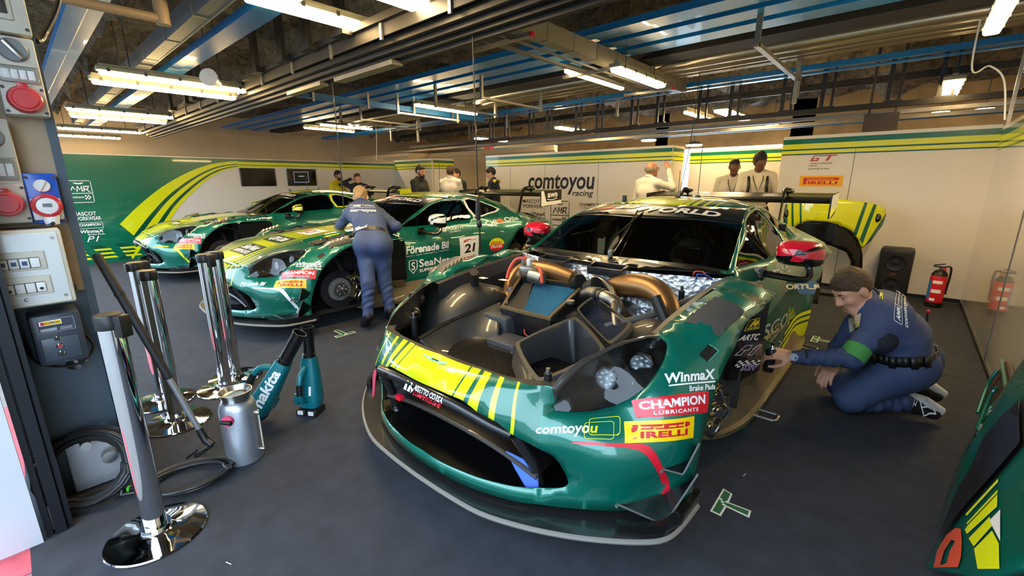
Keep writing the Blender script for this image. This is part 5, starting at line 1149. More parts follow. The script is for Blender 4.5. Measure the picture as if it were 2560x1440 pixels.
def head(root, f, c, fwd, up, s, lab_skin, hair=None, hm=None, beard=None, lips=1, h=.012, fine=True, ears=True, bald=False, longh=False):
    """c = skull centre. Adds skull, jaw, nose, ears and brow to the field; eyes and hair as children"""
    F = nrm(fwd); U = nrm(np.array(up)-F*np.dot(up, F)); Rt = np.cross(F, U); c = np.array(c, float); M = np.stack([Rt, F, U], 1)
    at_ = lambda x, y, z: c+(Rt*x+F*y+U*z)*s
    f.ell(c+(F*-.008+U*.012)*s, np.array([.076, .096, .100])*s, lab_skin, .02, M)
    f.ell(at_(0, .035, -.055), np.array([.060, .062, .075])*s, lab_skin, .03, M)
    f.cone(at_(-.022, .070, -.105), at_(.022, .070, -.105), .024*s, .024*s, lab_skin, .03)
    f.cone(at_(0, .094, .004), at_(0, .112, -.034), .009*s, .014*s, lab_skin, .014); f.cone(at_(-.012, .098, -.038), at_(.012, .098, -.038), .009*s, .009*s, lab_skin, .01)
    f.cone(at_(-.04, .078, .022), at_(.04, .078, .022), .012*s, .012*s, lab_skin, .02)
    f.ell(at_(-.040, .072, -.028), np.array([.022, .02, .02])*s, lab_skin, .02, M); f.ell(at_(.040, .072, -.028), np.array([.022, .02, .02])*s, lab_skin, .02, M)
    if lips: f.cone(at_(-.020, .092, -.066), at_(.020, .092, -.066), .006*s, .006*s, lips, .005); f.cone(at_(-.016, .091, -.076), at_(.016, .091, -.076), .0065*s, .0065*s, lips, .005)
    if ears:
        for q in (-1, 1): f.ell(at_(q*.083, -.006, -.012), np.array([.011, .022, .033])*s, lab_skin, .008, M); f.ell(at_(q*.083, .0, -.034), np.array([.009, .012, .014])*s, lab_skin, .008, M)
    e = MB()
    for q in (-1, 1):
        e.ell(at_(q*.031, .0775, .002), (.0108*s, .0108*s, .0085*s), 0, 8); e.ell(at_(q*.031, .0862, .002), (.0050*s,)*3, 1, 6)
    e.build('eyes', [M_EYE, M_PUP], root)
    if hm:
        b = MB()
        for q in (-1, 1): b.tube([at_(q*.014, .094, .024), at_(q*.032, .090, .030), at_(q*.050, .078, .024)], [.004*s, .005*s, .003*s], 0, 6)
        b.build('eyebrows', hm, root)
        g = Fld()
        if not bald:
            t = hair or .012
            g.ell(c+(F*-.018+U*.024)*s, np.array([.0765+t*.35, .094+t*.5, .092+t])*s, 0, .02, M); g.ell(at_(0, -.048, .004), np.array([.064+t*.3, .052+t, .064+t*.3])*s, 0, .03, M)
            g.ell(at_(0, .034, .072), np.array([.056, .046, .030+t*.5])*s, 0, .03, M)
            rg = np.random.RandomState(11)
            for i in range(34):
                a, z = rg.rand()*6.28, .050+rg.rand()*.062; rr_ = 1-.42*(z-.05)/.062; g.ell(at_(.066*math.cos(a)*rr_, -.012+.078*math.sin(a)*rr_, z), np.array([.013, .015, .011+t*.35])*s, 0, .010, M)
            if longh:
                g.ell(at_(0, -.085, .05), np.array([.058, .05, .055])*s, 0, .03, M); g.cone(at_(-.03, -.10, .03), at_(-.02, -.125, -.07), .034*s, .022*s, 0, .03); g.cone(at_(.03, -.10, .03), at_(.01, -.13, -.06), .034*s, .02*s, 0, .03)
        else:
            for q in (-1, 1): g.ell(at_(q*.066, -.035, -.012), np.array([.018, .052, .045])*s, 0, .02, M)
            g.ell(at_(0, -.086, -.012), np.array([.060, .020, .048])*s, 0, .03, M)
        fld_obj('hair', g, h*.8, [hm], root)
    if beard:
        g = Fld(); g.ell(at_(0, .052, -.094), np.array([.060, .056, .046])*s, 0, .02, M)
        for q in (-1, 1): g.cone(at_(q*.064, .018, -.02), at_(q*.052, .052, -.088), .014*s, .018*s, 0, .02)
        g.cone(at_(-.022, .094, -.054), at_(.022, .094, -.054), .006*s, .006*s, 0, .006); fld_obj('beard', g, h*.7, [beard], root)
def body(root, J, s, mats, h=.014, g=None, name='body'):
    """J: joints in world axes. labels 0 skin 1 top 2 trousers 3 shoes 4 lips 5 trim"""
    f = Fld(); g = g or {}; A = lambda k: np.array(J[k], float); fo = g.get('fold', .004)
    hl, hr, pel, ch, nk = A('hipL'), A('hipR'), (A('hipL')+A('hipR'))/2, A('chest'), A('neck'); sl, sr = A('shL'), A('shR')
    LT, LP, LS = 1, g.get('trouser', 2), 3; wst = J.get('waist'); wst = np.array(wst, float) if wst is not None else pel*.5+ch*.5
    ax = nrm(hr-hl); f.cone(pel-ax*.07*s, pel+ax*.07*s, .118*s, .118*s, LP, .05)
    if 'bum' in J: 
        for q in (-1, 1): f.ell(np.array(J['bum'])+ax*q*.075*s, np.array([.10, .10, .11])*s, LP, .05)
    f.cone(pel-ax*.045*s+(wst-pel)*.35, wst-ax*.045*s, .118*s, .112*s, g.get('lower', LT), .05); f.cone(pel+ax*.045*s+(wst-pel)*.35, wst+ax*.045*s, .118*s, .112*s, g.get('lower', LT), .05)
    a2 = nrm(sr-sl)
    for q in (-1, 1): f.cone(wst+ax*q*.04*s, ch+a2*q*.062*s, .112*s, .128*s, LT, .05, fo, 45); f.cone(ch+a2*q*.07*s, (nk*.55+(sl if q < 0 else sr)*.45), .11*s, .07*s, LT, .05)
    for q, sh in ((-1, sl), (1, sr)): f.cone(nk-(nk-ch)*.18, sh, .062*s, .058*s, LT, .04)
    f.cone(nk-(nk-ch)*.1, A('skull')+(nk-A('skull'))*.35, .056*s, .052*s, 0, .025)
    if g.get('collar'):
        f.cone(nk-(nk-ch)*.05, nk+(A('skull')-nk)*.16, .066*s, .064*s, LT, .01)
    slv = g.get('sleeve', 1.)     # 1 long sleeves, .4 short
    for S_n, sh, ss in (('L', sl, 1), ('R', sr, -1)):
        el, wr = A('el'+S_n), A('wr'+S_n); L1 = LT if slv >= 1 else 0
        if slv >= 1: f.cone(sh, el, .062*s, .052*s, LT, .035, fo, 70); f.cone(el, wr, .050*s, .038*s, LT, .03, fo*1.2, 90)
        else: f.cone(sh, sh+(el-sh)*.72, .066*s, .062*s, LT, .035, fo, 60); f.cone(sh, el, .05*s, .041*s, 0, .02); f.cone(el, wr, .042*s, .028*s, 0, .02)
        f.cone(wr, wr+(A('hd'+S_n)-wr)*.3, .027*s, .026*s, 0, .015)
        hand(f, wr+(A('hd'+S_n)-wr)*.15, A('hd'+S_n)-wr, J.get('up'+S_n, (0, 0, 1)), 0 if 'glove' not in g else 5, s*1.02, J.get('curl'+S_n, .35), side=ss)
        hp, kn, an, to = A('hip'+S_n), A('kn'+S_n), A('an'+S_n), A('to'+S_n); w_ = g.get('leg', 1.)
        f.cone(hp, kn, .098*s*w_, .070*s*w_, LP, .05, fo*.8, 40); f.cone(kn, kn+(an-kn)*.92, .070*s*w_, .055*s*w_, LP, .03, fo*1.8, 75)
        if 'shoes' not in J:
            d = nrm(to-an); f.cone(an+(kn-an)*.05, an, .045*s, .045*s, LS, .02); f.cone(an-d*.03*s+(0, 0, -.02*s), an+(to-an)*.55, .045*s, .045*s, LS, .03); f.cone(an+(to-an)*.5, to, .043*s, .034*s, LS, .03)
    return f
def stand(label, x, y, hgt, yaw, mats, hair=.012, hm=None, look=0., nod=0., pose='down', beard=None, bald=False, g=None, longh=False, lean=0., h=.018):
    """a standing figure facing yaw (degrees, world); local x = its right, y = forward"""
    t = thing('person', label, 'person', (x, y, 0), R(yaw-90)); s = hgt/1.76
    P = lambda a, b, c: np.array([a, b+lean*max(0, c-.95), c])*s
    J = dict(hipL=P(-.09, 0, .93), hipR=P(.09, 0, .93), waist=P(0, 0, 1.10), chest=P(0, .0, 1.30), neck=P(0, -.01, 1.485), shL=P(-.185, -.01, 1.43), shR=P(.185, -.01, 1.43), knL=P(-.11, .02, .50), knR=P(.12, .03, .50), anL=P(-.12, -.03, .085), anR=P(.13, -.02, .085), toL=P(-.14, .15, .036), toR=P(.16, .16, .036))
    arms = dict(down=((-.25, -.02, 1.14), (-.26, .09, .89), (-.26, .13, .79)), crossed=((-.24, .06, 1.17), (.0, .20, 1.16), (.10, .19, 1.17)), front=((-.24, .05, 1.16), (-.13, .26, 1.10), (-.09, .34, 1.10)))
    aR = {'down': arms['down'], 'crossed': ((-.24, .06, 1.15), (.0, .23, 1.13), (.11, .21, 1.14)), 'front': arms['front'], 'behead': ((-.36, .02, 1.52), (-.19, -.07, 1.62), (-.10, -.10, 1.62)), 'salute': ((-.33, .17, 1.36), (-.20, .20, 1.62), (-.14, .20, 1.71)), 'hip': arms['front']}[pose]
    aL = arms['crossed'] if pose == 'crossed' else arms['front'] if pose in ('front', 'hip') else arms['down']
    for k, v in zip(('elL', 'wrL', 'hdL'), aL): J[k] = P(*v)
    for k, v in zip(('elR', 'wrR', 'hdR'), aR): J[k] = P(-v[0], v[1], v[2])
    if pose == 'salute': J['upR'] = (.6, -.4, .5); J['curlR'] = .12
    n = R(nod); lk = R(look); fwd = np.array([math.sin(lk)*math.cos(n), math.cos(lk)*math.cos(n), -math.sin(n)]); up = np.array([math.sin(lk)*math.sin(n), math.cos(lk)*math.sin(n), math.cos(n)])
    J['skull'] = P(0, .02, 1.645)+np.array([fwd[0], fwd[1], 0])*.02*s
    f = body(t, J, s, mats, h, g); head(t, f, J['skull'], fwd, up, s*.98, 0, hair, hm, beard, 4, h*.75, bald=bald, longh=longh)
    b = fld_obj('body', f, h, mats, t)
    if g and g.get('collar'): collar(t, J, s, mats[1])
    return t, J, s
def collar(t, J, s, m):
    nk, sk = np.array(J['neck'], float), np.array(J['skull'], float); d = nrm(sk-nk); u = nrm(np.cross(d, (1, .3, 0))); v = np.cross(d, u); c = nk+(sk-nk)*.20
    c_ = MB(); c_.tube([c+d*.008*math.sin(a)+u*.064*s*math.cos(a)+v*.064*s*math.sin(a) for a in np.linspace(0, 2*math.pi, 26)], .013*s, 0, 8); return c_.build('collar', m, t)
CR = 41.7   # direction of the picture's right side in the garage, degrees
BLK = mat('black_shirt_cloth', (30, 30, 34), .8); NAVY = mat('navy_suit_cloth', (30, 34, 48), .8); WSH = mat('white_shirt_cloth', (236, 228, 214), .75); YSUIT = mat('yellow_suit_cloth', (206, 190, 24), .7); DTR = mat('dark_trouser_cloth', (34, 34, 38), .85); SHOE = mat('dark_shoe', (20, 20, 21), .5); TEE = mat('white_tee_cloth', (228, 218, 200), .8)
HB = hairm('black_hair', (24, 20, 18)); HBR = hairm('brown_hair', (76, 52, 34)); HG = hairm('grey_hair', (150, 138, 122)); HDB = hairm('dark_brown_hair', (44, 32, 26))
t, J, s = stand('person in a yellow racing suit standing by the screens, turned to the person beside', -10.45, 5.38, 1.735, CR-20, [M_SKINT, YSUIT, YSUIT, SHOE, M_LIP], .02, HB, look=10, beard=HB, g=dict(collar=1))
st_ = MB(); st_.box((0, .115, 1.40), (.2, .02, .05)); st_.build('chest_patch', BLK, t)
t, J, s = stand('person in a black team suit with one hand behind the head', -9.95, 5.62, 1.665, CR-85, [M_SKIN, NAVY, NAVY, SHOE, M_LIP], .016, HBR, look=-25, pose='behead', g=dict(collar=1))
t, J, s = stand('bearded person in a black polo shirt looking down behind the number 21 car', -7.3, 5.45, 1.775, CR-20, [M_SKIN, BLK, DTR, SHOE, M_LIP], .006, HDB, look=8, nod=14, beard=HDB, pose='front', g=dict(sleeve=.4, collar=1))
t, J, s = stand('person seen from behind in a white shirt, next to the bearded person', -7.3, 6.25, 1.785, CR+75, [M_SKIN, WSH, DTR, SHOE, M_LIP], .016, HBR, look=-22, pose='front', g=dict(collar=1, fold=.006))
t, J, s = stand('person mostly hidden behind the white shirted person with back turned', -7.75, 6.85, 1.735, CR-130, [M_SKIN, BLK, DTR, SHOE, M_LIP], .014, HDB, nod=10, h=.022)
t, J, s = stand('person in a black jacket with yellow shoulders looking down by the comtoyou wall', -6.75, 7.02, 1.75, CR+165, [M_SKIN, NAVY, NAVY, SHOE, M_LIP], .014, HB, look=-8, nod=28, pose='front', g=dict(collar=1), lean=.06)
for q in (-1, 1): MB().box((q*.15*s, -.02, 1.475*s), (.13, .13, .04), 0, rot=Matrix.Rotation(R(q*24), 3, 'Y'), bev=.018).build('shoulder_patch', YSUIT, t)
t, J, s = stand('older balding person in a white shirt raising a hand to the glasses', -3.05, 6.62, 1.75, CR+28, [M_SKINT, WSH, DTR, SHOE, M_LIP], .006, HG, look=0, pose='salute', bald=True, g=dict(collar=1, fold=.006))
sk = J['skull']; gl = MB(); gl.tube([sk+np.array([-.08, -.01, .012]), sk+np.array([-.076, .085, .008])], .003, 0, 6); gl.tube([sk+np.array([.08, -.01, .012]), sk+np.array([.076, .085, .008])], .003, 0, 6)
for q in (-1, 1): gl.tube([sk+np.array([q*.035+.028*math.cos(a), .098, .002+.02*math.sin(a)]) for a in np.linspace(0, 6.283, 14)], .0025, 0, 6)
gl.build('glasses', M_BLACK, t)
t1, J1, s1 = stand('young person in a white T-shirt with a lanyard, the shorter of two in the passage', -2.22, 7.98, 1.80, CR-118, [M_SKIND, TEE, DTR, SHOE, mat('brown_lips', (110, 66, 58), .5)], .010, HB, look=-8, nod=6, g=dict(sleeve=.4))
t2, J2, s2_ = stand('taller young person in a white T-shirt with crossed arms and a backpack', -1.8, 7.72, 1.865, CR-112, [M_SKIND, TEE, DTR, SHOE, MATS['brown_lips']], .030, HB, look=-16, nod=10, pose='crossed', g=dict(sleeve=.4))
for t, s, k in ((t1, s1, 0), (t2, s2_, 1)):
    ln = MB(); ln.tube([np.array(p)*s for p in ((-.07, .02, 1.49), (-.06, .125, 1.38), (-.01, .15, 1.20), (.06, .125, 1.38), (.07, .02, 1.49))], .006, 0, 6)
    if k == 0: ln.box(np.array((-.01, .155, 1.13))*s, (.07, .006, .10), 1)
    ln.build('lanyard', [M_BLACK, M_WHITE], t)
bp = MB(); bp.box((0, -.21, 1.24), (.30, .16, .44), 0, bev=.06)
for q in (-1, 1): bp.tube(smooth_poly([(q*.12, -.16, 1.46), (q*.125, -.03, 1.54), (q*.125, .10, 1.47), (q*.125, .15, 1.32), (q*.16, .06, 1.12), (q*.14, -.14, 1.06)], 5), .021, 0, 8)
bp.build('backpack_harness', M_BLACK, t2)
# ------------------------------------------------------------------ the two mechanics
SUIT = mat('blue_grey_overall', (56, 72, 108), .75, bump=(240, .15, .004), var=(3, .08)); NVP = mat('navy_panel_cloth', (24, 30, 48), .8)
M_GRN_BAND = mat('green_arm_band', (62, 142, 70), .6)
# bending mechanic, seen from behind
t = thing('person', 'person in a blue overall with blond tied hair bending over the number 21 car', 'person', (-3.95, 2.3, 0)); o = np.array([-3.95, 2.3, 0])
A_ = lambda px, py, Y: aty(px, py, Y)-o
J = dict(hipL=A_(912, 612, 2.28), hipR=A_(955, 612, 2.40), waist=A_(925, 558, 2.40), chest=A_(908, 533, 2.53), neck=A_(904, 513, 2.66), shL=A_(872, 536, 2.50), shR=A_(950, 536, 2.68), knL=A_(920, 705, 2.22), knR=A_(962, 700, 2.42), anL=A_(920, 790, 2.18), anR=A_(975, 775, 2.42), toL=A_(908, 815, 2.22), toR=A_(968, 790, 2.50),
         elL=A_(852, 562, 2.46), wrL=A_(842, 575, 2.56), hdL=A_(838, 580, 2.62), elR=A_(990, 566, 2.62), wrR=A_(962, 585, 2.72), hdR=A_(945, 588, 2.80), skull=A_(902, 492, 2.74), curlL=.3, curlR=.3)
J['bum'] = (J['hipL']+J['hipR'])/2+np.array([.05, -.05, .01])
f = body(t, J, 1.0, None, .011, dict(fold=.005, lower=1, glove=1, trouser=2, leg=.98, collar=1)); head(t, f, J['skull'], (-.72, .62, -.45), (-.3, .26, .9), .95, 0, .014, hairm('blond_hair', (176, 144, 100)), None, 4, .010, longh=True)
fld_obj('body', f, .0115, [M_SKIN, SUIT, SUIT, SHOE, M_LIP, mat('grey_glove', (150, 152, 154), .6)], t)
collar(t, J, 1.0, SUIT)
w0 = (J['hipL']+J['hipR'])/2*.5+J['waist']*.5; axb = nrm(J['hipR']-J['hipL']); spn = nrm(J['waist']-(J['hipL']+J['hipR'])/2); fwb = np.cross(spn, axb)
ring = [w0+axb*.173*math.cos(a)+fwb*.130*math.sin(a) for a in np.linspace(0, 2*math.pi, 33)]
bl = MB()
for a, b in zip(ring[:-1], ring[1:]): bl.add([a-spn*.022, b-spn*.022, b+spn*.022, a+spn*.022, (a-w0)*1.05+w0-spn*.022, (b-w0)*1.05+w0-spn*.022, (b-w0)*1.05+w0+spn*.022, (a-w0)*1.05+w0+spn*.022], [(0, 1, 2, 3), (4, 7, 6, 5), (3, 2, 6, 7), (0, 4, 5, 1)])
belt = bl.build('belt', M_BLACK, t)
kb = fld_bv = bvh_of([c for c in t.children if c.name.startswith('body')]); fwv = np.array([math.sin(GAM), -math.cos(GAM), .25])
def on_body(d, px, Y, tt, kk, oo, off=.004, name='printed_lettering'): d.place(name, [tuple(aty(x, y, Y)-oo) for x, y in px], tt, onto=kk, off=off, proj=tuple(EYE-aty(px[0][0], px[0][1], Y)))
d = Dec(); d.text('comtoyou', 0, 0, 1, .45, M_VWHITE, .03, .1); rline(d, .0, .58, .98, 1, .03, .08, .03, M_VWHITE, 3.5); d.text('AMR', .08, .66, .42, .92, M_VWHITE, .03, .2).line([(.5, .58), (.5, 1)], .02, M_VWHITE, 3.5).text('comtoyou', .56, .7, .92, .86, M_VWHITE, .02)
on_body(d, [(876, 532), (941, 532), (938, 513), (878, 513)], 2.45, t, kb, o)
d = Dec(); d.rect(0, 0, 1, 1, M_VWHITE); d.text('comtoyou', .1, .25, .9, .75, M_VBLACK, .02); on_body(d, [(890, 577), (918, 567), (917, 560), (889, 570)], 2.3, t, bvh_of([belt]), o, .003, 'belt_lettering')
# kneeling mechanic spraying the sill
t = thing('person', 'person in a blue overall kneeling beside the front car with a spray can', 'person', (0, 3.35, 0)); o = np.array([0, 3.35, 0])
A_ = lambda px, py, Y: aty(px, py, Y)-o
SK = A_(2128, 722, 3.30)
J = dict(hipL=A_(2248, 930, 3.34), hipR=A_(2262, 905, 3.56), waist=A_(2252, 842, 3.44), chest=A_(2206, 792, 3.42), neck=A_(2166, 752, 3.40), shL=A_(2190, 815, 3.25), shR=A_(2165, 770, 3.58), elL=A_(2128, 895, 3.10), wrL=A_(1990, 893, 2.96), hdL=A_(1952, 886, 2.93), elR=A_(2100, 870, 3.52), wrR=A_(2095, 905, 3.36), hdR=A_(2080, 920, 3.30),
         knL=A_(2125, 995, 3.22), knR=A_(2105, 965, 3.50), anL=A_(2262, 1003, 3.46), anR=A_(2275, 960, 3.70), toL=A_(2322, 1028, 3.50), toR=A_(2330, 985, 3.74), skull=SK, upL=(.1, -.55, .8), curlL=.62, curlR=.5, shoes=1)
J['bum'] = (J['hipL']+J['hipR'])/2+np.array([.07, .05, .03])
f = body(t, J, 1.13, None, .010, dict(fold=.006, collar=1, trouser=2, lower=1)); hdv = np.array(A_(2070, 765, 3.20))-SK
f.cone(J['chest']*.62+J['shL']*.38+np.array([.03, -.04, -.06]), J['shL']*.62+J['elL']*.38+np.array([.055, .02, -.02]), .088, .066, 5, .03)
head(t, f, SK, hdv, (-.30, -.22, .92), 1.03, 0, .010, hairm('short_brown_hair', (92, 66, 44)), None, 4, .008)
# trainers
for k, b in (('L', 0), ('R', 1)):
    an, to = J['an'+k], J['to'+k]; d = nrm(to-an); f.cone(an-d*.03, an+d*.05, .050, .050, 3, .02); f.cone(an+d*.02, to+d*.02, .046, .040, 3, .03)
fld_obj('body', f, .0088, [M_SKIN, SUIT, SUIT, SHOE, M_LIP, NVP], t)
kb = bvh_of([c for c in t.children if c.name.startswith('body')])
for k in ('L', 'R'):
    an, to = J['an'+k], J['to'+k]; d = nrm(to-an); sdv = nrm(np.cross(d, (0, 0, 1))); upv = np.cross(sdv, d); so = MB()
    back = nrm(np.array([.55, .25, .75])); off = back*.040
    for i in range(1): so.tube([an-d*.07+off, an+d*.0+off, an+d*.07+off, to+d*.045+off*.7], [.030, .034, .042, .028], 0, 12)
    so.build('shoe_sole', mat('pale_sole', (190, 188, 182), .6), t)
d = Dec(); d.line([(0, 1), (.1, .0), (.55, .1), (1, .0), (.9, .45), (.62, .5), (.55, .95), (.4, .5), (.0, .55)], .09, M_VWHITE, 1); on_body(d, [(2306, 1040), (2338, 1034), (2328, 990), (2298, 1000)], 3.42, t, kb, o)
d = Dec(); d.line([(0, 0), (.2, 1), (.8, 1), (.6, 0), (.2, .2)], .12, M_VWHITE, 1); on_body(d, [(2280, 1015), (2292, 1012), (2300, 985), (2288, 985)], 3.42, t, kb, o)
collar(t, J, 1.14, NVP)
# arm band, watch, collar, lettering
E0, S0 = J['elL'], J['shL']; dv = nrm(S0-E0); c0 = E0+dv*.035; u = nrm(np.cross(dv, (0, 0, 1))); v = np.cross(dv, u); ab = MB(); n = 28; rr = .069
for q in (-.04, .04): pass
ab.add([c0+dv*q+(u*math.cos(2*math.pi*i/n)+v*math.sin(2*math.pi*i/n))*rr for q in (-.042, .042) for i in range(n)], [(i, (i+1) % n, n+(i+1) % n, n+i) for i in range(n)]); bnd = ab.build('arm_band', M_GRN_BAND, t)
d = Dec(); d.text('CRC 20', 0, 0, 1, 1, M_VWHITE, .04, .15); d.place('band_lettering', [tuple(aty(x, y, 3.05)-o) for x, y in ((2092, 884), (2140, 915), (2146, 900), (2098, 868))], t, onto=bvh_of([bnd]), off=.003, proj=tuple(EYE-aty(2120, 890, 3.05)))
W = J['wrL']; dw = nrm(W-J['elL']); u = nrm(np.cross(dw, (0, 0, 1))); v = np.cross(dw, u); wt = MB(); wc_ = W+dw*.012
wt.add([wc_+dw*q+(u*math.cos(2*math.pi*i/20)+v*math.sin(2*math.pi*i/20))*.033 for q in (-.012, .012) for i in range(20)], [(i, (i+1) % 20, 20+(i+1) % 20, 20+i) for i in range(20)]); wn = nrm(EYE-o-wc_); wt.cyl(wc_+wn*.026, wc_+wn*.042, .022, 0, 20); wt.build('wrist_watch', M_SATIN, t)
cf = W-dw*.03; c_ = MB(); c_.add([cf+dw*q+(u*math.cos(2*math.pi*i/20)+v*math.sin(2*math.pi*i/20))*.042 for q in (-.022, .022) for i in range(20)], [(i, (i+1) % 20, 20+(i+1) % 20, 20+i) for i in range(20)]); c_.build('cuff', NVP, t)
w0 = (J['hipL']+J['hipR'])/2*.55+J['waist']*.45; axb = nrm(J['hipR']-J['hipL']); spn = nrm(J['waist']-(J['hipL']+J['hipR'])/2); fwb = np.cross(spn, axb); bl = MB()
ring = [w0+axb*.215*math.cos(a)+fwb*.165*math.sin(a) for a in np.linspace(0, 2*math.pi, 33)]
for a, b in zip(ring[:-1], ring[1:]): bl.add([a-spn*.035, b-spn*.035, b+spn*.035, a+spn*.035], [(0, 1, 2, 3)])
bo = bl.build('belt', M_BLACK, t); md = bo.modifiers.new('t', 'SOLIDIFY'); md.thickness = .008
rd = MB(); p = A_(2306, 868, 3.62); rd.box(p, (.07, .05, .10), 0, bev=.012); rd.cyl(p+[0, 0, .05], p+[-.01, .0, .22], .006, 0, 8); rd.ell(p+[-.01, 0, .23], (.010, .01, .012), 1, 8); rd.build('belt_radio', [M_BLACK, M_RED], t)
d = Dec(); rline(d, 0, .45, 1, 1, .08, .1, .035, M_VWHITE, 1.6); d.line([(.5, .45), (.5, 1)], .03, M_VWHITE, 1.6).text('AMR', .06, .58, .46, .86, M_VWHITE, .04, .2).text('comtoyou', .53, .66, .96, .8, M_VWHITE, .02).text('comtoyou', 0, 0, 1, .32, M_VWHITE, .03, .1)
on_body(d, [(2270, 822), (2228, 720), (2246, 706), (2296, 800)][0:1]+[(2262, 738)]+[(2240, 726)]+[(2236, 802)], 3.42, t, kb, o)
d = Dec(); d.text('P1', 0, 0, 1, 1, M_VLIME, .06, .2); on_body(d, [(2199, 748), (2208, 750), (2206, 733), (2196, 731)], 3.38, t, kb, o)
d = Dec(); d.rect(0, 0, 1, 1, mat('cream_panel', (206, 190, 166), .7)).text('M', .4, .1, .9, .4, M_VLIME, .06); on_body(d, [(2124, 832), (2150, 815), (2155, 782), (2122, 795)], 3.2, t, kb, o)
cn = MB(); p = aty(1926, 890, 2.925); ax_ = nrm([.05, -.05, 1]); cn.tube([p-ax_*.10, p-ax_*.095, p+ax_*.03, p+ax_*.045, p+ax_*.05], [.028, .031, .031, .026, .02], 0, 20); cn.tube([p+ax_*.048, p+ax_*.06, p+ax_*.072], [.019, .017, .012], 1, 16); cn.tube([p+ax_*.07, p+ax_*.09], [.009, .008], 2, 10)
tag(cn.build('spray_can', [mat('dark_can', (46, 46, 50), .3, .6), M_CHROME, M_BLACK]), 'dark grey spray can held by the kneeling person', 'spray can')
# ================================================================== overhead: lamps, trays, pipes, rails
M_BLUE = mat('blue_steel', (8, 112, 178), .4, .0, .15, var=(3, .12))
M_GALV = mat('galvanised_steel', (150, 146, 136), .38, .8, var=(8, .15))
M_TRUNK = mat('grey_trunking', (138, 132, 118), .5, .3)
M_RAIL = mat('dark_rail', (42, 39, 36), .55, .3, var=(4, .25))
M_PIPE = mat('silver_pipe', (168, 160, 144), .3, .8)
M_TUBE = mat('lit_diffuser', (255, 238, 186), .4, emit=33, ecol=(255, 216, 150))
M_TUBEW = mat('bright_diffuser', (255, 246, 220), .4, emit=44, ecol=(255, 224, 168))
M_LAMPB = mat('lamp_housing', (150, 146, 122), .55)
M_CLIP = mat('dark_clip', (60, 56, 48), .5)
CEILZ = 3.58
def lamp(x, y0, y1, z, label, bright=False, w=.13, hang=True, group=None):
    t = thing('ceiling_light', label, 'light', (x, (y0+y1)/2, z), 0, group); L = y1-y0; b = MB()
    b.box((0, 0, .055), (w, L, .05), 0, bev=.012); b.box((0, 0, .092), (.05, L*.96, .03), 0)
    n = max(3, int(L/.26))
    for i in range(n):
        for s in (1, -1): b.box((s*w/2, -L/2+.1+(L-.2)*i/(n-1), .04), (.008, .03, .04), 1)
    if hang:
        for q in (-.3, .3): b.cyl((0, q*L, .1), (0, q*L, CEILZ-z), .006, 1, 6)
    b.build('lamp_housing', [M_LAMPB, M_CLIP], t)
    d = MB(); d.box((0, 0, .012), (w*.86, L*.97, .05), 0, bev=.02); d.build('diffuser', M_TUBEW if bright else M_TUBE, t)
    return t
def beam(name, label, cat, boxes, mats, group=None, extra=None):
    """a long overhead member along X or Y made from its real section"""
    m = MB()
    for c, d, mi in boxes: m.box(c, d, mi)
    if extra: extra(m)
    o = m.build(name, mats); return tag(o, label, cat, group)
def hangers(m, pts, z, mi=0, r=.012):
    for x, y in pts: m.box((x, y, (z+CEILZ)/2), (.04, .04, CEILZ-z), mi)
# lamps over the cars further left (pairs)
lamp(-7.05, .90, 2.44, 2.66, 'long tube light above the number 21 car, nearest of the row by the pillar')
lamp(-7.35, .86, 2.40, 2.60, 'slim tube light right behind the long light above the number 21 car')
lamp(-11.0, .90, 2.44, 2.68, 'bright tube light above the far green car nose')
lamp(-11.25, .95, 2.35, 2.60, 'slim tube light behind the one above the far green car nose')
lamp(-14.6, .98, 2.5, 2.66, 'tube light beyond the green wall, upper of two')
lamp(-16.2, .98, 2.3, 2.62, 'tube light beyond the green wall, lower of two')
lamp(-3.02, .95, 2.38, 2.75, 'wide bright light fitting against the dark rail at the top edge', True, .26)
lamp(-3.95, 1.44, 2.52, 2.80, 'long cream fitting seen edge on beside the wide bright light', w=.2)
lamp(-6.95, 5.18, 6.73, 2.80, 'tube light under the blue deck in front of the comtoyou wall', True)
lamp(-2.775, 4.91, 6.22, 2.70, 'brightest tube light on the grey trunking above the open engine bay', True, .16)
lamp(-3.56, 5.04, 6.59, 2.825, 'slim tube light on the far side of the grey trunking', w=.09)
lamp(-11.85, 5.75, 7.29, 2.92, 'tube light above the screens on the far wall, upper one', True)
lamp(-12.5, 5.6, 7.1, 2.88, 'tube light above the screens on the far wall, lower one', w=.09)
lamp(-2.65, 8.34, 9.88, 2.61, 'square ended light above the passage where two young men stand', False, .26)
lamp(-3.2, 8.2, 9.7, 2.62, 'slim light left of the square ended light above the passage', True, .08)
lamp(.185, 7.63, 9.18, 2.567, 'dim tapered light behind the tyre maker wall near the right corner', False, .2)
lamp(-6.41, 8.8, 10.35, 2.67, 'flat light behind the comtoyou wall, right of the black hanging cable', False, .22)
lamp(-10.3, 9.9, 11.3, 2.75, 'flat light over the beige wall far behind the number 21 car', False, .22)
lamp(.29, 4.1, 5.55, 2.60, 'very bright tube light in the top right corner', True, .12)
lamp(.62, 4.7, 6.1, 2.35, 'light at the right edge beside the upright post', False, .1)
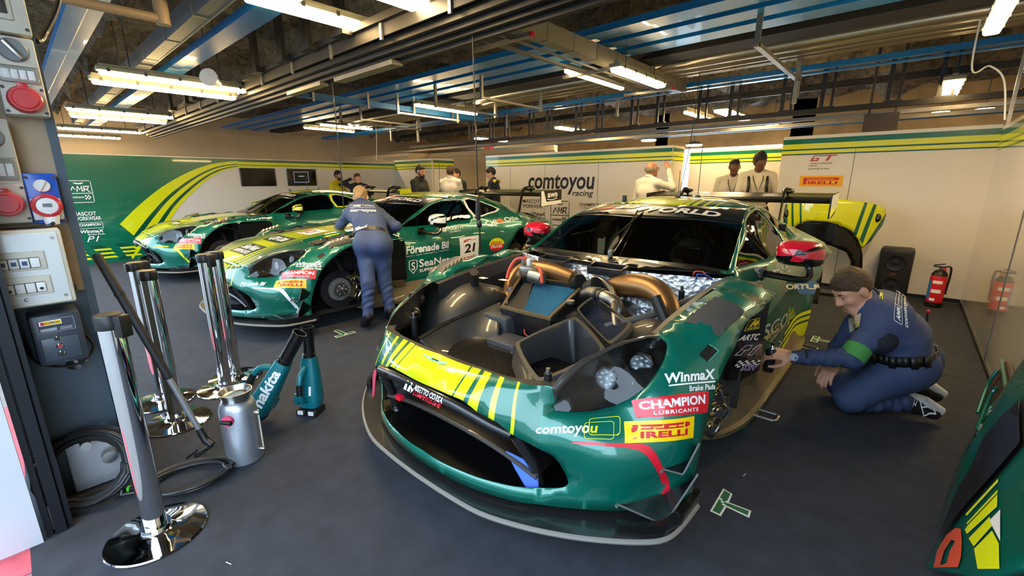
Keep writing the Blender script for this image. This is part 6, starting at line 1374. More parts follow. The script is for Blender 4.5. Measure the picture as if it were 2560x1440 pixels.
# small round high-bay lamps far behind
for i, (px, py, z) in enumerate(((1735, 362, 2.42), (1622, 350, 2.5), (1934, 314, 2.8), (1232, 367, 2.4), (2352, 280, 2.9), (2462, 272, 2.9), (762, 348, 2.6), (1365, 366, 2.42))):
    p = aty(px, py, 12.6 if i < 7 else 12.2)
    t = thing('high_bay_lamp', ['oval hanging lamp over the bright rear doorway', 'oval hanging lamp above the right end of the comtoyou wall', 'small lamp glowing beyond the passage, left of the white wall', 'small round lamp over the beige wall, left of the comtoyou wall', 'left one of two bright spot lamps behind the white wall', 'right one of two bright spot lamps behind the white wall', 'small lamp over the beige wall under the blue deck', 'tiny lamp over the comtoyou wall lettering'][i], 'lamp', tuple(p))
    sc = .22 if i < 3 else .14
    MB().lathe([(.02, .10), (sc*.5, .07), (sc, .0)], n=20).cyl((0, 0, .09), (0, 0, 3.78-p[2]), .008).build('lamp_shade', M_GREYMET, t)
    MB().lathe([(.0001, .03), (sc*.95, .0), (sc*.9, -.03), (.0001, -.04)], n=20).build('bulb', M_TUBEW, t)
# blue folded sheets across the bays
def trough(y0, y1, z, x0, x1):
    m = MB(); w = y1-y0
    P = [(y0, z+.07), (y0, z), (y0+.52*w, z), (y0+.58*w, z+.015), (y1, z+.015), (y1, z+.07)]
    V = [(x0, a, b) for a, b in P]+[(x1, a, b) for a, b in P]; n = len(P); m.add(V, [(i, i+1, n+i+1, n+i) for i in range(n-1)]); return m
for y0, y1, lab in ((4.543, 4.859, 'blue folded cable deck, nearest of three running across'), (4.949, 5.266, 'blue folded cable deck, middle of three running across'), (5.356, 5.673, 'blue folded cable deck, furthest of three, beside the black duct')):
    m = trough(y0, y1, 3.01, -15.5, 4.3); tag(m.build('cable_deck', M_BLUE, smooth=0), lab, 'cable tray')
m = trough(7.538, 7.668, 2.908, -15.5, 4.3); m.box((-5.6, 7.733, 2.897), (19.8, .10, .02), 0); hangers(m, [(x, 7.603) for x in (-11.4, -6.9, -4.2, -1.4, 1.8)], 2.6, 1)
tag(m.build('cable_channel', [M_BLUE, M_GALV], smooth=0), 'narrow bright blue channel running across below the ceiling', 'cable tray')
tag(trough(.56, .79, 2.80, -15.5, -2.9).build('cable_deck', M_BLUE, smooth=0), 'wide blue metal trunk passing over the pillar at top left', 'cable tray')
m = trough(1.58, 1.80, 2.82, -15.5, -3.6); tag(m.build('cable_deck', M_BLUE, smooth=0), 'blue channel behind the grey box beam at top left', 'cable tray')
m = MB(); m.box((-9.2, 1.35, 2.89), (11.6, .12, .16), 0)
for i in range(12): m.box((-14.5+i*.98, 1.35, 2.89), (.02, .13, .17), 1)
m.box((-9.2, 1.415, 2.815), (11.6, .012, .02), 1); tag(m.build('cable_trunking', [mat('slate_trunking', (92, 96, 100), .5, .3), M_TRUNK], smooth=0), 'slate grey box trunking crossing at the top left', 'cable trunking')
m = MB(); m.box((-7.62, 5.3, 2.84), (.05, 4.6, .10), 0).box((-7.58, 5.3, 2.79), (.10, 4.6, .012), 0)
for y in (3.6, 4.6, 5.6, 6.6): m.box((-7.55, y, 2.9), (.03, .04, .3), 1)
tag(m.build('cable_channel', [M_BLUE, M_GALV], smooth=0), 'blue channel running into the garage under the blue decks', 'cable tray')
m = MB(); m.box((-7.9, 1.55, 2.76), (.06, 1.2, .05), 0); tag(m.build('cable_channel', M_BLUE, smooth=0), 'short blue channel behind the tube lights at left', 'cable tray')
# dark door rail bundle
m = MB()
for i, (y, z, h) in enumerate(((2.40, 2.72, .10), (2.47, 2.66, .07), (2.54, 2.62, .06), (2.61, 2.585, .05), (2.68, 2.555, .05))): m.box((-7.0, y, z), (14.6, .045, h), i % 2)
m.box((-7.0, 2.36, 2.80), (14.6, .05, .06), 0); m.box((-7.0, 2.55, 2.68), (14.6, .3, .02), 0)
for x in np.arange(-13.5, .4, .9): m.box((x, 2.37, 2.74), (.03, .02, .2), 2)
m.box((-4.3, 2.62, 2.53), (1.1, .12, .04), 2).box((-5.6, 2.6, 2.54), (.9, .1, .04), 2)
tag(m.build('door_rail', [M_RAIL, mat('black_rail', (34, 32, 30), .45, .5), M_GALV], smooth=0), 'dark bundle of sliding door rails crossing the whole ceiling', 'rail')
for i, x in enumerate((-4.13, -4.81, -5.45, -6.22, -8.56, -9.0, -9.44, -10.47)):
    m = MB(); m.box((x, 2.29, 3.14), (.12, .05, .76), 0); m.box((x, 2.30, 2.78), (.2, .1, .05), 0); tag(m.build('rail_hanger', M_BLACK, smooth=0), 'black flat bar hanger holding the dark rail bundle', 'bracket', 'hangers of the dark rail bundle')
# black duct and silver pipes
tag(MB().box((-5.6, 6.057, 3.066), (19.8, .38, .12)).build('air_duct', M_DARK, smooth=0), 'long flat black duct beside the blue decks', 'duct')
for i, (y, z, r) in enumerate(((6.554, 3.043, 0.085), (6.78, 3.021, 0.073), (6.972, 3.01, 0.056), (7.119, 3.01, 0.04))):
    tag(MB().cyl((-15.5, y, z), (4.3, y, z), r, n=20).build('pipe', M_PIPE), ['thick silver pipe next to the black duct', 'second silver pipe from the black duct', 'third silver pipe from the black duct', 'thin silver pipe, furthest of four from the black duct'][i], 'pipe')
# grey trunking with brackets running into the garage
m = MB(); m.box((-3.0, 5.1, 2.90), (.13, 4.6, .17), 0)
for i in range(10): m.box((-3.0, 2.9+i*.47, 2.90), (.136, .01, .175), 1)
m.box((-3.42, 4.9, 2.83), (.05, 4.0, .03), 1); m.box((-3.15, 5.1, 2.805), (.02, 4.6, .02), 1)
for y in (3.55, 5.2, 6.9): m.box((-3.3, y, 2.80), (.8, .04, .04), 2); m.box((-2.9, y, 2.80), (.03, .045, .045), 3)
for y in (3.3, 7.3): m.box((-2.88, y, 3.2), (.04, .04, .8), 2)
tag(m.build('cable_trunking', [M_TRUNK, M_GREYMET, M_GALV, M_RED], smooth=0), 'grey square trunking with cross brackets above the middle car row', 'cable trunking')
for i, x in enumerate((-1.35, -9.6)):
    m = MB(); y = 5.1; m.box((x, 6.2, 2.75), (.05, 2.2, .04), 0); m.box((x, 5.15, 3.1), (.05, .04, .75), 0); m.box((x, 7.2, 2.95), (.05, .04, 1.0), 0)
    for k in range(5): m.box((x-.026, 7.2, 2.6+k*.15), (.004, .02, .06), 1)
    tag(m.build('strut_bracket', [M_GALV, M_DARK], smooth=0), ['slotted steel bracket hanging over the front car rear wing', 'slotted steel bracket hanging over the far car'][i], 'bracket')
for i, x in enumerate((-5.1, -7.3, -6.2, -8.6)):
    m = MB(); m.box((x, 5.8, 2.70), (.03, 1.5, .03), 0); m.box((x, 5.05, 2.95), (.04, .04, .55), 0); m.box((x, 6.5, 2.85), (.04, .04, .4), 0)
    tag(m.build('strut_bracket', M_GALV, smooth=0), 'thin steel bracket under the blue decks and pipes', 'bracket', 'thin brackets under the blue decks')
# rails and hangers further back
for i, (y, z, h, mt_, lab) in enumerate(((7.95, 2.42, .07, M_RAIL, 'dark rail right above the back partitions'), (8.3, 2.36, .05, M_GALV, 'galvanised rail behind the dark rail over the back partitions'), (9.2, 2.95, .10, M_RAIL, 'dark beam under the rough ceiling behind the partitions'), (10.4, 2.5, .06, M_GALV, 'galvanised rail far behind the partitions'), (11.6, 2.6, .08, M_BLUE, 'blue channel far behind the partitions'))):
    tag(MB().box((-4.5, y, z), (17.5 if i else 13, .07, h)).build('overhead_rail', mt_, smooth=0), lab, 'rail')
for i, x in enumerate(np.arange(-8.6, 1.0, .62)):
    m = MB(); x = x+(.12 if i % 2 else 0); m.box((x, 8.05, 2.72), (.05, .03, .58), 0); m.box((x+.12, 8.05, 2.72), (.03, .03, .58), 0); m.box((x+.06, 8.05, 2.46), (.2, .05, .05), 0)
    tag(m.build('rail_hanger', M_BLACK, smooth=0), 'paired black hanger over the back partitions', 'bracket', 'hangers of the rear dark rail')
tag(MB().box((-.46, 8.2, 2.23), (.38, .03, .24)).box((-.6, 8.2, 2.95), (.03, .02, 1.24)).box((-.32, 8.2, 2.95), (.03, .02, 1.24)).build('panel_board', mat('dark_board', (64, 56, 54), .6)), 'dark square board hanging above the tyre maker wall', 'board')
tag(MB().box((.67, 7.3, 2.8), (.03, .03, 1.6)).box((.67, 7.3, 3.58), (.10, .10, .04)).build('upright_post', M_GALV, smooth=0), 'thin steel upright post rising behind the right wall edge', 'post')
# pipe work and boxes at top left
m = MB(); m.tube([(-4.6, .30, 2.70), (-4.6, 1.05, 2.70)], .035, 0, 12); m.tube([(-4.6, 1.05, 2.66), (-4.6, 1.05, 3.5)], .05, 0, 12); tag(m.build('drain_pipe', mat('ochre_pipe', (150, 128, 96), .5)), 'ochre pipe elbow beside the blue trunk at top left', 'pipe')
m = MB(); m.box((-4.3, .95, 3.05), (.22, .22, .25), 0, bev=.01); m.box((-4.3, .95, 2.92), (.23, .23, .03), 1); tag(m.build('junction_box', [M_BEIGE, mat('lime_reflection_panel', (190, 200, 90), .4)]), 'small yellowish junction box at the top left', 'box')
t = MB(); q = Matrix.Rotation(R(90), 3, 'X') @ Matrix.Rotation(R(60), 3, 'Y'); t.lathe([(.05, 0), (.06, .05), (.10, .2), (.105, .22)], (-6.9, 2.05, 2.70), rot=Matrix.Rotation(R(80), 3, 'Y') @ Matrix.Rotation(R(40), 3, 'X'), n=20); t.box((-6.95, 2.05, 2.76), (.03, .06, .1)); tag(t.build('horn_speaker', M_WHITE), 'white horn loudspeaker behind the tube light at top left', 'speaker')
def cable(name, pts, r, m, label, k=8):
    return tag(MB().tube(smooth_poly(pts, k), [r]*(k*(len(pts)-1)+1), 0, 8).build(name, m), label, 'cable')
M_CABLE = mat('black_cable', (18, 18, 20), .45, 0, .2)
# intercom leads hanging from the rails
A = aty(1181, 60, 2.62); cable('hanging_lead', [(A[0], 2.62, 2.55), (A[0]+.01, 2.62, 1.9), (A[0]+.02, 2.62, 1.42), (A[0]+.03, 2.63, .85)], .006, M_CABLE, 'black intercom lead hanging before the number 21 car rear wing')
p = aty(1195, 530, 2.62); m = MB(); m.tube([p+[0, 0, .13], p+[0, 0, .06], p+[0, 0, -.02], p+[.004, 0, -.10]], [.008, .02, .024, .012], 0, 12); m.ell(p+[.012, 0, -.10], (.028, .02, .036), 0, 12); m.cyl(p+[0, 0, .125], p+[0, 0, .14], .011, 1, 10); tag(m.build('intercom_plug', [M_BLACK, mat('orange_ring', (230, 140, 30), .5)]), 'black intercom plug hanging on the lead by the number 21 door', 'plug')
A = aty(832, 225, 2.62); cable('hanging_lead', [(A[0], 2.62, 2.55), (A[0]+.01, 2.62, 1.9), (A[0], 2.62, 1.0)], .006, M_CABLE, 'black lead hanging beside the man in the yellow suit')
A = aty(1730, 385, 6.9); cable('hanging_lead', [(A[0]+.02, 6.9, 3.66), (A[0], 6.9, 2.7), (A[0]-.05, 6.9, 1.9), (A[0]-.12, 6.85, 1.25)], .006, M_CABLE, 'thin black lead hanging over the front car roof')
A = aty(942, 345, 7.0); cable('hanging_lead', [(A[0], 7.0, 3.66), (A[0], 7.0, 2.8), (A[0]-.02, 7.0, 2.5), (A[0]-.10, 7.0, 2.05)], .008, M_VWHITE, 'white cable hanging before the beige wall')
cable('hanging_lead', [tuple(aty(2430, 160, 6.6)*[1, 1, 0]+[0, 0, 3.66]), aty(2430, 160, 6.6), aty(2475, 165, 6.6), aty(2510, 200, 6.6), aty(2512, 300, 6.6)], .008, M_VWHITE, 'white cable looping near the right corner of the white wall')
m = MB(); m.box((-9.4, 9.56, 2.43), (.26, .14, .14), 0); tag(m.build('alarm_box', M_RED), 'small red box above the beige wall', 'box')
# ================================================================== pillar at the garage mouth with its electrical gear
M_PILL = mat('beige_pillar_paint', (176, 156, 128), .7, var=(5, .18)); M_PILB = mat('slate_blue_steel', (72, 86, 96), .42, .3, .3, var=(3, .15)); M_SHEET = mat('silver_sheet', (196, 198, 204), .5, .1, var=(2, .08))
pm = MB(); pm.box((-3.1, .01, 2.3), (.6, .32, 2.6), 0); pm.box((-3.1, .01, .5), (.6, .32, 1.0), 1); pm.box((-2.795, .172, 1.8), (.03, .03, 3.6), 1); pm.box((-2.80, .155, 1.0), (.012, .05, .06), 0, bev=.005)
pm.cyl((-2.8, .06, .63), (-2.79, .06, .63), .025, 2, 14); struct(pm.build('pillar', [M_PILL, M_PILB, M_DARK], smooth=30))
jm = MB(); jm.box((-2.48, -.235, 1.8), (.02, .15, 3.6), 0); jm.box((-2.52, -.14, 1.8), (.05, .02, 3.6), 1); jm.box((-2.505, -.105, 1.8), (.03, .035, 3.6), 1); jm.box((-2.53, -.075, 1.8), (.06, .015, 3.6), 1); jm.box((-2.66, -.09, 1.8), (.28, .012, 3.6), 1); jm.box((-2.64, -.30, 1.8), (.32, .02, 3.6), 0)
struct(jm.build('door_frame', [M_SHEET, mat('black_door_track', (28, 30, 36), .4, .4)], smooth=0))
FX = Matrix(((0, 0, 1), (1, 0, 0), (0, 1, 0)))       # local (u,v,n) -> world (n along +X, u along +Y, v up)
M_BOXW = mat('ivory_plastic', (206, 200, 184), .45, var=(6, .08)); M_PLRED = mat('red_plastic', (196, 46, 48), .35, 0, .2); M_PLBLUE = mat('blue_plastic', (30, 84, 190), .35, 0, .2); M_CLEAR = mat('smoky_cover', (150, 150, 142), .2, 0, .5); M_ANTH = mat('anthracite_plastic', (48, 54, 64), .4)
def fdisc(m, y, z, x, r, h, mi, n=28, bev=.3): m.lathe([(r, 0), (r, h*.6), (r*(1-.12), h), (.0001, h)], (x, y, z), axis='X', n=n, mi=mi)
def screws(m, y0, y1, z0, z1, x, mi):
    for y in (y0, y1):
        for z in (z0, z1): m.cyl((x, y, z), (x+.004, y, z), .006, mi, 8)
def socket_unit(label, y0, y1, z0, z1, x0=-2.80, x1=-2.715):
    t = thing('power_socket', label, 'power socket', (x0, (y0+y1)/2, z0)); o = Vector((x0, (y0+y1)/2, z0)); w, hh = y1-y0, z1-z0; D = x1-x0
    b = MB(); b.box((D/2, 0, hh/2), (D, w, hh), 0, bev=.008); b.box((D+.003, 0, hh*.80), (.01, w*.96, hh*.34), 0, bev=.004); b.box((D+.003, 0, hh*.20), (.012, w*.96, hh*.38), 0, bev=.004); screws(b, -w*.42, w*.42, hh*.05, hh*.35, D+.008, 1); b.build('socket_body', [M_BOXW, M_CLIP], t)
    k = MB(); fdisc(k, 0, hh*.82, D+.006, min(w*.34, .05), .012, 0); k.box((D+.022, 0, hh*.82), (.02, .018, .075), 1, rot=Matrix.Rotation(R(35), 3, 'X'), bev=.004); k.build('rotary_switch', [MATS.get('dial_grey') or mat('dial_grey', (120, 122, 122), .4), M_STEEL], t)
    c = MB(); c.box((D+.004, 0, hh*.52), (.02, w*.86, hh*.2), 0, bev=.006)
    for i in range(4): c.box((D+.014, -w*.27+i*w*.18, hh*.52), (.006, w*.15, hh*.12), 1, bev=.002)
    c.build('breaker_window', [M_CLEAR, M_WHITE], t)
    r = MB(); fdisc(r, .0, hh*.20, D+.008, min(w*.40, .055), .05, 0); fdisc(r, 0, hh*.20, D+.055, min(w*.3, .04), .008, 0); r.box((D+.03, 0, hh*.20+min(w*.40, .055)), (.05, .03, .02), 0, bev=.004); r.build('socket_cap', M_PLRED, t)
    return t
socket_unit('ivory socket unit with a red round cap, highest on the pillar', .048, .175, 1.715, 2.01)
socket_unit('ivory socket unit with a red cap at the left edge, below the highest one', -.075, .05, 1.29, 1.70)
t = thing('switch_box', 'ivory switch box at the very top of the pillar', 'switch box', (-2.80, .115, 2.03)); b = MB(); b.box((.045, 0, .09), (.09, .125, .2), 0, bev=.008); screws(b, -.05, .05, .01, .17, .09, 1); b.build('box_body', [M_BOXW, M_CLIP], t); b = MB(); b.box((.093, -.01, .08), (.012, .06, .09), 0, bev=.006); b.box((.10, -.01, .08), (.008, .035, .05), 1, bev=.004); b.build('toggle', [M_BOXW, M_CLIP], t)
t = thing('power_socket', 'blue socket unit with a white dial and a red plug in it', 'power socket', (-2.80, .098, 1.285)); b = MB(); b.box((.04, 0, .103), (.08, .098, .208), 0, bev=.008); screws(b, -.04, .04, .012, .19, .08, 1); b.build('socket_body', [M_PLBLUE, M_CLIP], t)
k = MB(); fdisc(k, 0, .155, .08, .026, .014, 0); k.box((.098, .0, .155), (.012, .010, .05), 0, rot=Matrix.Rotation(R(-30), 3, 'X'), bev=.003); k.build('rotary_switch', M_WHITE, t)
k = MB(); k.box((.085, .0, .06), (.012, .09, .09), 1, bev=.006); k.lathe([(.044, 0), (.048, .02), (.046, .05), (.036, .055), (.035, .048), (.0001, .048)], (.09, 0, .075), axis='X', n=28, mi=0); fdisc(k, 0, .075, .135, .034, .004, 1); k.box((.141, 0, .078), (.004, .026, .014), 2); k.lathe([(.022, .02), (.026, 0), (.022, -.03), (.008, -.034)], (.115, .004, .028), n=20, mi=1); k.build('plug', [M_PLRED, M_WHITE, mat('dim_grey_window', (110, 110, 110), .3)], t)
# white distribution cabinet
t = thing('electrical_cabinet', 'white cabinet with switch modules and a letter C, on the pillar', 'electrical cabinet', (-2.80, .0, .965)); b = MB(); b.box((.10, .0, .15), (.20, .23, .31), 0, bev=.010); b.box((.2, .0, .15), (.012, .205, .285), 1, bev=.008); screws(b, -.085, .085, .03, .27, .205, 2); b.box((.2, 0, .008), (.02, .2, .012), 0, bev=.004); b.build('cabinet_body', [M_BOXW, mat('cabinet_door_white', (214, 216, 214), .3, 0, .3), M_STEEL], t)
k = MB(); bl = mat('blue_switch', (40, 60, 110), .4)
for z0, on in ((.185, 1), (.085, 0)):
    k.box((.209, -.022, z0), (.008, .15, .075), 0, bev=.008); k.box((.214, -.022, z0-.008), (.006, .115, .042), 1, bev=.003)
    for i in range(4):
        k.box((.217, -.065+i*.029, z0-.008), (.004, .026, .038), 2, bev=.002)
        if on and i < 3: k.box((.219, -.065+i*.029, z0-.008), (.004, .014, .016), 3)
        if not on and i in (0, 3): k.cyl((.218, -.065+i*.029, z0-.014), (.2205, -.065+i*.029, z0-.014), .006, 4, 10)
k.build('switch_module', [M_BOXW, M_CLIP, M_WHITE, bl, M_BLACK], t); Dec().text('C', 0, 0, 1, 1, M_VBLACK, .02).place('cabinet_letter', [(.2072, -.035, .022), (.2072, -.024, .022), (.2072, -.024, .036), (.2072, -.035, .036)], t)
# door controller
t = thing('door_controller', 'dark grey door controller with three round buttons, on the pillar', 'control box', (-2.80, .035, .70)); b = MB(); b.box((.10, 0, .11), (.2, .155, .222), 0, bev=.016); b.box((.2, 0, .07), (.010, .115, .10), 1, bev=.006); b.box((.09, 0, -.0), (.10, .12, .02), 0); b.build('controller_case', [M_ANTH, mat('slate_plate', (60, 70, 80), .35)], t)
d = Dec(); d.rect(0, 0, 1, 1, M_ANTH).line([(0, 0), (1, 0), (1, 1), (0, 1)], .03, mat('pale_line', (150, 156, 164), .5), 2.2, True).rect(.06, .56, .66, .92, M_VWHITE).rect(.1, .6, .2, .86, M_RED).rect(.2, .6, .64, .86, M_YEL).text('KOPRON', .22, .64, .62, .82, M_VBLACK, .03).rect(.06, .1, .5, .34, MATS['pale_line']).rect(.58, .12, .92, .2, MATS['pale_line']).rect(.58, .26, .92, .32, MATS['pale_line']); d.place('maker_plate', [(.2012, -.055, .145), (.2012, .055, .145), (.2012, .055, .20), (.2012, -.055, .20)], t)
for i, (z, m) in enumerate(((.115, M_BLACK), (.082, M_PLRED), (.049, M_BLACK))):
    k = MB(); k.lathe([(.011, 0), (.011, .006), (.0085, .008)], (.205, -.005, z), axis='X', n=18, mi=0); k.lathe([(.008, .004), (.007, .010), (.0001, .010)], (.205, -.005, z), axis='X', n=18, mi=1); k.build('push_button', [M_CHROME, m], t)
cable('supply_cable', [(-2.70, .102, 1.31), (-2.66, .10, 1.285), (-2.67, .06, 1.272), (-2.70, .0, 1.268), (-2.73, -.07, 1.262)], .007, M_CABLE, 'black cable hanging from the red plug of the blue socket')
cable('controller_cable', [(-2.72, .06, .70), (-2.70, .07, .66), (-2.74, .075, .62), (-2.79, .06, .63)], .008, mat('grey_cable', (130, 132, 134), .5), 'grey cable under the door controller entering the pillar hole')
cable('controller_loop', [(-2.72, .12, .78), (-2.7, .135, .72), (-2.69, .09, .665), (-2.70, .02, .66), (-2.72, -.05, .70), (-2.74, -.07, .80)], .006, M_CABLE, 'black cable looped round the door controller')
cable('overhead_cable', [(-2.86, .22, 2.35), (-2.9, .3, 2.25), (-2.84, .22, 2.06), (-2.79, .19, 2.02)], .010, M_CABLE, 'black cable at the top of the pillar')
# ================================================================== barrier posts
def post(name, label, x, y, flip=0, hh=.965):
    t = thing('barrier_post', label, 'barrier post', (x, y, 0), flip, 'chrome barrier posts by the pillar')
    MB().lathe([(.175, 0), (.178, .006), (.174, .011), (.12, .017), (.07, .022), (.054, .028), (.052, .05)], n=64).build('base_plate', M_CHROME, t)
    MB().lathe([(.041, .04), (.041, hh-.05)], n=40).build('pole', M_CHROME, t)
    c = MB(); c.lathe([(.043, hh-.055), (.044, hh-.05), (.044, hh-.006), (.040, hh), (.0001, hh)], n=36); c.box((.054, 0, hh-.045), (.035, .045, .085), 0, bev=.006); c.box((-.046, 0, hh-.03), (.02, .03, .05), 0, bev=.004); c.build('belt_head', M_BLACK, t)
    return t
post('', 'chrome barrier post standing alone in front, nearest the camera', -2.173, .165, R(35), .975)
post('', 'chrome barrier post of the middle pair, further one, with a big black belt box', -3.60, .455, R(100))
post('', 'chrome barrier post of the middle pair standing in front of its partner', -3.20, .45, R(200))
post('', 'chrome barrier post of the rear pair, left one, with a raised belt head', -3.50, .80, R(30), .985)
post('', 'chrome barrier post of the rear pair, right one, close to its partner', *atz(590, 944, 0)[:2], R(210), .975)
# ================================================================== tools on the floor
M_TEAL = mat('teal_tool_plastic', (0, 104, 112), .4, 0, .15); M_STEELG = mat('spun_aluminium', (176, 180, 188), .4, .85, var=(6, .1))
t = thing('metal_can', 'spun aluminium can with a pink valve cap, beside the teal blower', 'can', (-2.47, .60, 0)); o = [(.080, .0), (.086, .008), (.086, .31), (.078, .335), (.070, .345), (.070, .35)]
MB().lathe(o, n=48).build('can_body', M_STEELG, t); MB().lathe([(.066, .345), (.066, .37), (.078, .395), (.079, .40), (.074, .40), (.062, .375), (.055, .372), (.0001, .372)], n=48).lathe([(.04, .373), (.04, .376), (.0001, .377)], n=32, mi=1).build('can_neck', [M_STEEL, mat('blue_grey_film', (90, 116, 130), .3)], t)
f2 = nrm(np.array([0, 0, 0])+np.array([2.47, -.60, 0])); a2 = Vector((f2[0], f2[1], 0)); qd = Matrix.Rotation(R(-34), 3, 'Z'); a2 = qd @ a2
k = MB(); k.tube([a2*.083+Vector((0, 0, .275)), a2*.098+Vector((0, 0, .275))], .028, 0, 24); s_ = Vector((-a2.y, a2.x, 0)); k.tube([a2*.103+s_*-.03+Vector((0, 0, .275)), a2*.106+s_*.026+Vector((0, 0, .272))], [.009, .013], 1, 10); k.build('valve_cap', [mat('pink_plastic', (228, 80, 112), .4), M_BLACK], t)
sd = Vector((.75, .66, 0)); k = MB()
for z in (.06, .275): k.cyl(sd*.08+Vector((0, 0, z)), sd*.112+Vector((0, 0, z)), .009, 0, 10); k.cyl(sd*.105+Vector((0, 0, z-.012)), sd*.105+Vector((0, 0, z+.012)), .006, 0, 8)
k.cyl(sd*.105+Vector((0, 0, .06)), sd*.105+Vector((0, 0, .275)), .004, 1, 8); k.build('sight_tube', [M_STEEL, mat('clear_hose', (190, 186, 168), .3)], t)
def blower(label, loc, M3, lettered, sc_=1.0):
    t = thing('leaf_blower', label, 'leaf blower', loc); t.rotation_euler = M3.to_euler(); t.scale = (sc_,)*3
    pr = [(0, .062, .055), (.05, .070, .062), (.12, .066, .058), (.20, .060, .05), (.28, .050, .045), (.33, .041, .041)]; b = MB(); n = 28; V = []
    for z, rx, ry in pr:
        for j in range(n):
            a = 2*math.pi*j/n; f_ = 1/((abs(math.cos(a))**3.2+abs(math.sin(a))**3.2)**(1/3.2)); V.append((rx*math.cos(a)*f_, ry*math.sin(a)*f_, z+.05))
    b.add(V, [(i*n+j, i*n+(j+1) % n, (i+1)*n+(j+1) % n, (i+1)*n+j) for i in range(len(pr)-1) for j in range(n)]+[tuple(range(n-1, -1, -1)), tuple((len(pr)-1)*n+j for j in range(n))]); b.box((-.075, 0, .10), (.03, .11, .08), 0, bev=.012)
    b.tube(smooth_poly([(0, -.05, .10), (0, -.105, .13), (0, -.115, .20), (0, -.10, .28), (0, -.045, .32)], 5), .017, 0, 12); bo = b.build('blower_body', M_TEAL, t)
    g = MB(); g.tube([(0, -.114, .165), (0, -.114, .235)], .0195, 0, 12); g.box((0, -.095, .255), (.02, .03, .03), 0, bev=.006); g.build('grip', M_BLACK, t)
    MB().lathe([(.039, .36), (.040, .40), (.036, .405), (.036, .56), (.038, .565), (.038, .575), (.033, .575), (.033, .45)], n=32).build('nozzle', M_SATIN, t)
    for i, x in enumerate((-.036, .036)):
        k = MB(); k.box((x, -.01, .022), (.066, .115, .044), 0, bev=.008); k.box((x, -.069, .024), (.036, .004, .026), 1); k.build('battery', [M_BLACK, M_WHITE], t)
    d = Dec(); d.text('makita', 0, 0, 1, 1, M_VWHITE, .03, .12)
    if lettered: d.place('maker_lettering', [(-.028, .09, .10), (-.022, .09, .29), (.028, .08, .29), (.028, .08, .10)] if False else [(.08, .034, .09), (.08, .030, .34), (.08, -.026, .34), (.08, -.030, .09)], t, onto=bvh_of([bo]), off=.002, proj=(1, 0, 0))
    else: Dec().rect(0, 0, 1, 1, M_VWHITE).place('rating_label', [(.022, -.07, .14), (.036, -.07, .14), (.036, -.068, .20), (.022, -.068, .20)], t, onto=bvh_of([bo]), off=.002, proj=(0, -1, 0))
    return t
vw = np.array([.747, .665, 0]); bk = np.array([-.665, .747, 0])
def basis(zdir, ydir): z = nrm(zdir); y = nrm(np.array(ydir)-z*np.dot(z, ydir)); x = np.cross(y, z); return Matrix((Vector((x[0], y[0], z[0])), Vector((x[1], y[1], z[1])), Vector((x[2], y[2], z[2]))))
blower('teal leaf blower standing on its batteries, nozzle up, in the open floor', (-2.69, 1.06, 0), basis((.0, .06, 1), bk*1.0+vw*.15), False)
b1_ = blower('teal leaf blower tilted to the right beside the aluminium can, maker lettering showing', (-2.78, .75, .055), basis(np.array([0, 0, 1])+vw*.60+bk*.10, vw*1.0), True, 1.08)
# air lance leaning on the pillar, its hose coils
t = thing('air_lance', 'air lance with a black foam handle and grey tube leaning on the pillar', 'air lance', (-2.64, .47, 0)); T0 = Vector((-.20, -.245, 1.125)); B0 = Vector((.0, .0, .10)); L_ = lambda f_: B0+(T0-B0)*f_
MB().tube([L_(.36), L_(.365), L_(.99), L_(1.0)], [.014, .019, .019, .015], 0, 16).tube([L_(.80), L_(.815)], .022, 0, 16).build('foam_handle', M_RUBBER, t); MB().cyl(L_(.04), L_(.4), .014, 0, 16).build('tube', mat('dull_grey_tube', (134, 136, 138), .4, .4), t)
k = MB(); k.tube([L_(.07), L_(.0), Vector((.03, .02, .075))], [.017, .019, .019], 0, 12); k.tube([Vector((.03, .02, .075)), Vector((.0, -.03, .04)), Vector((-.02, -.05, .02))], .012, 0, 10)
for q in (-1, 1): k.tube([Vector((.0, -.03, .05))+Vector((q*.02, q*.012, 0)), Vector((-.03, -.075, .012))+Vector((q*.02, q*.012, 0))], .007, 0, 8)
k.build('lance_foot', M_BLACK, t)
M_HOSE = mat('black_hose', (24, 24, 26), .5, 0, .15)
def coil(label, c, rx, ry, n, tilt, r=.009, spread=.012, ez=0., tail=(), seed=1):
    rg = np.random.RandomState(seed); P = []; q = Matrix.Rotation(tilt[2], 3, 'Z') @ Matrix.Rotation(tilt[0], 3, 'X')
    for i in range(n*20+1):
        a = 2*math.pi*i/20; k_ = i//20; j = 1+.10*math.sin(k_*2.4)+.03*math.sin(a*2+k_); o = q @ Vector((rx*j*math.cos(a), ry*j*math.sin(a), 0)); P.append(Vector(c)+o+Vector((.008*math.sin(k_*1.7), .01*math.cos(k_*2.1), .006+abs(spread*math.sin(k_*1.3)))))
    P += [Vector(p) for p in tail]; P = [Vector((p.x, p.y, max(p.z, r))) for p in P]
    return tag(MB().tube(P, r, 0, 8).build('hose', M_HOSE), label, 'hose')
coil('black hose coiled against the pillar foot', (-2.655, .01, .15), .165, .155, 10, (R(60), 0, R(62)), .0105, .02, seed=2, tail=[(-2.55, .10, .03), (-2.52, .2, .012)])
coil('black hose coiled flat on the carpet by the front barrier post', (-2.47, .35, .012), .165, .12, 4, (0, 0, R(70)), .0095, .022, seed=3)
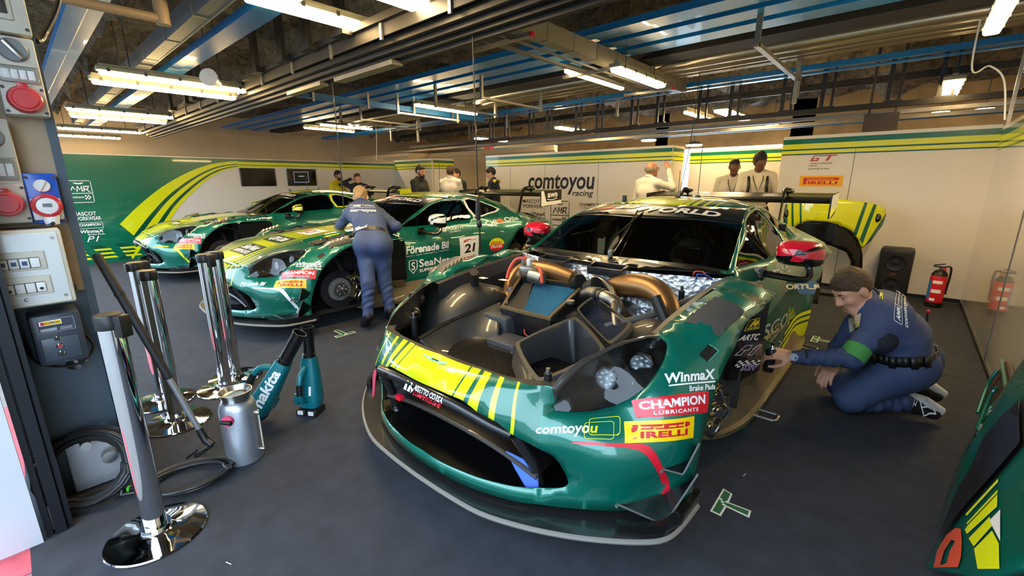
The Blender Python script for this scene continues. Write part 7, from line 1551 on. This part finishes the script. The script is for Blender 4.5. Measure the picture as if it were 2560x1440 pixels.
k = MB(); A1, B1 = Vector((-2.60, .10, .03)), Vector((-2.50, .20, .04)); k.tube([A1, A1.lerp(B1, .3)], .012, 0, 10); k.tube([A1.lerp(B1, .3), A1.lerp(B1, .38)], .015, 1, 10); k.tube([A1.lerp(B1, .38), A1.lerp(B1, .6)], .013, 0, 10); k.tube([A1.lerp(B1, .6), B1], .013, 2, 10); tag(k.build('hose_coupling', [M_BLACK, mat('green_ring', (90, 200, 50), .4), mat('blue_collar', (50, 120, 220), .4)]), 'hose coupling with a green ring and blue end by the coiled hose', 'hose coupling')
MB_ = MB().box((-2.785, .06, .13), (.02, .2, .26), 0, bev=.01); MB_.cyl((-2.74, .03, .26), (-2.66, .03, .27), .02, 1, 14); MB_.cyl((-2.74, .1, .16), (-2.70, .1, .16), .03, 1, 14); tag(MB_.build('pipe_fitting', [M_SHEET, M_STEEL]), 'silver plate with pipe fittings at the pillar foot', 'pipe fitting')
# ================================================================== floor marks, trolley
M_TG = mat('green_floor_tape', (24, 96, 58), .6); M_TW = mat('pale_floor_tape', (226, 228, 214), .6)
def tmark(label, pts, c):
    P = np.array(pts, float); ce = P.mean(0); m = MB(); m.prism([tuple(p) for p in P], .0005, .0020, mi=1)
    q = []; n = len(P)
    for i in range(n):
        a, b, e = P[i-1], P[i], P[(i+1) % n]; n1 = nrm([-(b-a)[1], (b-a)[0]]); n2 = nrm([-(e-b)[1], (e-b)[0]]); q.append(b+(n1+n2)/(1+n1@n2)*.008)
    if not pip(np.array([q[0]]), P)[0]: q = [2*P[i]-q[i] for i in range(n)]
    m.prism([tuple(p) for p in q], .0020, .0026, mi=0)
    for dx, dy in ((0, 0), (.016, .012), (-.012, .014), (.010, -.016)): m.box((c[0]+dx, c[1]+dy, .0030), (.013, .013, .0006), 1)
    return tag(m.build('floor_mark', [M_TG, M_TW], smooth=0), label, 'floor mark')
TP = [tuple(atz(*p, 0)[:2]) for p in ((1808, 1222), (1831, 1236), (1822, 1257), (1878, 1278), (1873, 1295), (1816, 1268), (1802, 1291), (1775, 1278))]
tmark('green T floor mark with pale edge near the front car left corner', TP, atz(1806, 1256, 0)[:2]); off_ = np.array(TP)-np.mean(TP, 0)
tmark('green T floor mark beside the kneeling person', [tuple(p*[1, 1.05]+np.array([-.40, 4.80])) for p in np.array([(-.085, -.09), (-.085, .09), (-.03, .09), (-.03, .025), (.13, .025), (.13, -.02), (-.03, -.02), (-.03, -.09)])], (-.455, 4.80))
tmark('green T floor mark behind the standing leaf blower', [tuple(p+np.array([-3.99, 1.95])) for p in np.array([(.03, -.11), (.03, .11), (.085, .11), (.085, -.11)])[[0, 3, 2, 1]].tolist() and np.array([(.03, .10), (.085, .10), (.085, -.10), (.03, -.10), (.03, -.025), (-.13, -.025), (-.13, .025), (.03, .025)])], (-3.93, 1.95))
def trolley(label, x0, y0, y1, top=.134):
    t = thing('car_dolly', label, 'car dolly', (x0, (y0+y1)/2, 0)); h_ = (y1-y0)/2; b = MB(); b.box((-.30, 0, top-.012), (.5, y1-y0-.2, .02), 0, bev=.004); b.box((-.02, -h_+.08, top-.012), (.10, .18, .016), 0, bev=.004); b.build('dolly_frame', M_GALV, t)
    for y in (-h_+.08, h_-.08):
        k = MB(); pts = [(.0, y-.045), (.15, y-.045), (.165, y-.03), (.165, y+.03), (.15, y+.045), (.0, y+.045)]
        k.tube([Vector((a, b_, top-.012)) for a, b_ in pts], .010, 0, 10); k.box((.035, y, top-.008), (.07, .085, .012), 0, bev=.003); k.box((.04, y, top+.0), (.035, .05, .004), 1); k.build('handle', [M_STEEL, mat('green_tag', (60, 160, 50), .5)], t)
        w_ = MB(); w_.lathe([(.040, -.018), (.060, -.016), (.0625, -.008), (.0625, .008), (.060, .016), (.040, .018)], (0, y-.02, .063), axis='X', n=32, mi=0); w_.lathe([(.040, -.014), (.040, .014), (.016, .016), (.014, .022), (.0001, .022)], (0, y-.02, .063), axis='X', n=28, mi=1); w_.build('caster_wheel', [mat('green_tyre', (20, 96, 66), .5), M_STEEL], t)
        f_ = MB(); f_.box((.026, y-.01, .088), (.005, .05, .075), 0, bev=.002); f_.box((-.026, y-.01, .088), (.005, .05, .075), 0, bev=.002); f_.cyl((0, y, top-.03), (0, y, top-.012), .03, 0, 16); f_.box((0, y, top-.026), (.065, .06, .008), 0); f_.cyl((-.03, y-.02, .063), (.032, y-.02, .063), .008, 0, 10); f_.build('caster_fork', M_STEEL, t)
    return t
trolley('car dolly with green castors under the front car left sill', -.535, 2.62, 4.2); trolley('car dolly with green castors under the front car right sill', -2.40, 2.62, 4.2)
trolley('car dolly under the number 21 car left sill', -4.14, 2.75, 4.3); trolley('car dolly under the number 21 car right sill', -6.0, 2.75, 4.3); trolley('car dolly under the far green car left sill', -7.87, 2.78, 4.3); trolley('car dolly under the far green car right sill', -9.73, 2.78, 4.3)
# ================================================================== removed rear bumper, loudspeaker, extinguisher
YBM = 6.82
def bx(px, y=YBM): return [tuple(aty(x, yy, y)[[0, 2]]) for x, yy in px]
BO = bx([(1950, 545), (1955, 514), (1975, 504), (2000, 500), (2092, 497), (2150, 504), (2190, 513), (2212, 524), (2213, 542), (2204, 567), (2175, 606), (2154, 623), (2147, 601), (2130, 577), (2100, 561), (2070, 553), (2030, 551), (2000, 557), (1975, 575), (1958, 590)])
bs = lambda uv: np.c_[uv[:, 0], YBM-.10+.42*((uv[:, 0]+.74)/.62)**2+.10*np.maximum(0, uv[:, 1]-1.05)**1.0, uv[:, 1]]
def strip(p): (a, b, c, d) = bx(p); return [a, b, c, d]
regs = [(strip(q), 1) for q in ([(2162, 503), (2170, 503), (2141, 590), (2133, 585)], [(2184, 508), (2192, 510), (2155, 612), (2148, 600)], [(2216, 530), (2216, 548), (2165, 625), (2158, 620)], [(1974, 500), (1980, 500), (1984, 575), (1977, 577)], [(1998, 496), (2003, 496), (2006, 560), (2000, 560)], [(1946, 520), (1962, 505), (1966, 590), (1946, 590)])]
t = thing('rear_bumper_shell', 'lime rear bumper shell with dark green stripes standing by the white wall', 'bumper', (0, 0, 0))
sheet('bumper_skin', bs, BO, .04, mats=[M_LIME, M_GREEN], regions=regs, parent=t, solid=.02)
BI = bx([(1972, 580), (2000, 557), (2030, 552), (2070, 554), (2100, 562), (2130, 578), (2147, 602), (2154, 640), (2153, 690), (2151, 728), (2131, 731), (2129, 655), (2118, 632), (2080, 614), (2030, 600), (1990, 592)])
sheet('diffuser_frame', lambda uv: bs(uv)+[0, .05, 0], BI, .05, mats=M_SATIN, parent=t, solid=.04)
for px in ((1962, 536), (2192, 547)):
    c = aty(*px, YBM); y = float(bs(np.array([[c[0], c[2]]]))[0, 1]); k = MB(); k.ell((c[0], y-.004, c[2]), (.036, .02, .052), 0, 10); k.box((c[0], y-.024, c[2]), (.02, .008, .03), 1, bev=.003); k.build('tail_lamp', [M_SATIN, M_GREYMET], t)
k = MB(); c = aty(2141, 728, YBM); k.box((c[0], YBM+.03, .12), (.06, .06, .24), 0); k.box((-1.1, YBM+.06, .3), (.06, .06, .6), 0); k.box((-.7, YBM+.1, .02), (.95, .25, .03), 0); k.build('bumper_stand', M_SATIN, t)
t = thing('loudspeaker', 'black two cone loudspeaker standing against the white wall', 'loudspeaker', (-.005, 7.25, 0)); k = MB(); k.box((0, 0, .318), (.325, .27, .636), 0, bev=.035); k.box((0, -.137, .31), (.27, .012, .55), 1, bev=.02); k.build('cabinet', [mat('speaker_black', (24, 24, 24), .5), mat('speaker_grille', (16, 16, 16), .75)], t)
for z in (.46, .18):
    k = MB(); k.lathe([(.098, 0), (.104, -.006), (.098, -.012), (.085, -.010), (.05, .0), (.03, -.004), (.0001, -.006)], (0, -.143, z), axis='Y', n=36); k.build('speaker_cone', M_BLACK, t)
Dec().text('JBL', 0, 0, 1, 1, mat('dull_orange_print', (90, 52, 36), .5), .05).place('maker_lettering', [(-.04, -.1445, .30), (.04, -.1445, .30), (.04, -.1445, .335), (-.04, -.1445, .335)], t)
t = thing('fire_extinguisher', 'red fire extinguisher standing by the right corner', 'fire extinguisher', (.40, 7.02, 0)); k = MB(); k.lathe([(.076, 0), (.080, .01), (.078, .06)], n=32, mi=1); k.lathe([(.074, .05), (.075, .06), (.075, .35), (.070, .375)], n=32, mi=0); k.lathe([(.072, .36), (.068, .395), (.045, .43), (.02, .44)], n=32, mi=1); k.build('cylinder', [mat('extinguisher_red', (206, 24, 38), .3, 0, .5), M_BLACK], t)
k = MB(); k.cyl((0, 0, .43), (0, 0, .47), .016, 0, 12); k.box((-.02, -.01, .475), (.09, .025, .014), 1, bev=.004); k.box((-.02, -.01, .50), (.10, .025, .012), 1, rot=Matrix.Rotation(R(-14), 3, 'Y'), bev=.004); k.tube(smooth_poly([(.02, 0, .47), (.075, 0, .48), (.088, .0, .40), (.083, .0, .25), (.080, 0, .16)], 5), .010, 1, 8); k.box((.03, -.02, .45), (.03, .02, .03), 2, bev=.005); k.build('valve_head', [M_STEEL, M_BLACK, M_PLRED], t)
d = Dec(); d.rect(0, .78, 1, .92, M_VWHITE).rect(0, .36, 1, .52, M_VWHITE).rect(0, 0, .55, .12, M_VWHITE).rect(-.35, .05, -.08, .9, mat('blue_label', (40, 120, 190), .5)); d.place('label', [(-.045, -.09, .08), (.035, -.09, .08), (.035, -.09, .34), (-.045, -.09, .34)], t, onto=bvh_of([c for c in t.children if c.name.startswith('cylinder')]), off=.002)
# ================================================================== screens
for i, (y0, y1) in enumerate(((3.46, 4.19), (4.46, 5.14))):
    t = thing('wall_screen', ['flat screen on the far left wall, dark, nearer the green print', 'flat screen on the far left wall showing a small dialog'][i], 'screen', (XL, (y0+y1)/2, 1.38)); MB().box((.025, 0, .195), (.05, y1-y0, .39), 0, bev=.008).build('screen_case', M_SATIN, t)
    MB().box((.051, 0, .197), (.003, y1-y0-.03, .36), 0).build('display', mat('dark_display', (10, 11, 13), .12), t)
    if i: Dec().line([(0, 0), (1, 0), (1, 1), (0, 1)], .04, mat('screen_line', (150, 170, 200), .4, emit=.4), 1.5, True).rect(.3, .55, .7, .62, MATS['screen_line']).place('display_drawing', [(.0535, -.2, .08), (.0535, .14, .08), (.0535, .14, .32), (.0535, -.2, .32)], t)
# ================================================================== body panels leaning on the right wall
def plane_hit(x0, sl):
    def h(px):
        out = []
        for x, y in px: r = ray(x, y); tt = (x0+sl*EYE[2])/(r[0]-sl*r[2]); P = EYE+r*tt; out.append((P[1], P[2]))
        return out
    return h
X0, SL = .30, .32; ph = plane_hit(X0, SL)
ps = lambda uv: np.c_[X0+SL*uv[:, 1]-.06*np.sin(np.clip((uv[:, 0]-1.0)/2.2, 0, 1)*math.pi), uv[:, 0], uv[:, 1]]
PB = ph([(2362, 1438), (2382, 1400), (2398, 1372), (2404, 1300), (2420, 1225), (2445, 1150), (2486, 1066), (2530, 988), (2562, 935), (2610, 860), (2700, 900), (2700, 1200), (2640, 1438), (2520, 1470)]); PB = [(a, max(b, .012)) for a, b in PB]
HO = ph([(2407, 1376), (2428, 1320), (2458, 1238), (2472, 1218), (2492, 1178), (2520, 1096), (2565, 1045), (2620, 1000), (2640, 1120), (2565, 1205), (2490, 1285), (2450, 1330), (2425, 1366)])
t = thing('hood_panel', 'green and lime removed hood leaning on the right wall, nearest the camera', 'body panel', (0, 0, 0))
sk_ = sheet('hood_skin', ps, PB, .05, mats=[M_GREEN, M_CARBON], regions=[(HO, 1)], parent=t, solid=-.02)
sheet('hood_opening', lambda uv: ps(uv)+[-.012, 0, 0], [tuple(np.array(HO).mean(0)+(np.array(p)-np.array(HO).mean(0))*.93) for p in HO], .05, mats=M_CARBON, parent=t)
for q in ([(2478, 1308), (2565, 1217), (2565, 1226), (2482, 1312)], [(2482, 1331), (2565, 1246), (2565, 1254), (2484, 1335)], [(2478, 1348), (2486, 1337), (2565, 1258), (2565, 1290), (2484, 1360)], [(2489, 1371), (2545, 1316), (2552, 1340), (2503, 1392)], [(2504, 1398), (2552, 1352), (2570, 1385), (2570, 1450), (2513, 1450)]):
    sheet('lime_stripe', lambda uv: ps(uv)+[-.004, 0, 0], ph(q), .05, mats=M_VLIME, parent=t)
sheet('white_number_patch', lambda uv: ps(uv)+[-.005, 0, 0], ph([(2546, 1326), (2575, 1298), (2575, 1380), (2556, 1345)]), .05, mats=M_VWHITE, parent=t)
lo = ph([(2396, 1445), (2405, 1400), (2428, 1362), (2452, 1343), (2468, 1346), (2472, 1380), (2470, 1420), (2462, 1445)]); li = ph([(2414, 1440), (2424, 1402), (2443, 1374), (2454, 1377), (2440, 1402), (2432, 1434)])
sheet('orange_emblem', lambda uv: ps(uv)+[-.005, 0, 0], lo, .04, holes=[li], mats=mat('orange_red_vinyl', (240, 92, 60), .4), parent=t)
ph2 = plane_hit(.40, .34); ps2 = lambda uv: np.c_[.40+.34*uv[:, 1], uv[:, 0], uv[:, 1]]
t = thing('louvre_panel', 'dark louvred panel with three green slats leaning on the right wall', 'body panel', (0, 0, 0)); LP_ = ph2([(2513, 903), (2526, 907), (2545, 1000), (2530, 1080), (2478, 1150), (2447, 1160), (2447, 1040), (2460, 1000), (2487, 940)]); LP_ = [(a, max(b, .012)) for a, b in LP_]
sheet('panel_board', ps2, LP_, .06, mats=mat('maroon_mesh', (58, 38, 34), .6, var=(20, .3)), parent=t, solid=-.012)
for q in ([(2507, 929), (2483, 964), (2457, 1036)], [(2507, 970), (2488, 996), (2456, 1077)], [(2512, 1001), (2483, 1036), (2464, 1095)], [(2516, 903), (2528, 970), (2531, 1025)]):
    P = ps2(np.array(ph2(q)))+[-.02, 0, 0]; MB().tube(smooth_poly([tuple(p) for p in P], 5), .009, 0, 8).build('slat', M_GREEN, t)
a, b = atz(2332, 1379, .01), atz(2382, 1400, .012); k = MB(); k.tube([a, a*.6+b*.4, b], [.008, .011, .006], 0, 8); tag(k.build('tie_strap', mat('faded_red_strap', (200, 96, 96), .7)), 'faded red strap end lying at the foot of the leaning hood', 'strap')
# scraps on the carpet
for i, (x, y, ln, an) in enumerate(((565, 1405, .03, 20), (1858, 1190, .03, 80), (2487, 1052, .03, 60))):
    p = atz(x, y, .002); tag(MB().tube([p, p+[ln*math.cos(R(an)), ln*math.sin(R(an)), 0]], .0015, 0, 6).build('cable_tie_end', M_WHITE), ['short pale cable tie scrap by the front barrier post', 'short pale thread scrap beside the front car left corner', 'short pale scrap near the louvred panel'][i], 'scrap')
